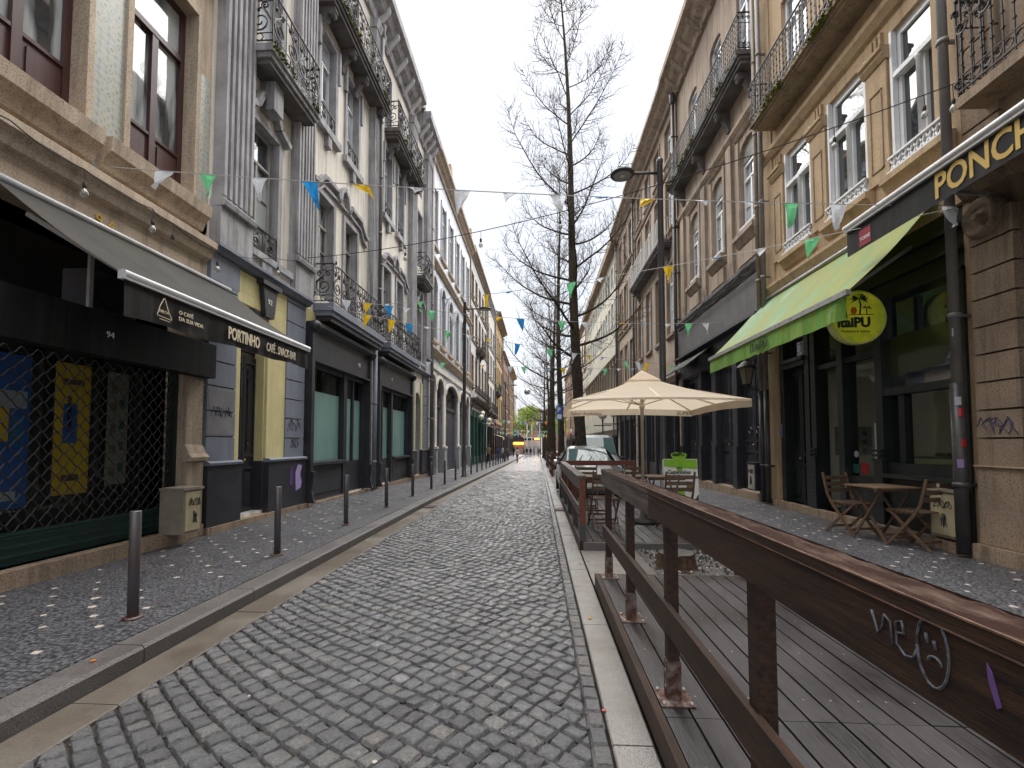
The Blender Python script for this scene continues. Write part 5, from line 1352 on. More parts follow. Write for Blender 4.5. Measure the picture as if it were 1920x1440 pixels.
# Poncha awning
A = thing('bar_awning', 'black awning valance with gold letters under a grey bar, top right', 'awning', (5.75, 5.5, 5.0))
yf, zp, dp = 7.22, 4.83, 1.05
m = MB(); S.box(m, 2.2, yf, zp - .04, zp + .05, dp - .05, dp + .04, metalw); m.tube([S.p(2.2, zp + .03, dp + .02), S.p(yf + .01, zp + .03, dp + .02)], .045, metalw, 8); m.build('front_bar', A)
m = MB(); S.quad(m, 2.2, yf, zp - .41, zp - .04, dp + .0, blackf); v = m.build('valance', A)
m = MB(); m.face([S.p(2.2, zp, dp), S.p(6.38, zp, dp), S.p(6.38, 5.25, .05), S.p(2.2, 5.25, .05)], blackf); m.build('canopy', A)
m = MB()
for y in (2.6, 6.0): m.obox(S.p(y, 4.7, .05), S.p(y, zp - .02, dp - .05), .03, .05, galv)
m.build('arm', A)
text('PONCHA', .41, goldt, S.p(5.66, zp - .345, dp + .004), 1, v, bold=.008, sx=.80)
m = MB(); S.box(m, 6.72, 6.95, zp - .37, zp - .13, dp + .001, dp + .004, M('label_red', (.30, .03, .05), None)); lb = m.build('label', v)
text('TORRE', .07, whitet, S.p(6.94, zp - .29, dp + .006), 1, lb)
# round sign, its face given a weak emission
T = thing('round_sign', 'round green and yellow juice shop sign with a palm tree under the green awning', 'sign', (5.2, 7.72, 3.66))
SG = M('sign_face_green', (0.13, 0.19, 0.010), (0.36, 0.34, 0.02), 2.2, .25); _p = SG.node_tree.nodes['Principled BSDF']; SG.node_tree.links.new(_p.inputs['Base Color'].links[0].from_socket, _p.inputs['Emission Color']); _p.inputs['Emission Strength'].default_value = .05; SY = M('sign_rim_yellow', (.62, .66, .20), None, rough=.3)
m = MB(); m.lathe((5.2, 7.64, 3.66), [(.432, 0), (.432, .13)], SY, 40, 1); m.build('rim', T)
m = MB(); m.lathe((5.2, 7.628, 3.66), [(.405, 0), (.405, .011)], SG, 40, 1); f = m.build('face', T)
text('itaiPU', .215, darkt, (4.86, 7.622, 3.50), 0, f, bold=.010, sx=.98)
text('Pastelaria & Sumos', .057, brownt, (4.92, 7.622, 3.41), 0, f)
m = MB()
m.prism([(5.20, 7.626, 3.70), (5.225, 7.626, 3.70), (5.24, 7.626, 3.85), (5.215, 7.626, 3.95), (5.2, 7.626, 3.95), (5.215, 7.626, 3.84)], (0, -.004, 0), darkt)
for k in range(9):
    a = radians(-20 + k * 27.5); L = .15
    m.face([(5.21, 7.622, 3.95), (5.21 + L * .6 * cos(a) - .02 * sin(a), 7.622, 3.95 + L * .6 * sin(a) * .8 + .02), (5.21 + L * cos(a), 7.622, 3.95 + L * .8 * sin(a) - .03)], darkt)
for k in range(5):
    a = radians(0 + k * 40); m.face([(5.32, 7.622, 3.80), (5.32 + .05 * cos(a), 7.622, 3.81 + .04 * sin(a)), (5.32 + .08 * cos(a), 7.622, 3.78 + .05 * sin(a))], darkt)
m.box(5.31, 5.325, 7.621, 7.626, 3.70, 3.80, darkt); m.box(5.05, 5.42, 7.622, 7.626, 3.69, 3.70, darkt)
m.prism([(5.12 + .05 * cos(k * .6), 7.626, 3.76 + .06 * sin(k * .6)) for k in range(10)], (0, -.003, 0), F_orange)
m.build('emblem', f)
m = MB(); m.box(5.66, 5.74, 7.68, 7.76, 3.3, 4.0, charw); m.build('bracket', T)
for _o in [T] : _o.location = (T.location.x - .09, T.location.y, T.location.z - .045)
# wall lantern
T = thing('wall_lantern', 'old black wall lantern with clouded glass on a scrolled bracket near the twin downpipes', 'lantern', (5.4, 12.0, 3.1))
m = MB()
for k in range(6):
    a, b = pi / 3 * k, pi / 3 * (k + 1); c = (5.30, 12.1)
    m.face([(c[0] + .10 * cos(a), c[1] + .10 * sin(a), 3.1), (c[0] + .10 * cos(b), c[1] + .10 * sin(b), 3.1), (c[0] + .19 * cos(b), c[1] + .19 * sin(b), 3.52), (c[0] + .19 * cos(a), c[1] + .19 * sin(a), 3.52)], lampgl)
m.build('glass', T)
m = MB(); m.lathe((5.30, 12.1, 3.5), [(.26, 0), (.25, .03), (.12, .16), (.05, .2), (.06, .24), (.01, .28)], iron, 6); m.lathe((5.30, 12.1, 3.0), [(.02, 0), (.06, .05), (.12, .1)], iron, 6)
for k in range(6): a = pi / 3 * k; m.tube([(5.3 + .105 * cos(a), 12.1 + .105 * sin(a), 3.1), (5.3 + .195 * cos(a), 12.1 + .195 * sin(a), 3.52)], .008, iron, 4)
m.build('lantern_cap', T)
m = MB(); m.tube([(5.3, 12.1, 3.02), (5.5, 12.1, 2.95), (5.74, 12.1, 3.05)], .014, iron, 5); m.tube([(5.55 + x, 12.1, 2.9 + z) for x, z in scroll_pts(0, 0, .16, 0, 1.6, 20)], .012, iron, 4); m.tube([(5.66 + x, 12.1, 3.2 + z) for x, z in scroll_pts(0, 0, .10, 2, 1.6, 16)], .01, iron, 4)
m.tube([(5.42 + x, 12.1, 3.03 + z) for x, z in scroll_pts(0, 0, .07, 2, 1.6, 16)], .01, iron, 4)
m.build('bracket', T)

# ---- brown building with the dark shop
B = thing('brown_building', 'soot brown building with a black shopfront and long third floor iron balcony', 'building', (5.75, 15, 0))
WB = [(12.3, 13.25), (14.4, 15.35), (16.6, 17.55)]
doors = [(12.35, 13.6), (13.95, 15.2), (15.45, 16.5), (16.7, 18.5)]
ops = [(a, b, 7.45, 10.05, .3) for a, b in WB] + [(a, b, 12.1, 14.7, .25) for a, b in WB] + [(11.98, 18.88, .32, 4.1)]
m = MB(); wall(m, S, 11.86, 18.95, -.3, 15.9, ops, brownst, .24); m.build('wall', B)
for a, b in WB:
    w = window(B, S, a, b, 7.45, 9.45, whitep, glassw, .14, .24, 2, 1, .07)
    m = MB(); S.box(m, a, b, 9.45, 10.05, -.16, -.14, black)
    z = 9.5
    while z < 10: S.box(m, a + .02, b - .02, z, z + .03, -.139, -.09, greyfr); z += .055
    m.build('louvre', w)
    window(B, S, a, b, 12.1, 14.65, whitep, glassw, .12, .27, 2, 1, .08)
    m = MB(); n = 12
    for k in range(n): 
        c = S.p(a + (k + .5) * (b - a) / n, 7.56, .04); m.tube([(c[0], c[1] + .035 * cos(q * pi / 4), c[2] + .05 * sin(q * pi / 4)) for q in range(9)], .010, whitep, 3, False)
    S.box(m, a, b, 7.60, 7.64, .03, .05, whitep); m.build('window_railing', w)
m = MB()
for a, b in WB:
    S.ext(m, [(0, 7.1), (.05, 7.12), (.14, 7.25), (.2, 7.3), (.2, 7.42), (0, 7.44)], a - .14, b + .14, brownst)
    S.box(m, a - .05, b + .05, 6.55, 7.0, 0, .09, brownst)
    S.ext(m, [(0, 10.25), (.06, 10.27), (.12, 10.36), (0, 10.38)], a - .2, b + .2, brownst)
    S.box(m, a - .12, a, 7.45, 10.2, 0, .05, brownst); S.box(m, b, b + .12, 7.45, 10.2, 0, .05, brownst)
for y in (13.82, 16.0, 18.3):
    S.box(m, y - .18, y + .18, 6.9, 10.4, 0, .10, brownst); m.prism([S.p(y - .18, 6.9, .1), S.p(y + .18, 6.9, .1), S.p(y + .10, 6.4, .03), S.p(y - .10, 6.4, .03)], (.1, 0, 0), brownst)
S.ext(m, [(0, 6.1), (.08, 6.12), (.2, 6.3), (.2, 6.4), (0, 6.44)], 11.87, 18.94, greysh); S.ext(m, [(0, 10.5), (.06, 10.52), (.12, 10.6), (.12, 10.7), (0, 10.72)], 11.87, 18.94, brownst)
m.build('moulding', B)
m = MB(); S.box(m, 11.95, 18.9, 4.95, 6.0, 0, .16, M('fascia_soot', (.055, .05, .05), (.10, .09, .088), 2, .6, streak=(.16, .15, .145), streak_amt=.5)); S.ext(m, [(0, 4.85), (.3, 4.87), (.3, 4.94), (0, 4.948)], 11.9, 18.94, charp); m.build('fascia', B)
m = MB()
for a, b in doors[2:]: m.prism([S.p(a, 4.8, .1), S.p(a, 4.75, .15), S.p(a, 4.1, .95), S.p(a, 4.15, .95)], (0, b - a, 0), greyf)
m.build('shop_canopy', B)
m = MB(); S.box(m, 11.87, 18.94, -.2, .30, -.2, .10, granite_b); S.box(m, 11.95, 18.9, 4.1, 4.85, 0, .06, charp)
for y in (11.95, 13.6, 15.2, 16.5, 18.5):
    S.box(m, y + .02, y + .34 if y < 18 else 18.87, .325, 4.095, -.23, .07, charp); S.box(m, y + .02, y + .32 if y < 18 else 18.9, .32, 1.5, .0701, .11, charp)
m.build('pier', B)
for i, (a, b) in enumerate(doors): panel_door(B, S, a + (.04 if i else 0), b - .04, .32, 4.08, charp, .14, 2, glaz=0 if i == 0 else 1, lattice=(i == 0))
m = MB()
for y in (12.75, 13.2): m.tube([S.p(y + x, 1.95 + z, -.1) for x, z in scroll_pts(0, 0, .09, 0, 1, 12, .9)], .02, piped, 5)
m.build('door_knocker', B)
balcony(B, S, 11.95, 18.6, 11.85, .55, 1.0, 'baluster', greysh, .3, railmat=iron, soffit=greysh, mossy=True, brackets=(12.4, 13.9, 16.0, 18.2))
cornice(B, S, 11.86, 18.95, 15.9, .75, .8, brownst, dent=.8); roof(B, S, 11.86, 18.95, 16.7)
pipe(B, S, 18.9, 0, 15.8, .2, .07, piped, True)
# dark festooned cables sagging over the fascia
cb = MB()
for k in range(4):
    cb.tube([S.p(12 + 6.6 * t, 6.15 + .05 * k - .25 * sin(pi * ((t * 2.2 + k * .3) % 1)), .24 + .02 * k) for t in [i / 30 for i in range(31)]], .012, cable, 4)
cb.build('cable', B)
whiteiron = M('iron_painted_white', (.6, .6, .58), None, rough=.5)
b = row_house(RS, 18.97, 27.5, 16.7, brownst, 'brown house with a white railed balcony behind the right street lamp', 4, ((6.3, 9.4), (10.9, 13.2), (14, 15.6)), granite_b, whitep, glassw, charp, [(20.0, 26.6, 10.4, 'slim', whiteiron, greysh, False)], 3.9, .95, .7, brownst)
row_house(RS, 27.52, 33.4, 16.7, brownst, 'narrow brown house with white windows and a grey panel, right of the big bare tree', 3, ((5.0, 8.0), (9.3, 12.0), (13.2, 15.4)), granite_b, whitep, glassw, charp, [], 3.6, .95, .6, brownst)
# plain modern block
B = thing('plain_block', 'plain pale modern block with ribbon windows on the right beyond the trees', 'building', (5.75, 45, -.4))
fl = [(5.4, 7.6), (10.4, 12.4), (13.6, 15.2)]; bb = bays(33.8, 55.6, 14, 1.1)
m = MB(); wall(m, S, 33.42, 56, -1, 16.6, [(a, b, z0, z1) for z0, z1 in fl for a, b in bb] + [(34, 55.6, -.3, 2.2)], palecr, .2); m.build('wall', B)
for z0, z1 in fl:
    for a, b in bb: window(B, S, a, b, z0, z1, whitep, glassw, .12, 0, 1, 0, .08)
m = MB(); S.box(m, 33.42, 56, 8.0, 9.9, 0, .25, palecr); S.box(m, 33.42, 56, 2.6, 5.0, 0, .3, palecr); S.box(m, 33.42, 56, 16.0, 16.6, 0, .5, granite_b)
for y in [33.5 + 1.55 * k for k in range(15)]: S.box(m, y, y + .14, 5.05, 7.95, 0, .12, granite_b)
m.build('band', B)
m = MB(); S.quad(m, 34, 55.6, -.4, 2.2, -.18, glassd)
for y in [34 + 1.55 * k for k in range(15)]: S.box(m, y - .08, y + .08, -.6, 2.2, -.17, -.05, charp)
m.build('shopfront', B)
row_house(RS, 56.02, 68, 16.4, cream, 'cream house beyond the plain modern block on the right', 4, ((4.6, 7), (8.4, 10.8), (12, 14.2)), granite_b, whitep, glassw, charp, [], 3.4)
row_house(RS, 68.02, 82, 15.6, granite_b, 'brown stone house far down the right side', 4, ((4.2, 6.6), (7.9, 10.2), (11.4, 13.6)), granite_o, whitep, glassw, charp, [], 3.0)
row_house(RS, 82.02, 98, 15, rose, 'rose house at the far end of the right row', 4, ((3.8, 6.2), (7.4, 9.8), (11, 13)), granite_o, whitep, glassw, charp, [], 2.8)

# ================================================================== STREET FURNITURE
def bollard(x, y, z, label):
    m = MB(); h = .90; r = .042
    m.tube([(x, y, z - .02), (x - .006, y, z + h - .006), (x - .006, y, z + h)], [r, r, r * .93], steelm, 16)
    m.lathe((x, y, z - .002), [(.075, 0), (.072, .012), (.05, .016)], rust, 16)
    return tag(m.build('bollard'), label, 'bollard', 'steel bollards along the left kerb')
BL = ['steel bollard with a rust stained top, nearest on the left pavement', 'second steel bollard, in front of the black plinth and door 92', 'third steel bollard, in front of the first teal papered shop window']
names = ['fourth', 'fifth', 'sixth', 'seventh', 'eighth', 'ninth', 'tenth', 'eleventh', 'twelfth', 'thirteenth', 'fourteenth', 'fifteenth', 'sixteenth', 'seventeenth', 'eighteenth', 'nineteenth', 'twentieth', 'twenty first', 'twenty second']
ys = [3.82, 6.05, 8.32, 10.65, 13.0, 15.3, 17.5, 19.8]
y = 24.4
while len(ys) < 22: ys.append(y); y += 2.35
for i, y in enumerate(ys):
    x = -3.4 - .012 * y if y < 14 else -3.56
    lb = BL[i] if i < 3 else ('%s steel bollard from the camera along the left kerb, before the lamp post' % names[i - 3] if i < 8 else '%s steel bollard along the left kerb, beyond the lamp post' % names[i - 3])
    bollard(x, y, G(y) + .12, lb)
def street_lamp(x, y, z, h, arm, label):
    t = thing('street_lamp', label, 'street lamp', (x, y, z), 'dark street lamps')
    m = MB(); m.lathe((x, y, z), [(.16, 0), (.16, .03), (.11, .06), (.10, 1.1), (.095, 1.15), (.085, 1.2), (.075, h - .1), (.085, h - .08), (.085, h), (.03, h + .06)], piped, 14); m.build('post', t)
    zz = z + h - .35; s = 1 if arm > 0 else -1
    m = MB(); m.tube([(x, y, zz), (x + arm * .78, y, zz + .02)], .035, piped, 8); m.build('arm', t)
    m = MB(); cx = x + arm
    k = m.mi(piped); 
    prof = [(.02, .085), (.16, .075), (.29, .03), (.31, .0), (.30, -.03), (.24, -.045)]
    m.lathe((cx, y, zz), [(r, q) for r, q in prof], piped, 20); l = m.build('lamp_head', t)
    g = MB(); g.lathe((cx, y, zz), [(.23, -.047), (.22, -.05)], galv, 16); g.box(cx - .05, cx + .05, y - .05, y + .05, zz - .056, zz - .0505, whitep); g.build('lamp_lens', l)
    return t
street_lamp(-3.62, 22.4, G(22.4) + .12, 8.55, 1.0, 'dark street lamp on the left pavement with its arm over the road')
street_lamp(3.12, 11.8, .12, 8.75, -.95, 'tall dark street lamp behind the parasol on the right')
street_lamp(-3.62, 50, G(50) + .12, 8.6, 1.0, 'distant street lamp in front of the yellow house at left')

# ---- timber decks and railings
def deck(x0, x1, y0, y1, z, label, seams=(), group=None):
    t = thing('timber_deck', label, 'deck', ((x0 + x1) / 2, y0, 0))
    mb = MB(); tone = []; w = .142; n = int((x1 - x0 - .06) / w); ww = (x1 - x0 - .06) / n
    cuts = [y0 + .02, *seams, y1]
    for i in range(n):
        a, b = x0 + .05 + i * ww + .0065, x0 + .05 + (i + 1) * ww - .0065
        for u, v in zip(cuts, cuts[1:]):
            zz = z + ru(-.0015, .0015)
            mb.box(a, b, u + .003, v - .003, z - .03, zz, deckm); tone += [rnd()] * 6
    mb.box(x0 + .06, x1 - .02, y0 + .03, y1 - .01, z - .05, z - .032, joint); tone += [0] * 6
    mb.build('deck_boards', t, tone)
    m = MB(); m.box(x0, x0 + .045, y0, y1, .012, z + .012, railw); m.box(x0 + .046, x1, y1 + .001, y1 + .04, .01, z - .004, railw); m.box(x0 + .046, x1, y0 - .04, y0 + .018, .01, z - .004, basaltg); m.build('fascia', t)
    m = MB()
    for i in range(n):
        for y in [y0 + .08 + k * .6 for k in range(int((y1 - y0) / .6) + 1)]:
            if y < y1: m.lathe((x0 + .05 + (i + .5) * ww, y, z + .001), [(.006, 0), (.006, .0018)], galv, 6)
    m.build('screw', t)
    return t
deck(.615, 2.62, -1.5, 5.25, .15, 'large dark timber deck in the foreground behind the long rail', (0.1, 2.57, ))
deck(.60, 2.62, 6.95, 12.4, .15, 'small timber deck with cafe tables under the parasol', (9.6,))
# long rail
R = thing('timber_railing', 'long dark timber railing with worn top running along the foreground deck', 'railing', (.75, 2.5, .15))
for y in (5.16, 3.955, 2.755, 1.66, .45):
    m = MB(); m.box(.7255, .79, y - .033, y + .033, .34, 1.285, railw); m.box(.7265, .789, y - .032, y + .032, .18, .3399, railw)
    p = m.build('post', R)
    m = MB(); m.box(.719, .725, y - .037, y + .037, .156, .37, rust); m.box(.7905, .797, y - .037, y + .037, .156, .37, rust); m.box(.7251, .7904, y - .0385, y - .0335, .156, .37, rust)
    m.box(.67, .86, y - .095, y + .095, .1505, .1575, rust)
    for sx in (-.075, .075):
        for sy in (-.075, .075): m.lathe((.765 + sx, y + sy, .1575), [(.013, 0), (.013, .006), (.006, .016)], galv, 6)
    for q in (.22, .31): m.lathe((.716, y, q), [(.010, 0), (.010, .003)], galv, 6, 0)
    m.build('base_plate', p)
m = MB(); m.box(.690, .7249, -1, 3.0, 1.143, 1.285, railw); m.build('rail_board', R)
m = MB(); m.box(.690, .7248, 3.002, 5.21, 1.143, 1.285, railg); m.build('rail_board', R)['label'] = 'grey weathered far length of the rail board'
m = MB(); m.box(.702, .735, -1, 5.2, .555, .70, railw); m.build('lower_rail', R)
mb = MB()   # worn top: splintered upper surface
n = 420
for i in range(n):
    ya, yb = -1 + 6.2 * i / n, -1 + 6.2 * (i + 1) / n
    def T(y, k):
        z = 1.316
        xs = (.686, .712, .745, .78, .806)[k]
        e = 0 if k == 0 else noise.noise((xs * 40, y * 9, 1)) * .006 + noise.noise((xs * 90, y * 26, 7)) * .004
        if k == 4: xs += noise.noise((1, y * 7, 3)) * .006; e -= .012
        return (xs, y, z + e)
    for k in range(4): mb.face([T(ya, k), T(ya, k + 1), T(yb, k + 1), T(yb, k)], railtop, True)
mb.box(.6875, .803, -1, 3.0, 1.2851, 1.303, railw); 
mb.face([(.686, -1, 1.285), (.686, 3.0, 1.285), (.686, 3.0, 1.316), (.686, -1, 1.316)], railw); mb.face([(.686, 3.0, 1.2855), (.686, 5.2, 1.2855), (.686, 5.2, 1.316), (.686, 3.0, 1.316)], railg); mb.face([(.686, 5.2, 1.2855), (.803, 5.2, 1.2855), (.803, 5.2, 1.316), (.686, 5.2, 1.316)], railg)
mb.face([(.686, -1, 1.2852), (.803, -1, 1.2852), (.803, 5.2, 1.2852), (.686, 5.2, 1.2852)], railw); mb.face([(.803, -1, 1.2852), (.803, 5.2, 1.2852), (.803, 5.2, 1.312), (.803, -1, 1.312)], railw)
mb.build('top_rail', R)
m = MB()
def gr(pts, r=.0026, mat=chalk): m.tube([(.6885, y, z) for y, z in pts], r, mat, 5, True)
def el(yc, zc, a, b, k0=0, k1=20, n=20): return [(yc + a * cos(2 * pi * k / n), zc + b * sin(2 * pi * k / n)) for k in range(k0, k1 + 1)]
gr([(1.02, 1.256), (1.005, 1.215), (.99, 1.235), (.985, 1.258), (.97, 1.25), (.965, 1.205)]); gr([(.955, 1.235), (.935, 1.24), (.94, 1.262), (.955, 1.255), (.955, 1.215), (.935, 1.20), (.915, 1.205), (.905, 1.225)])
gr(el(.872, 1.235, .033, .062)); gr([(.885, 1.262), (.882, 1.245)]); gr([(.868, 1.255), (.865, 1.24)]); gr(el(.868, 1.215, .014, .012, 0, 10))
m.build('graffiti', R)
we = M('worn_wood_highlight', (0.22, 0.13, 0.09), (0.07, 0.035, 0.022), 9, .7, stretch=(1, 1.5, 1)); m = MB(); m.box(.6855, .6899, -1, 5.2, 1.2835, 1.2868, we); m.box(.6845, .6885, -1, 5.2, 1.3135, 1.3172, we); m.build('worn_edge_highlight', R)  # light brown edge strips paint in a highlight as well as wear
m = MB(); m.prism([(.6895, y, z) for y, z in ((.772, 1.262), (.764, 1.25), (.752, 1.205), (.758, 1.2), (.770, 1.235))], (-.002, 0, 0), purple); m.build('graffiti', R)
# orange railing of the second deck
R = thing('timber_railing', 'reddish timber railing with grey top around the cafe deck', 'railing', (.62, 9, .15))
for y in (7.0, 8.4, 9.8, 11.2, 12.3):
    m = MB(); m.box(.60, .69, y - .045, y + .045, .40, 1.085, railo); p = m.build('post', R); m = MB(); m.box(.598, .692, y - .047, y + .047, .152, .3999, piped); m.build('boot', p)
m = MB(); m.box(2.42, 2.51, 12.25, 12.34, .152, 1.145, railo); m.build('post', R)
m = MB(); m.box(.565, .599, 6.95, 12.36, .93, 1.085, railg); m.box(.563, .70, 6.95, 12.36, 1.0851, 1.12, railg); m.build('rail_board', R)
m = MB(); m.box(.570, .598, 6.95, 12.36, .56, .69, railg); m.build('lower_rail', R)
m = MB(); m.box(.70, 2.42, 12.27, 12.32, 1.02, 1.145, railo); m.box(.70, 2.42, 12.27, 12.31, .56, .68, railo); m.build('end_rail', R)
# tree stump
T = thing('tree_stump', 'sawn tree stump in the gravel bed between the two decks', 'tree stump', (1.70, 5.95, .03))
m = MB(); n = 28; rows = [(.30, .03), (.245, .08), (.225, .16), (.215, .245)]
ring = lambda R_, z, k: (1.70 + R_ * (1 + .06 * sin(k * 1.3) + .04 * sin(k * 2.9)) * cos(2 * pi * k / n), 5.95 + R_ * (1 + .06 * sin(k * 1.3) + .04 * sin(k * 2.9)) * sin(2 * pi * k / n), z + .008 * sin(k * 2.1))
for (r0, z0), (r1, z1) in zip(rows, rows[1:]):
    for k in range(n): m.face([ring(r0, z0, k), ring(r0, z0, (k + 1) % n), ring(r1, z1, (k + 1) % n), ring(r1, z1, k)], stumpm, True)
m.build('trunk', T); m = MB(); m.face([ring(.215, .246, k) for k in range(n)], stumpt); m.build('cut_top', T)

# ---- parasol
T = thing('parasol', 'large cream square parasol with printed valance over the cafe tables', 'parasol', (1.93, 8.75, .15))
cx, cy, ze, za = 1.93, 8.78, 2.30, 2.87
hx0, hx1, hy0, hy1 = -1.40, 1.42, -1.30, 1.30
corn_ = [(hx0, hy0), (hx1, hy0), (hx1 - .1, hy1), (hx0, hy1)]
m = MB()
def pz(t, e): return za - (za - .0 - (ze + e)) * t - .10 * sin(pi * t) * .6
for q in range(4):
    (ax, ay), (bx, by) = corn_[q], corn_[(q + 1) % 4]
    N1 = 10
    for i in range(N1):
        for j in range(10):
            def P(t, u):
                x, y = ax + (bx - ax) * u, ay + (by - ay) * u
                return (cx + x * t, cy + y * t, pz(t, .035 * sin(pi * u)))
            t0, t1, u0, u1 = .10 + .9 * i / N1, .10 + .9 * (i + 1) / N1, j / 10, (j + 1) / 10
            m.face([P(t0, u0), P(t0, u1), P(t1, u1), P(t1, u0)], canvas, True)
cano = m.build('canopy', T)
m = MB()
for q in range(4):
    (ax, ay), (bx, by) = corn_[q], corn_[(q + 1) % 4]
    for j in range(12):
        def P(u, dz, o=0):
            x, y = ax + (bx - ax) * u, ay + (by - ay) * u
            f = 1 + o * .012 * sin(u * 25)
            return (cx + x * f, cy + y * f, ze + .035 * sin(pi * u) + dz)
        u0, u1 = j / 12, (j + 1) / 12
        m.face([P(u0, 0), P(u1, 0), P(u1, -.13, 1), P(u0, -.13, 1)] if q != 0 else [P(u0, 0), P(u1, 0), P(u1, -.035, 1), P(u0, -.035, 1)], canvas, True)
v = m.build('valance', cano)
m = MB(); s_ = .26
for q in range(4):
    (ax, ay), (bx, by) = corn_[q], corn_[(q + 1) % 4]
    m.face([(cx, cy, za + .10), (cx + ax * .2, cy + ay * .2, pz(.2, 0) + .035), (cx + bx * .2, cy + by * .2, pz(.2, 0) + .035)], canvas)
    m.face([(cx + ax * .2, cy + ay * .2, pz(.2, 0) + .035), (cx + bx * .2, cy + by * .2, pz(.2, 0) + .035), (cx + bx * .2, cy + by * .2, pz(.2, 0) + .0), (cx + ax * .2, cy + ay * .2, pz(.2, 0) + .0)], canvas)
m.build('vent', cano)
Rb = Matrix(((-1, 0, 0), (0, 0, 1), (0, 1, 0)))
text('SUPER BOCK', .11, brownt, (cx + 1.0, cy + hy1 - .004, ze - .10), 0, v, shear=.3, sx=1.1)
text('Sabor Autêntico', .10, brownt, (cx - 1.25, cy + hy1 - .012, ze - .095), 0, v, shear=.3)
Rr = Matrix(((0, 0, -1), (-1, 0, 0), (0, 1, 0)))
text('SUPER BOCK', .10, brownt, (cx + hx1 - .06, cy + .95, ze - .09), 1, v, shear=.3)
m = MB(); m.lathe((cx, cy, .15), [(.03, 0), (.03, 1.9), (.034, 1.9), (.034, 2.66), (.05, 2.66), (.05, 2.74)], polec, 14); m.lathe((cx, cy, 2.25), [(.05, 0), (.05, .08), (.036, .08)], polec, 12); m.build('pole', T)
for q in range(8):
    ax, ay = corn_[q // 2] if q % 2 == 0 else tuple((corn_[q // 2][k] + corn_[(q // 2 + 1) % 4][k]) / 2 for k in (0, 1))
    m = MB(); m.obox((cx, cy, za - .12), (cx + ax * .98, cy + ay * .98, ze + (.03 if q % 2 else 0) - .01), .02, .03, polec)
    m.tube([(cx + .03 * ax, cy + .03 * ay, 2.32), (cx + ax * .48, cy + ay * .48, (za - .12) * .52 + ze * .48 - .03)], .009, polec, 5); m.build('rib', T)
m = MB(); m.lathe((cx, cy, .153), [(.32, 0), (.32, .05), (.08, .07), (.05, .25)], piped, 20); m.build('base', T)

# ---- folding chairs and tables
def make_chair(k=1.12):
    t = thing('folding_chair', 'x', 'chair', (0, 0, 0), 'slatted wooden folding chairs')
    def P(x, y, z): return (x * k, y * k, z * k)
    for s in (-1, 1):
        m = MB(); pts = [P(s * .205, -.27, .88), P(s * .205, -.24, .74), P(s * .205, -.19, .55), P(s * .205, -.11, .42), P(s * .205, .06, .2), P(s * .205, .23, 0)]
        for a, b in zip(pts, pts[1:]): m.obox(a, b, .022, .038, chairw)
        m.build('back_leg', t)
        m = MB(); m.obox(P(s * .18, .20, .45), P(s * .18, -.27, 0), .022, .036, chairw); m.build('front_leg', t)
    m = MB()
    for i in range(7): y = -.16 + i * .062; m.box(-.20 * k, .20 * k, (y - .022) * k, (y + .022) * k, .448 * k, .464 * k, chairw)
    for s in (-1, 1): m.box((s * .165 - .012) * k, (s * .165 + .012) * k, -.18 * k, .24 * k, .42 * k, .4475 * k, chairw)
    m.build('seat', t)
    m = MB()
    for z, y in ((.62, -.205), (.71, -.228), (.80, -.247)): m.box(-.2 * k, .2 * k, (y - .01) * k, (y + .006) * k, (z - .028) * k, (z + .028) * k, chairw)
    m.build('backrest', t)
    m = MB(); m.box(-.2 * k, .2 * k, .14 * k, .165 * k, .08 * k, .11 * k, chairw); m.box(-.18 * k, .18 * k, -.19 * k, -.165 * k, .08 * k, .11 * k, chairw); m.build('stretcher', t)
    return t
def make_table(k=1.12):
    t = thing('folding_table', 'x', 'table', (0, 0, 0), 'slatted wooden folding tables')
    m = MB(); h = .30
    for i in range(9): x = -h + .03 + i * (2 * h - .06) / 8; m.box((x - .029) * k, (x + .029) * k, -h * k, h * k, .722 * k, .74 * k, tablew)
    for s in (-1, 1): m.box(-h * k, h * k, (s * .25 - .015) * k, (s * .25 + .015) * k, .685 * k, .7215 * k, chairw)
    m.build('tabletop', t)
    for x, s in ((-.20, 1), (.20, 1), (-.175, -1), (.175, -1)):
        m = MB(); m.obox((x * k, -.24 * s * k, .69 * k), (x * k, .26 * s * k, 0), .022, .036, chairw); m.build('leg', t)
    m = MB(); m.box(-.20 * k, .20 * k, .19 * k, .215 * k, .10 * k, .13 * k, chairw); m.box(-.175 * k, .175 * k, -.215 * k, -.19 * k, .10 * k, .13 * k, chairw); m.build('stretcher', t)
    return t
CH = [(5.12, 7.98, .12, pi + .25, 'slatted wooden chair left of the table outside the green awning shop'), (5.40, 7.02, .12, .3, 'slatted wooden chair with a small round badge, right of the shop table'),
      (1.12, 8.15, .15, 0.06, 'slatted chair nearest the grey topped railing on the cafe deck'), (1.0, 9.95, .15, pi - .1, 'slatted chair behind the left deck table, beside the railing'),
      (2.28, 8.0, .15, .05, 'slatted chair with its back to the camera, in front of the menu board'), (2.12, 10.1, .15, pi, 'slatted chair behind the right deck table, by the parasol pole')]
ch0 = make_chair()
for i, (x, y, z, rz, lb) in enumerate(CH):
    c = ch0 if i == 0 else copy_tree(ch0)
    c.location = (x, y, z); c.rotation_euler = (0, 0, rz); c['label'] = lb
m = MB(); m.lathe((0, -.288, .90), [(.03, 0), (.03, .008)], creamt, 14, 1)
bd = m.build('badge'); bd.parent = [o for o in COL.objects if o.get('label') == CH[1][4]][0]
TB = [(5.26, 7.5, .12, .1, 'slatted wooden table outside the juice shop between two chairs'), (1.12, 9.05, .15, 0, 'slatted table beside the railing on the cafe deck'), (2.36, 9.05, .15, 0, 'slatted table right of the parasol pole on the cafe deck')]
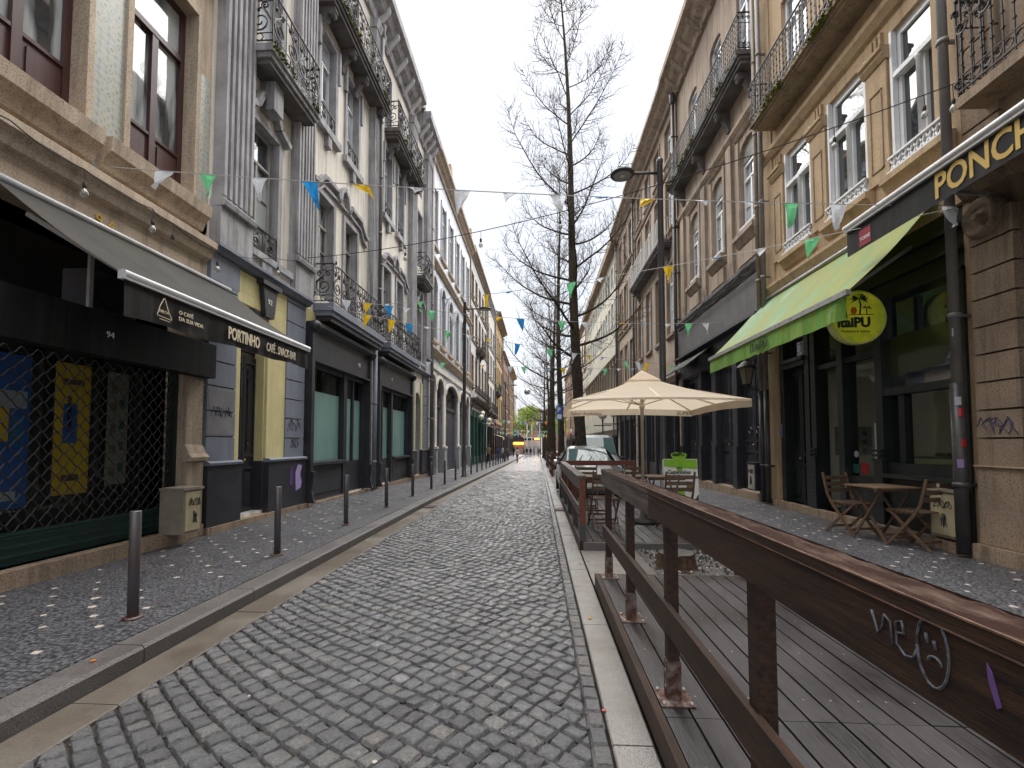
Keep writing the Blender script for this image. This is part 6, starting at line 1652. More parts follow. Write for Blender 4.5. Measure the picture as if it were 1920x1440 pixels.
tb0 = make_table()
for i, (x, y, z, rz, lb) in enumerate(TB):
    c = tb0 if i == 0 else copy_tree(tb0)
    c.location = (x, y, z); c.rotation_euler = (0, 0, rz); c['label'] = lb

# ---- A-board
T = thing('menu_board', 'white and green juice shop pavement board standing by the cafe deck', 'menu board', (3.12, 10.4, .12))
aw, ah = .37, 1.12
def AB(x, z, d=0): return (3.12 + x, 10.35 + z * .13 - d, .13 + z)
WB_ = M('board_white', (.74, .75, .72), None, rough=.3); GB = M('board_green', (.16, .42, .02), (.25, .50, .03), 6, .3)
m = MB(); m.prism([AB(-aw, 0), AB(aw, 0), AB(aw, ah), AB(-aw, ah)], (0, .025, 0), WB_); bp = m.build('front_panel', T)
m = MB(); m.prism([(3.12 - aw, 10.8 - 0 * .13, .13), (3.12 + aw, 10.8, .13), (3.12 + aw, 10.50, .13 + ah), (3.12 - aw, 10.50, .13 + ah)], (0, .02, 0), WB_); m.build('rear_panel', T)
m = MB(); m.prism([AB(-.36, .96, .003), AB(.36, .90, .003), AB(.36, 1.11, .003), AB(-.36, 1.11, .003)], (0, -.002, 0), GB)
m.prism([AB(.12, .01, .003), AB(.36, .01, .003), AB(.36, .18, .003), AB(.24, .10, .003)], (0, -.002, 0), F_orange); m.prism([AB(.28, .25, .003), AB(.36, .22, .003), AB(.36, .36, .003)], (0, -.002, 0), greensh)
m.prism([AB(.10, .42, .003), AB(.24, .40, .003), AB(.26, .62, .003), AB(.12, .64, .003)], (0, -.002, 0), budm); m.prism([AB(-.16, .32, .003), AB(.08, .30, .003), AB(.06, .42, .003), AB(-.12, .42, .003)], (0, -.002, 0), GB)
for k in range(5): m.prism([AB(-.02, .06 + k * .05, .003), AB(.12, .06 + k * .05, .003), AB(.12, .075 + k * .05, .003), AB(-.02, .075 + k * .05, .003)], (0, -.002, 0), stumpt)
m.build('print', bp)
m = MB(); pts = [(.17 * cos(a), (.14 if sin(a) < 0 else .05) * sin(a)) for a in [2 * pi * k / 20 for k in range(20)]]
m.prism([AB(x - .02, ah + .10 + z, .01) for x, z in pts], (0, .02, 0), GB); m.prism([AB(-.02 + .08 * cos(k * .63), .94 + .08 * sin(k * .63), .008) for k in range(10)], (0, .004, 0), GB); tp = m.build('header_panel', T)
text('itaiPU', .11, darkt, AB(-.165, ah + .07, .014), 0, tp, bold=.004); text('Caipirinhas', .115, greensh, AB(-.30, .80, .006), 0, bp, shear=.2, bold=.003); text('& Caipirossas', .105, greensh, AB(-.20, .70, .006), 0, bp, shear=.2, bold=.003); text('itaiPU', .05, darkt, AB(-.09, .92, .012), 0, tp)

# ---- cars
def car(x, y, z, W_, L, H, label, paint, van=False, plate=None):
    """nose towards -Y. body lofted from cross-sections"""
    t = thing('parked_van' if van else 'parked_car', label, 'van' if van else 'car', (x, y, z))
    hw = W_ / 2
    # stations: (y, roof z, shoulder z, half width at shoulder, half width at roof)
    if van: st = [(0, .62, .60, .70, .66), (.12, .86, .80, .86, .78), (.55, 1.08, .92, .94, .82), (.95, 1.20, .98, .97, .80), (1.75, H - .10, 1.0, 1, .76), (2.2, H, 1.0, 1, .76), (L - .4, H, 1.0, 1, .78), (L - .06, H - .1, 1.0, .97, .74), (L, .8, .78, .93, .8)]
    else: st = [(0, .55, .52, .66, .60), (.10, .70, .66, .84, .74), (.45, .88, .80, .94, .78), (1.15, 1.00, .90, .985, .78), (1.95, H - .07, .93, 1, .66), (2.35, H, .94, 1, .65), (L - 1.1, H - .03, .95, 1, .66), (L - .45, 1.06, .95, .97, .72), (L - .05, .95, .88, .92, .78), (L, .6, .58, .86, .8)]
    ni = 4 if not van else 4
    def ringp(s):
        yy, zr, zs, wl, wr = s; wl *= hw; wr *= hw
        zl = .22
        return [(-wl * .94, zl), (-wl, zl + .18), (-wl * 1.0, zs), (-wr, zr - .05 if zr - .05 > zs else zs + (zr - zs) * .6), (-wr * .8, zr), (0, zr + .012), (wr * .8, zr), (wr, zr - .05 if zr - .05 > zs else zs + (zr - zs) * .6), (wl, zs), (wl, zl + .18), (wl * .94, zl)]
    m = MB(); R0 = [ringp(s) for s in st]
    iw = 3; ib = 4
    for i in range(len(st) - 1):
        for k in range(10):
            a, b, c, d = (R0[i][k], st[i][0]), (R0[i][k + 1], st[i][0]), (R0[i + 1][k + 1], st[i + 1][0]), (R0[i + 1][k], st[i + 1][0])
            m.face([(x + q[0][0], y + q[1], z + q[0][1]) for q in (a, b, c, d)], paint, True)
    for i in (0, -1): m.face([(x + p[0], y + st[i][0], z + p[1]) for p in R0[i]], paint)
    m.build('body', t)
    # windscreen, side glass
    i0 = 3; a, b = st[3], st[4]
    def on(s0, s1, f, wf, lift=.012):
        yy = s0[0] + (s1[0] - s0[0]) * f; zr = s0[1] + (s1[1] - s0[1]) * f; wr = (s0[4] + (s1[4] - s0[4]) * f) * hw
        return (x + wr * wf, y + yy - lift, z + zr + lift * .9 + .012 * (1 - abs(wf)))
    m = MB()
    for k in range(8):
        u, v = -.97 + 1.94 * k / 8, -.97 + 1.94 * (k + 1) / 8
        e = lambda q: .012 + .03 * (1 - q * q)
        m.face([on(a, b, .05, u, .014), on(a, b, .05, v, .014), on(a, b, .95, v * .97, .014), on(a, b, .95, u * .97, .014)], windsc, True)
    m.build('windscreen', t)
    m = MB()
    for s in (-1, 1):
        hs = [(a[0] + .35, st[3][2] + .05), (b[0] + .1, H - .13), (L - (1.2 if not van else .5), H - .13), (L - (.75 if not van else .25), 1.02)]
        def sp(yy, zz):
            f = (zz - .95) / (H - .95); w_ = (1.0 + ((.655 if not van else .765) - 1.0) * max(0, f)) * hw
            return (x + s * (w_ + .012), y + yy, z + zz)
        m.face([sp(*q) for q in hs], glassd)
    m.build('side_window', t)
    for s in (-1, 1):
        m = MB(); c = (x + s * (hw + .10), y + 1.45, z + 1.02)
        m.lathe((c[0], c[1], c[2]), [(.03, -.08), (.075, -.06), (.085, 0), (.075, .06), (.03, .09)], black if van or s > 0 else chrome, 10, 0); m.obox((x + s * hw * .93, y + 1.5, z + .98), c, .03, .03, black); m.build('wing_mirror', t)
        m = MB(); m.lathe((x + s * hw * .72, y + .10, z + .66), [(.15, 0), (.13, -.05), (.06, -.07)], M('headlight_glass', (.5, .52, .55), None, rough=.1, coat=1), 14, 1); m.build('headlight', t)
        for yy in (.82, L - .8):
            m = MB(); m.lathe((x + s * (hw - .19), y + yy, z + .32), [(.31, -.0 * s), (.32, s * .03), (.32, s * .17), (.29, s * .2)], rubber, 22, 0); w = m.build('wheel', t)
            m = MB(); m.lathe((x + s * (hw - .02), y + yy, z + .32), [(.20, -.02 * s), (.20, s * .035), (.07, s * .02), (.05, s * .04)], galv, 14, 0); m.build('rim', w)
    m = MB(); m.box(x - .26, x + .26, y - .02, y - .005, z + .42, z + .53, WB_); m.build('number_plate', t)
    m = MB(); m.box(x - .5, x + .5, y - .012, y + .06, z + .56, z + .66, black)
    for k in range(3): m.tube([(x - .35 + k * .3, y + 1.08, z + 1.045), (x - .1 + k * .3 - .05, y + 1.55, z + 1.24)] if k < 2 else [(x + .5, y + 1.1, z + 1.03), (x + .3, y + 1.3, z + 1.12)], .008, black, 4)
    m.build('grille', t)
    return t
car(1.50, 12.75, G(13) + .02, 1.78, 4.3, 1.50, 'dark grey parked car with a reflecting windscreen behind the cafe deck', carp)
car(2.42, 18.2, G(19) + .02, 1.92, 4.6, 2.02, 'silver grey parked van behind the dark car', vanp, True)

# ---- parking sign
def sign_post(x, y, h, label):
    t = thing('parking_sign', label, 'sign', (x, y, G(y)))
    m = MB(); m.tube([(x, y, G(y)), (x, y, G(y) + h)], .03, piped, 10); m.build('post', t)
    m = MB(); m.box(x - .10, x + .12, y - .05, y - .035, 2.45, 2.98, signb); pl = m.build('panel', t)
    text('P', .22, whitet, (x - .06, y - .053, 2.76), 0, pl, bold=.006)
    m = MB(); m.box(x - .07, x + .09, y - .054, y - .051, 2.50, 2.66, whitet); m.build('plate', t)
sign_post(.75, 17.2, 3.15, 'tall narrow blue parking sign on a dark post beside the bare tree')
# twin globe lamps on the pavement
for x, y, lb in ((3.62, 26.5, 'yellow globe lamp on a dark post, left of the pair by the stone pier'), (3.9, 24.4, 'yellow globe lamp on a dark post, right of the pair by the stone pier')):
    t = thing('globe_lamp', lb, 'street lamp', (x, y, G(y)), 'globe lamps on the right pavement')
    m = MB(); m.tube([(x, y, G(y)), (x, y, 2.95)], .045, piped, 8); m.obox((x - .5, y, 2.6), (x + .5, y, 2.6), .05, .05, piped); m.build('post', t)
    m = MB(); m.lathe((x, y, 2.95), [(.08, 0), (.22, .12), (.26, .28), (.20, .44), (.06, .5)], globeg, 14); m.build('globe', t)
# hanging mirror ball over the street
T = thing('mirror_ball', 'silver mirror ball hanging on a thin wire above the far street', 'decoration', (-.95, 40, 5.4))
m = MB(); r = .27; c = (-.98, 40, 6.05 - .0)
m.lathe((c[0], c[1], c[2]), [(r * sin(pi * (k + .4) / 12.8), -r * cos(pi * (k + .4) / 12.8)) for k in range(13)], chrome, 20); m.build('ball', T)
m = MB(); m.tube([(-5.4, 40, 9.2), (-.98, 40, 8.6), (5.6, 40, 9.2)], .008, cable, 4); m.tube([(-.98, 40, 8.6), (-.98, 40, 6.3)], .006, cable, 4); m.build('wire', T)
# white lantern globes and canopy on the white house
T = thing('paper_lanterns', 'cluster of white round lanterns over the green shopfront on the left', 'lantern', (-4.7, 38.5, 3))
for dx, y, z in ((0, 38.2, 3.75), (.5, 39.6, 3.55), (.2, 41.5, 3.3), (.0, 39, 4.1)):
    m = MB(); m.lathe((-4.75 + dx, y, z), [(.22 * sin(pi * (k + .4) / 8.8), -.22 * cos(pi * (k + .4) / 8.8)) for k in range(9)], globeg, 12); m.tube([(-5.45, y, z + .5), (-4.75 + dx, y, z + .4), (-4.75 + dx, y, z + .2)], .015, cable, 4); m.build('lantern', T)
def flat_awning(y0, y1, z, proj, drop, mat, label):
    t = thing('shop_awning', label, 'awning', LS.p((y0 + y1) / 2, z, 0)); m = MB()
    m.face([LS.p(y0, z, .05), LS.p(y1, z, .05), LS.p(y1, z - drop, proj), LS.p(y0, z - drop, proj)], mat); m.build('canopy', t)
    m = MB(); LS.quad(m, y0, y1, z - drop - .3, z - drop, proj, mat); m.build('valance', t)
flat_awning(42, 45.5, 3.6, 1.4, .6, greyf, 'grey sloping awning beside the white lanterns on the left')
flat_awning(50, 54, 3.5, 1.3, .3, wine, 'wine red awning on the cream house at left')
flat_awning(56, 61, 2.7, 1.2, .4, canvas, 'cream awning below the yellow house on the left')
# timber fence of a further terrace
def terrace(y0, y1, label, mat):
    t = thing('terrace_fence', label, 'fence', (.75, y0, G(y0)))
    k = 0; y = y0
    while y <= y1: m = MB(); m.box(.66, .78, y - .06, y + .06, G(y), G(y) + 1.25, mat); m.build('post', t); y += 1.3
    m = MB(); strip(m, .67, .77, y0, y1, 1.15, mat)
    for z in (.35, .75, 1.05): m.obox((.66, y0, G(y0) + z), (.66, y1, G(y1) + z), .03, .12, railg)
    for q in range(12): x = .8 + q * .15; m.box(x, x + .05, y0 - .03, y0 + .0, G(y0) + .05, G(y0) + 1.1, railg)
    m.box(.78, 2.6, y0 - .05, y0 + .03, G(y0) + 1.08, G(y0) + 1.2, mat)
    m.build('slat', t)
terrace(24.5, 31, 'orange brown timber fence of a terrace beyond the parked cars', railo)
terrace(36, 44, 'grey brown terrace fence further down under the trees', railg)

# ================================================================== BUNTING AND BULBS
FL = {'W': F_white, 'w': F_white, 'G': F_green, 'B': F_blue, 'b': F_lblue, 'Y': F_yellow, 'y': F_yellow, 'O': F_orange, 'L': F_lilac, 'C': creamt}
def bunting(a, b, sag, flags, label, size=.21, hgt=.30, twist=.5):
    a, b = Vector(a), Vector(b)
    t = thing('bunting', label, 'bunting', tuple(a), 'bunting strings across the street')
    P = lambda q: a + (b - a) * q - Vector((0, 0, sag * 4 * q * (1 - q)))
    m = MB(); m.tube([P(i / 40) for i in range(41)], .006 if size > .15 else .009, cordm, 4, False); m.build('cord', t)
    d = (b - a).normalized(); L = (b - a).length
    for i, (q, c) in enumerate(flags):
        m = MB(); w = size * (1 if c.isupper() else .9); h = hgt * (1 if c.isupper() else .28); N = 6
        ang = ru(-.5, .5) if c.isupper() else ru(.7, 1.1) * random.choice((-1, 1))   # some are furled by wind
        nrm = Vector((-d.y, d.x, 0)); side = d
        rows = []
        skew = ru(-.45, .45)
        if c in 'bByY' and rnd() < .4: h *= .45; skew = ru(.3, .9) * random.choice((-1, 1))
        for k in range(N + 1):
            v = k / N; hw = w / 2 * (1 - v * .97); row = []
            for j in range(4):
                u = -1 + 2 * j / 3
                p = P(q) + side * (u * hw + skew * w * v * .8) + Vector((0, 0, -h * v)) + nrm * (sin(ang) * h * v + .025 * sin(3 * v + u * 2 + i) * (1 + v))
                if k == 0: p = P(min(1, max(0, q + u * hw / L)))
                row.append(p)
            rows.append(row)
        for r0, r1 in zip(rows, rows[1:]):
            for j in range(3): m.face([r0[j], r0[j + 1], r1[j + 1], r1[j]], FL[c], True)
        m.build('flag', t)
    return t
BUN = [
('nearest bunting string of large flags, tied to the grey downpipe at right', (-5.45, 5.42, 5.1), (5.56, 6.40, 4.77), 0.10, [(0.066, 'W'), (0.114, 'G'), (0.172, 'W'), (0.23, 'B'), (0.288, 'Y'), (0.352, 'w'), (0.406, 'W'), (0.462, 'w'), (0.518, 'W'), (0.57, 'b'), (0.626, 'Y'), (0.69, 'w'), (0.742, 'w'), (0.798, 'G'), (0.856, 'W'), (0.994, 'W')]),
('second bunting string, slanting from the downpipe at right to the iron balcony at left', (-5.0, 13.21, 5.66), (5.55, 6.36, 4.73), 0.24, [(0.068, 'w'), (0.18, 'G'), (0.256, 'W'), (0.358, 'Y'), (0.412, 'b'), (0.474, 'w'), (0.538, 'G'), (0.59, 'w'), (0.698, 'Y'), (0.76, 'b'), (0.816, 'w'), (0.872, 'G')]),
('third bunting string, ending at the sooty fascia beside the green awning', (-4.98, 10.4, 5.01), (5.5, 12.86, 4.91), 0.26, [(0.046, 'W'), (0.09, 'Y'), (0.136, 'B'), (0.176, 'w'), (0.228, 'G'), (0.278, 'W'), (0.336, 'w'), (0.382, 'y'), (0.432, 'B'), (0.482, 'w'), (0.532, 'G'), (0.588, 'W'), (0.636, 'w'), (0.688, 'y'), (0.746, 'b'), (0.802, 'w'), (0.858, 'G'), (0.904, 'W')]),
('fourth bunting string, falling from the first balcony at left towards the parasol', (-4.98, 10.6, 4.84), (5.5, 17.83, 4.49), 0.16, [(0.072, 'Y'), (0.12, 'Y'), (0.156, 'B'), (0.194, 'w'), (0.242, 'G'), (0.292, 'W'), (0.342, 'y'), (0.416, 'B'), (0.46, 'w'), (0.508, 'G'), (0.586, 'W'), (0.63, 'Y'), (0.68, 'b'), (0.756, 'G'), (0.806, 'W'), (0.848, 'Y'), (.92, 'Y'), (.945, 'G'), (.97, 'W')]),
('fifth bunting string, level just above the top of the parasol', (-5.3, 18.86, 5.03), (5.6, 18.63, 4.58), 0.14, [(0.068, 'W'), (0.124, 'G'), (0.222, 'b'), (0.276, 'y'), (0.328, 'w'), (0.38, 'W'), (0.43, 'G'), (0.476, 'w'), (0.526, 'b'), (0.576, 'Y'), (0.624, 'b'), (0.678, 'W'), (0.728, 'G'), (0.78, 'w'), (0.828, 'b'), (0.876, 'y')]),
]
for lb, a, b, sg, fl in BUN: bunting(a, b, sg, fl, lb)
cyc = 'bOLCGWYbGLCYW'
for k, (y, z, n) in enumerate(((46, 4.15, 26), (52, 3.55, 30), (58, 3.1, 30), (66, 3.4, 28))):
    bunting((-5.3, y, z), (5.5, y + ru(-1, 1), z + ru(-.2, .3)), .55, [((i + .5) / n, cyc[(i + k) % 13]) for i in range(n)],
            ['first', 'second', 'third', 'last'][k] + ' string of small pastel pennants over the far street, counted from the camera', .32, .36)
def bulb(parent, p, drop=.16, r=.045, dead=False):
    m = MB(); x, y, z = p
    m.tube([(x, y, z), (x + .004, y, z - drop)], .005, cable, 4); m.lathe((x, y, z - drop), [(.012, .01), (.02, 0), (.022, -.05), (.018, -.06)], cable, 10); s = m.build('bulb_socket', parent)
    if not dead:
        g = MB(); g.lathe((x, y, z - drop - .06), [(.014, 0), (.018, -.012), (.034, -.035), (.042, -.06), (.040, -.082), (.026, -.102), (.006, -.112)], bulbglass, 12); g.build('bulb', s)
F1 = thing('festoon_lights', 'black cable with clear bulbs along the stone cornice above the dark awning', 'string lights', (-5.25, 5, 4.7))
pts = [(-5.26, 3.2, 4.86), (-5.26, 4.2, 4.82), (-5.26, 4.95, 4.78), (-5.26, 5.9, 4.80), (-5.26, 6.2, 4.77), (-5.24, 7.15, 4.72), (-5.22, 8.8, 5.28), (-5.3, 10.2, 5.85)]
m = MB(); q = []
for a, b in zip(pts, pts[1:]):
    for i in range(6):
        t = i / 6; q.append(Vector(a).lerp(Vector(b), t) - Vector((0, 0, .05 * sin(pi * t))))
m.tube(q + [pts[-1]], .007, cable, 4); m.build('cable', F1)
for i in (2, 3, 5): bulb(F1, (pts[i][0] + .02, pts[i][1], pts[i][2] - .01))
bulb(F1, (-5.24, 6.25, 4.75), dead=True); bulb(F1, (-5.2, 8.85, 5.26), .14)
F2 = thing('festoon_lights', 'long black cable of clear bulbs crossing the street from pilaster to iron balcony', 'string lights', (-5.3, 10.2, 5.85))
a, b = Vector((-5.38, 10.2, 5.85)), Vector((5.5, 6.03, 6.25))
P = lambda t: a + (b - a) * t - Vector((0, 0, .42 * 4 * t * (1 - t)))
m = MB(); m.tube([P(i / 50) for i in range(51)], .007, cable, 4); m.build('cable', F2)
for t in (.085, .245, .395, .53, .655, .875, .96): bulb(F2, P(t), .15)
bulb(F2, P(.985), .2)

# ================================================================== TREES
def bare_tree(x, y, H, seed, label, r0=.25, lean=-.6, zl=4.4, spread=2.6, dens=1.0, lowr=0):
    R_ = random.Random(seed); g = G(y)
    t = thing('bare_tree', label, 'tree', (x, y, g), 'bare street trees along the parking lane')
    def trunk(h): 
        f = h / H
        return Vector((x + lean * f + .12 * sin(f * 7 + seed) * f ** .5, y + .15 * sin(f * 5 + seed), g + h))
    rad = lambda h: r0 * (1 - h / H) ** 1.0 * (1 if h > 1 else 1 + .25 * (1 - h)) + .006
    m = MB(); N = 44; pts = [trunk(H * (i / N)) for i in range(N + 1)]
    m.tube(pts, [rad(H * i / N) * (1 + .05 * sin(i * 2.3)) for i in range(N + 1)], bark, 12); m.build('trunk', t)
    m = MB()
    def limb(p, d, L, r, lev, up):
        n = 9 if lev == 0 else (5 if lev == 1 else 3)
        pts = [p.copy()]; dd = d.copy(); q = p.copy()
        for i in range(n):
            dd = (dd + Vector((R_.uniform(-.13, .13), R_.uniform(-.13, .13), up * (.35 + 1.3 * i / n) / n + R_.uniform(-.06, .06)))).normalized()
            q = q + dd * (L / n); pts.append(q.copy())
        rs = [max(.0042 if lev else .0065, r * (1 - i / n) ** .8) for i in range(n + 1)]
        m.tube(pts, rs, bark if lev == 0 else twig, 5 if lev == 0 else 3, False)
        if lev < 2:
            k = int(L / (.125 if lev == 0 else .13) * dens)
            for i in range(k):
                f = .12 + .86 * (i + R_.random()) / k; j = min(n - 1, int(f * n)); c = pts[j].lerp(pts[j + 1], f * n - j)
                ax = (pts[j + 1] - pts[j]).normalized(); s = ax.cross(Vector((R_.uniform(-1, 1), R_.uniform(-1, 1), R_.uniform(-1, 1)))).normalized()
                nd = (ax * .55 + s * .85 + Vector((0, 0, .16))).normalized()
                ll = (R_.uniform(.35, 1.15) * (1.1 - f * .6) if lev == 0 else R_.uniform(.12, .42))
                limb(c, nd, ll, (.013 if lev == 0 else .0055), lev + 1, .7)
        if lev >= 1:   # short spurs with buds
            for i in range(int(L / .07)):
                f = R_.random(); j = min(n - 1, int(f * n)); c = pts[j].lerp(pts[j + 1], f * n - j)
                s = Vector((R_.uniform(-1, 1), R_.uniform(-1, 1), R_.uniform(-.3, 1))).normalized() * .022
                w = Vector((.007, 0, 0)); m.face([c - w, c + w, c + s], budm if R_.random() < .22 else twig)
    h = zl; az = R_.uniform(0, 6)
    while h < H * .97:
        f = (h - zl) / (H - zl)
        L = (spread * 1.62) * (1 - f) ** .45 * R_.uniform(.7, 1.15) + .3
        el = radians(14 + 30 * f + R_.uniform(-10, 8))
        d = Vector((cos(az) * cos(el), sin(az) * cos(el), sin(el)))
        limb(trunk(h), d, L, max(.017, rad(h) * .32), 0, 1.15)
        az += 2.4 + R_.uniform(-.35, .35); h += R_.uniform(.24, .5) * (1 if f < .8 else .7)
    m.build('crown', t)
    return t
T1 = bare_tree(1.62, 17.2, 21, 3, 'tallest bare tree, its trunk rising behind the dark parked car', .225, -.8, 4.3, 2.55, 1.05)
T2 = bare_tree(1.22, 25.2, 17.5, 8, 'second bare tree, straight trunk just left of the big one', .20, -.15, 4.6, 2.5, .6)
T3 = bare_tree(1.05, 33.5, 16, 15, 'third bare tree from the camera, beyond the orange terrace fence', .2, .1, 4.2, 2.7, .45)
for i, (x, y, rz, s, lb) in enumerate(((1.0, 42, 1.1, 1.0, 'fourth bare tree from the camera along the right lane'), (1.05, 51, 2.9, .95, 'fifth bare tree from the camera along the right lane'), (.9, 61, 4.4, 1.02, 'sixth bare tree from the camera along the right lane'), (.8, 73, .4, 1.0, 'last bare tree of the row, near the square'))):
    c = copy_tree(T3); c.rotation_euler = (0, 0, rz); c.location = (x, y, G(y)); c.scale = (s, s, s); c['label'] = lb
# leafy trees round the square
def leafy_tree(x, y, H, r, mat, seed, label, n=5200, crowns=7):
    R_ = random.Random(seed); t = thing('leafy_tree', label, 'tree', (x, y, -1.3), 'green trees round the square')
    m = MB(); m.tube([(x, y, -1.4), (x + .1, y, H * .4), (x, y, H * .75)], [.3, .22, .08], bark, 8)
    cs = []
    for k in range(crowns):
        a = R_.uniform(0, 6.3); q = R_.uniform(0, .65) * r; c = Vector((x + q * cos(a), y + q * sin(a), H * R_.uniform(.45, .86))); cs.append((c, r * R_.uniform(.38, .62)))
        m.tube([(x, y, H * .35), tuple(c)], [.1, .03], bark, 5)
    m.build('trunk', t); m = MB()
    for i in range(n):
        c, q = cs[i % crowns]; v = Vector((R_.gauss(0, 1), R_.gauss(0, 1), R_.gauss(0, .8))).normalized() * q * R_.uniform(.55, 1.08); p = c + v
        if noise.noise(p * .9) < -.22: continue
        s = R_.uniform(.08, .2); a = Vector((R_.uniform(-1, 1), R_.uniform(-1, 1), R_.uniform(-1, 1))).normalized() * s; b = a.cross(Vector((R_.uniform(-1, 1), R_.uniform(-1, 1), 1))).normalized() * s * .7
        m.face([p - a, p + b, p + a, p - b], mat)
    m.build('crown', t)
leafy_tree(-3.2, 128, 12.5, 4.4, leafy, 1, 'bright green tree at the end of the street, middle of the square', 6500)
leafy_tree(-9.0, 131, 12.0, 4.2, leafy, 2, 'bright green tree behind the yellow brown houses, left end of the square')
leafy_tree(1.8, 133, 9.5, 4.0, leafd, 4, 'dark green tree right of the white pavilion columns')
leafy_tree(6.5, 130, 11, 4.2, leafy, 5, 'green tree at the right end of the square behind the bare trunks')
leafy_tree(-5.8, 140, 9, 4.6, leafd, 6, 'dark rounded tree behind the pavilion roof')
# ---- pavilion on the square
lit = bpy.data.materials.new('lit_orange_strip'); lit.use_nodes = True; _e = lit.node_tree.nodes['Principled BSDF']; _e.inputs['Emission Color'].default_value = (1, .33, .03, 1); _e.inputs['Emission Strength'].default_value = 1.1; _e.inputs['Base Color'].default_value = (.6, .2, .03, 1)
PV_ = thing('pavilion', 'white framed pavilion with dark gable and orange lit strips at the street end', 'building', (-3, 118, -1.3))
m = MB(); m.box(-3.7, .2, 119.6, 119.9, -1.4, 2.1, whitew); m.build('wall', PV_)
m = MB(); m.prism([(-8.2, 119.2, 1.9), (-3.75, 119.2, 1.9), (-3.75, 119.2, 2.9), (-5.6, 119.2, 4.5), (-8.2, 119.2, 4.5)], (0, .6, 0), charp); m.box(-8.2, -3.75, 119.3, 119.8, -1.4, 1.25, rose); m.build('gable', PV_)
m = MB(); m.box(-8.2, -3.9, 119.0, 119.15, 1.3, 1.85, lit); m.build('light_strip', PV_); m = MB(); m.box(-1.1, .1, 119.0, 119.15, 2.5, 3.0, lit); m.build('light_strip', PV_)
m = MB(); m.obox((-5.6, 119, 4.6), (-3.6, 119, 2.9), .3, .22, whitew); m.obox((-3.6, 119, 3.0), (.1, 119, 3.0), .3, .22, whitew); m.obox((-3.7, 119.1, 2.2), (.1, 119.1, 2.2), .3, .2, whitew); m.obox((-8.2, 118.8, 3.0), (-4.6, 118.8, 7.6), .3, .3, tablew); m.build('beam', PV_)
m = MB(); m.box(-3.6, .1, 119.5, 119.58, 2.3, 2.95, black); m.build('glazing', PV_)
for x in (-2.95, -1.75, .25): m = MB(); m.box(x - .13, x + .13, 118.8, 119.1, -1.4, 6.6 if x < 0 else 7.2, whitew); m.build('column', PV_)
m = MB()
for k in range(7):
    m.tube([(-3.4 + k * .55 + .3 * cos(a), 119.57, .3 + .45 * sin(a)) for a in [pi * q / 8 for q in range(9)]], .03, stumpt, 4)
m.build('mural', PV_)
# distant buildings beyond the square
def far_house(x0, x1, y, top, mat, label, rm=terra, n=4):
    B = thing('distant_house', label, 'building', ((x0 + x1) / 2, y, -1.3)); m = MB(); m.box(x0, x1, y, y + 10, -1.4, top, mat); m.build('wall', B)
    m = MB(); m.prism([(x0 - .4, y - .4, top), (x1 + .4, y - .4, top), ((x0 + x1) / 2, y - .4, top + (x1 - x0) * .18)], (0, 10.8, 0), rm); m.build('roof', B)
    for i in range(n):
        for z in (top - 2.6, top - 5.6, top - 8.6):
            c = x0 + (i + .5) * (x1 - x0) / n; m = MB(); m.box(c - .45, c + .45, y - .05, y + .1, z, z + 1.5, glassd); m.box(c - .55, c + .55, y - .03, y - .001, z - .1, z + 1.6, whitew); m.build('window', B)
far_house(-15, -8.6, 175, 19.5, cream, 'tall cream house far off with a red roof above the green trees at left', n=3)
far_house(-8.4, 1, 190, 15.2, brownst, 'low brown house far off above the trees in the middle', terra, 5)
far_house(1.2, 9, 180, 14, rose, 'rose coloured house far off behind the bare trees', terra, 4)
far_house(9.2, 20, 178, 15, cream, 'cream house far off at the right end of the square', terra, 4)
far_house(-28, -15.2, 178, 15, greyst, 'grey house far off hidden behind the left row', terra, 4)

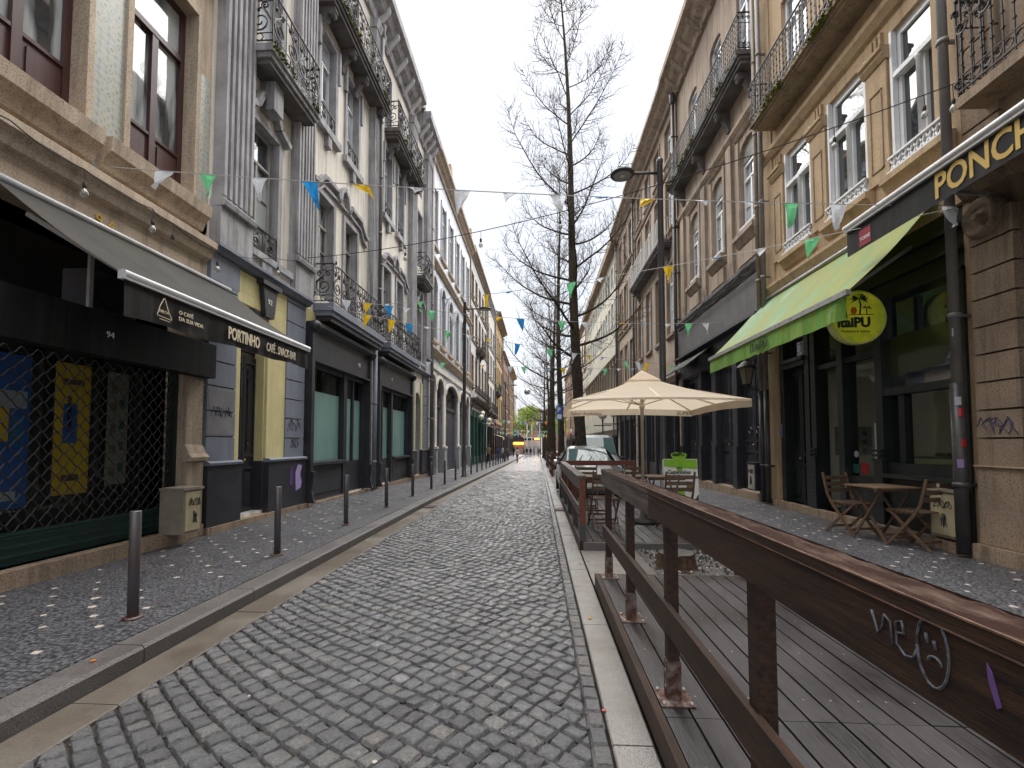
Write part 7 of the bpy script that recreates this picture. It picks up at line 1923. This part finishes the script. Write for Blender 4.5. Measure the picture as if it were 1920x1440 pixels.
# ================================================================== PEOPLE
def person(x, y, z, rz, label, top, legs, hair=hairm, pose='walk', h=1.7, group=None, bag=False):
    """one continuous skinned body; the clothes are materials of the surface, the hair a child"""
    k = h / 1.7
    sw = {'walk': .24, 'stand': .04, 'sit': 0}[pose]
    V = {'pel': (0, 0, .92), 'spine': (0, 0, 1.1), 'chest': (0, .01, 1.28), 'neck': (0, .0, 1.44), 'head': (0, .015, 1.54), 'crown': (0, .01, 1.65),
         'shl': (-.17, 0, 1.36), 'ell': (-.23, -sw * .35, 1.09), 'hal': (-.22, .06 + sw * .1, .85), 'shr': (.17, 0, 1.36), 'elr': (.23, sw * .35, 1.10), 'har': (.21, sw + .05, .88),
         'hil': (-.09, 0, .86), 'knl': (-.10, sw * .75 + .02, .48), 'anl': (-.10, sw * 1.0, .08), 'tol': (-.11, sw * 1.0 + .15, .035),
         'hir': (.09, 0, .86), 'knr': (.10, -sw * .35, .48), 'anr': (.10, -sw * 1.35, .12), 'tor': (.11, -sw * 1.35 + .13, .035)}
    if pose == 'sit':
        V.update(pel=(0, 0, .5), spine=(0, -.03, .7), chest=(0, 0, .9), neck=(0, .02, 1.05), head=(0, .04, 1.15), crown=(0, .04, 1.26), shl=(-.17, 0, .97), shr=(.17, 0, .97), ell=(-.24, .06, .72), elr=(.24, .06, .72), hal=(-.14, .26, .68), har=(.14, .26, .68),
                 hil=(-.09, .02, .48), hir=(.09, .02, .48), knl=(-.12, .42, .48), knr=(.12, .42, .48), anl=(-.12, .44, .08), anr=(.12, .44, .08), tol=(-.12, .58, .035), tor=(.12, .58, .035))
    Rr_ = {'pel': .135, 'spine': .12, 'chest': .14, 'neck': .055, 'head': .085, 'crown': .06, 'shl': .07, 'shr': .07, 'ell': .048, 'elr': .048, 'hal': .035, 'har': .035, 'hil': .095, 'hir': .095, 'knl': .06, 'knr': .06, 'anl': .042, 'anr': .042, 'tol': .035, 'tor': .035}
    E_ = [('pel', 'spine'), ('spine', 'chest'), ('chest', 'neck'), ('neck', 'head'), ('head', 'crown'), ('chest', 'shl'), ('shl', 'ell'), ('ell', 'hal'), ('chest', 'shr'), ('shr', 'elr'), ('elr', 'har'), ('pel', 'hil'), ('hil', 'knl'), ('knl', 'anl'), ('anl', 'tol'), ('pel', 'hir'), ('hir', 'knr'), ('knr', 'anr'), ('anr', 'tor')]
    ks = list(V); me = bpy.data.meshes.new('tmp'); me.from_pydata([tuple(c * k for c in V[q]) for q in ks], [(ks.index(a), ks.index(b)) for a, b in E_], [])
    o = bpy.data.objects.new('tmp', me); COL.objects.link(o)
    sk = o.modifiers.new('s', 'SKIN'); ss = o.modifiers.new('b', 'SUBSURF'); ss.levels = 1
    for i, q in enumerate(ks): me.skin_vertices[0].data[i].radius = (Rr_[q] * k * (1.15 if q in ('pel', 'chest', 'spine') else 1), Rr_[q] * k * .95); me.skin_vertices[0].data[i].use_root = (q == 'pel')
    dg = bpy.context.evaluated_depsgraph_get(); body = bpy.data.meshes.new_from_object(o.evaluated_get(dg)); COL.objects.unlink(o); bpy.data.objects.remove(o)
    for mm in (skin, top, legs, rubber): body.materials.append(mm)
    zp = V['pel'][2] * k; zn = V['neck'][2] * k; hz = {s: Vector(V[s]) * k for s in ('hal', 'har')}
    for p in body.polygons:
        c = p.center; p.use_smooth = True
        if c.z > zn + .02: i = 0
        elif min((c - hz['hal']).length, (c - hz['har']).length) < .07: i = 0
        elif c.z < .11 * k: i = 3
        elif c.z < zp - .04 and abs(c.x) < .19 * k or (pose == 'sit' and c.z < zp + .08 and c.y > .1): i = 2
        else: i = 1
        p.material_index = i
    body.name = 'person'
    b = bpy.data.objects.new('person', body); COL.objects.link(b); b.location = (x, y, z); b.rotation_euler = (0, 0, rz); tag(b, label, 'person', group)
    m = MB(); hd = Vector(V['head']) * k; n = 10
    m.lathe((hd.x, hd.y - .03, hd.z + .02), [(.095, -.06), (.105, 0), (.10, .06), (.07, .115), (.02, .135)], hair, n); hb = m.build('hair'); hb.parent = b
    m = MB(); m.lathe((hd.x, hd.y + .095, hd.z), [(.012, -.02), (.016, 0), (.006, .02)], skin, 6); nb = m.build('nose'); nb.parent = b
    return b
jk = lambda n, c: M('cloth_' + n, c, None, rough=.85)
WH, NAVY, BLK, BRN, RED, GRY, DEN = jk('white', (.62, .62, .60)), jk('navy', (.03, .05, .16)), jk('black', (.012, .012, .014)), jk('brown', (.22, .14, .09)), jk('red', (.35, .04, .04)), jk('grey', (.18, .18, .19)), jk('denim', (.06, .09, .16))
PP = [(-2.30, 50, 0, 2.6, 'person in a white jacket and dark trousers walking on the cobbles', WH, BLK, 'walk'),
      (-2.15, 84, 0, .2, 'person in a dark top and jeans in the middle of the far road', BLK, DEN, 'walk'), (-1.45, 84, 0, .1, 'person all in black walking right of the one in jeans on the far road', BLK, BLK, 'walk'),
      (-1.0, 100, 0, 0, 'person in grey standing furthest away near the pavilion wall', GRY, BLK, 'stand'), (-2.9, 92, 0, 1, 'person in navy jacket near the far left kerb by the white wall', NAVY, BLK, 'walk'),
      (-4.55, 42, .12, .4, 'person in a brown coat standing on the left pavement by the bollards', BRN, BLK, 'stand'), (-4.35, 50, .12, 1.2, 'person in navy on the left pavement, left of the pair', NAVY, DEN, 'stand'),
      (-4.0, 51, .12, -1, 'person in white on the left pavement, right of the pair', WH, DEN, 'walk'), (-4.2, 62, .12, 3, 'person in brown walking on the left pavement below the yellow house', BRN, BLK, 'walk'), (-4.1, 76, .12, 3, 'person in black on the far left pavement behind the white jacket', BLK, BLK, 'walk'),
      (.25, 78, 0, 2.0, 'person in black beside the tree trunks at the far right of the road', BLK, BLK, 'stand'), (.72, 74, .01, 1.0, 'person in white seated look, standing by the far trunks', WH, BLK, 'stand'), (-.1, 86, 0, 2.6, 'person in grey by the far right road edge', GRY, BLK, 'walk'),
      (1.9, 33, .05, 1.5, 'person in a red top sitting on the far terrace', RED, BLK, 'sit')]
for x, y, z, rz, lb, tp, lg, ps in PP: person(x, y, G(y) + z, rz, lb.replace(' seated look,', ''), tp, lg, pose=ps, h=ru(1.64, 1.76))
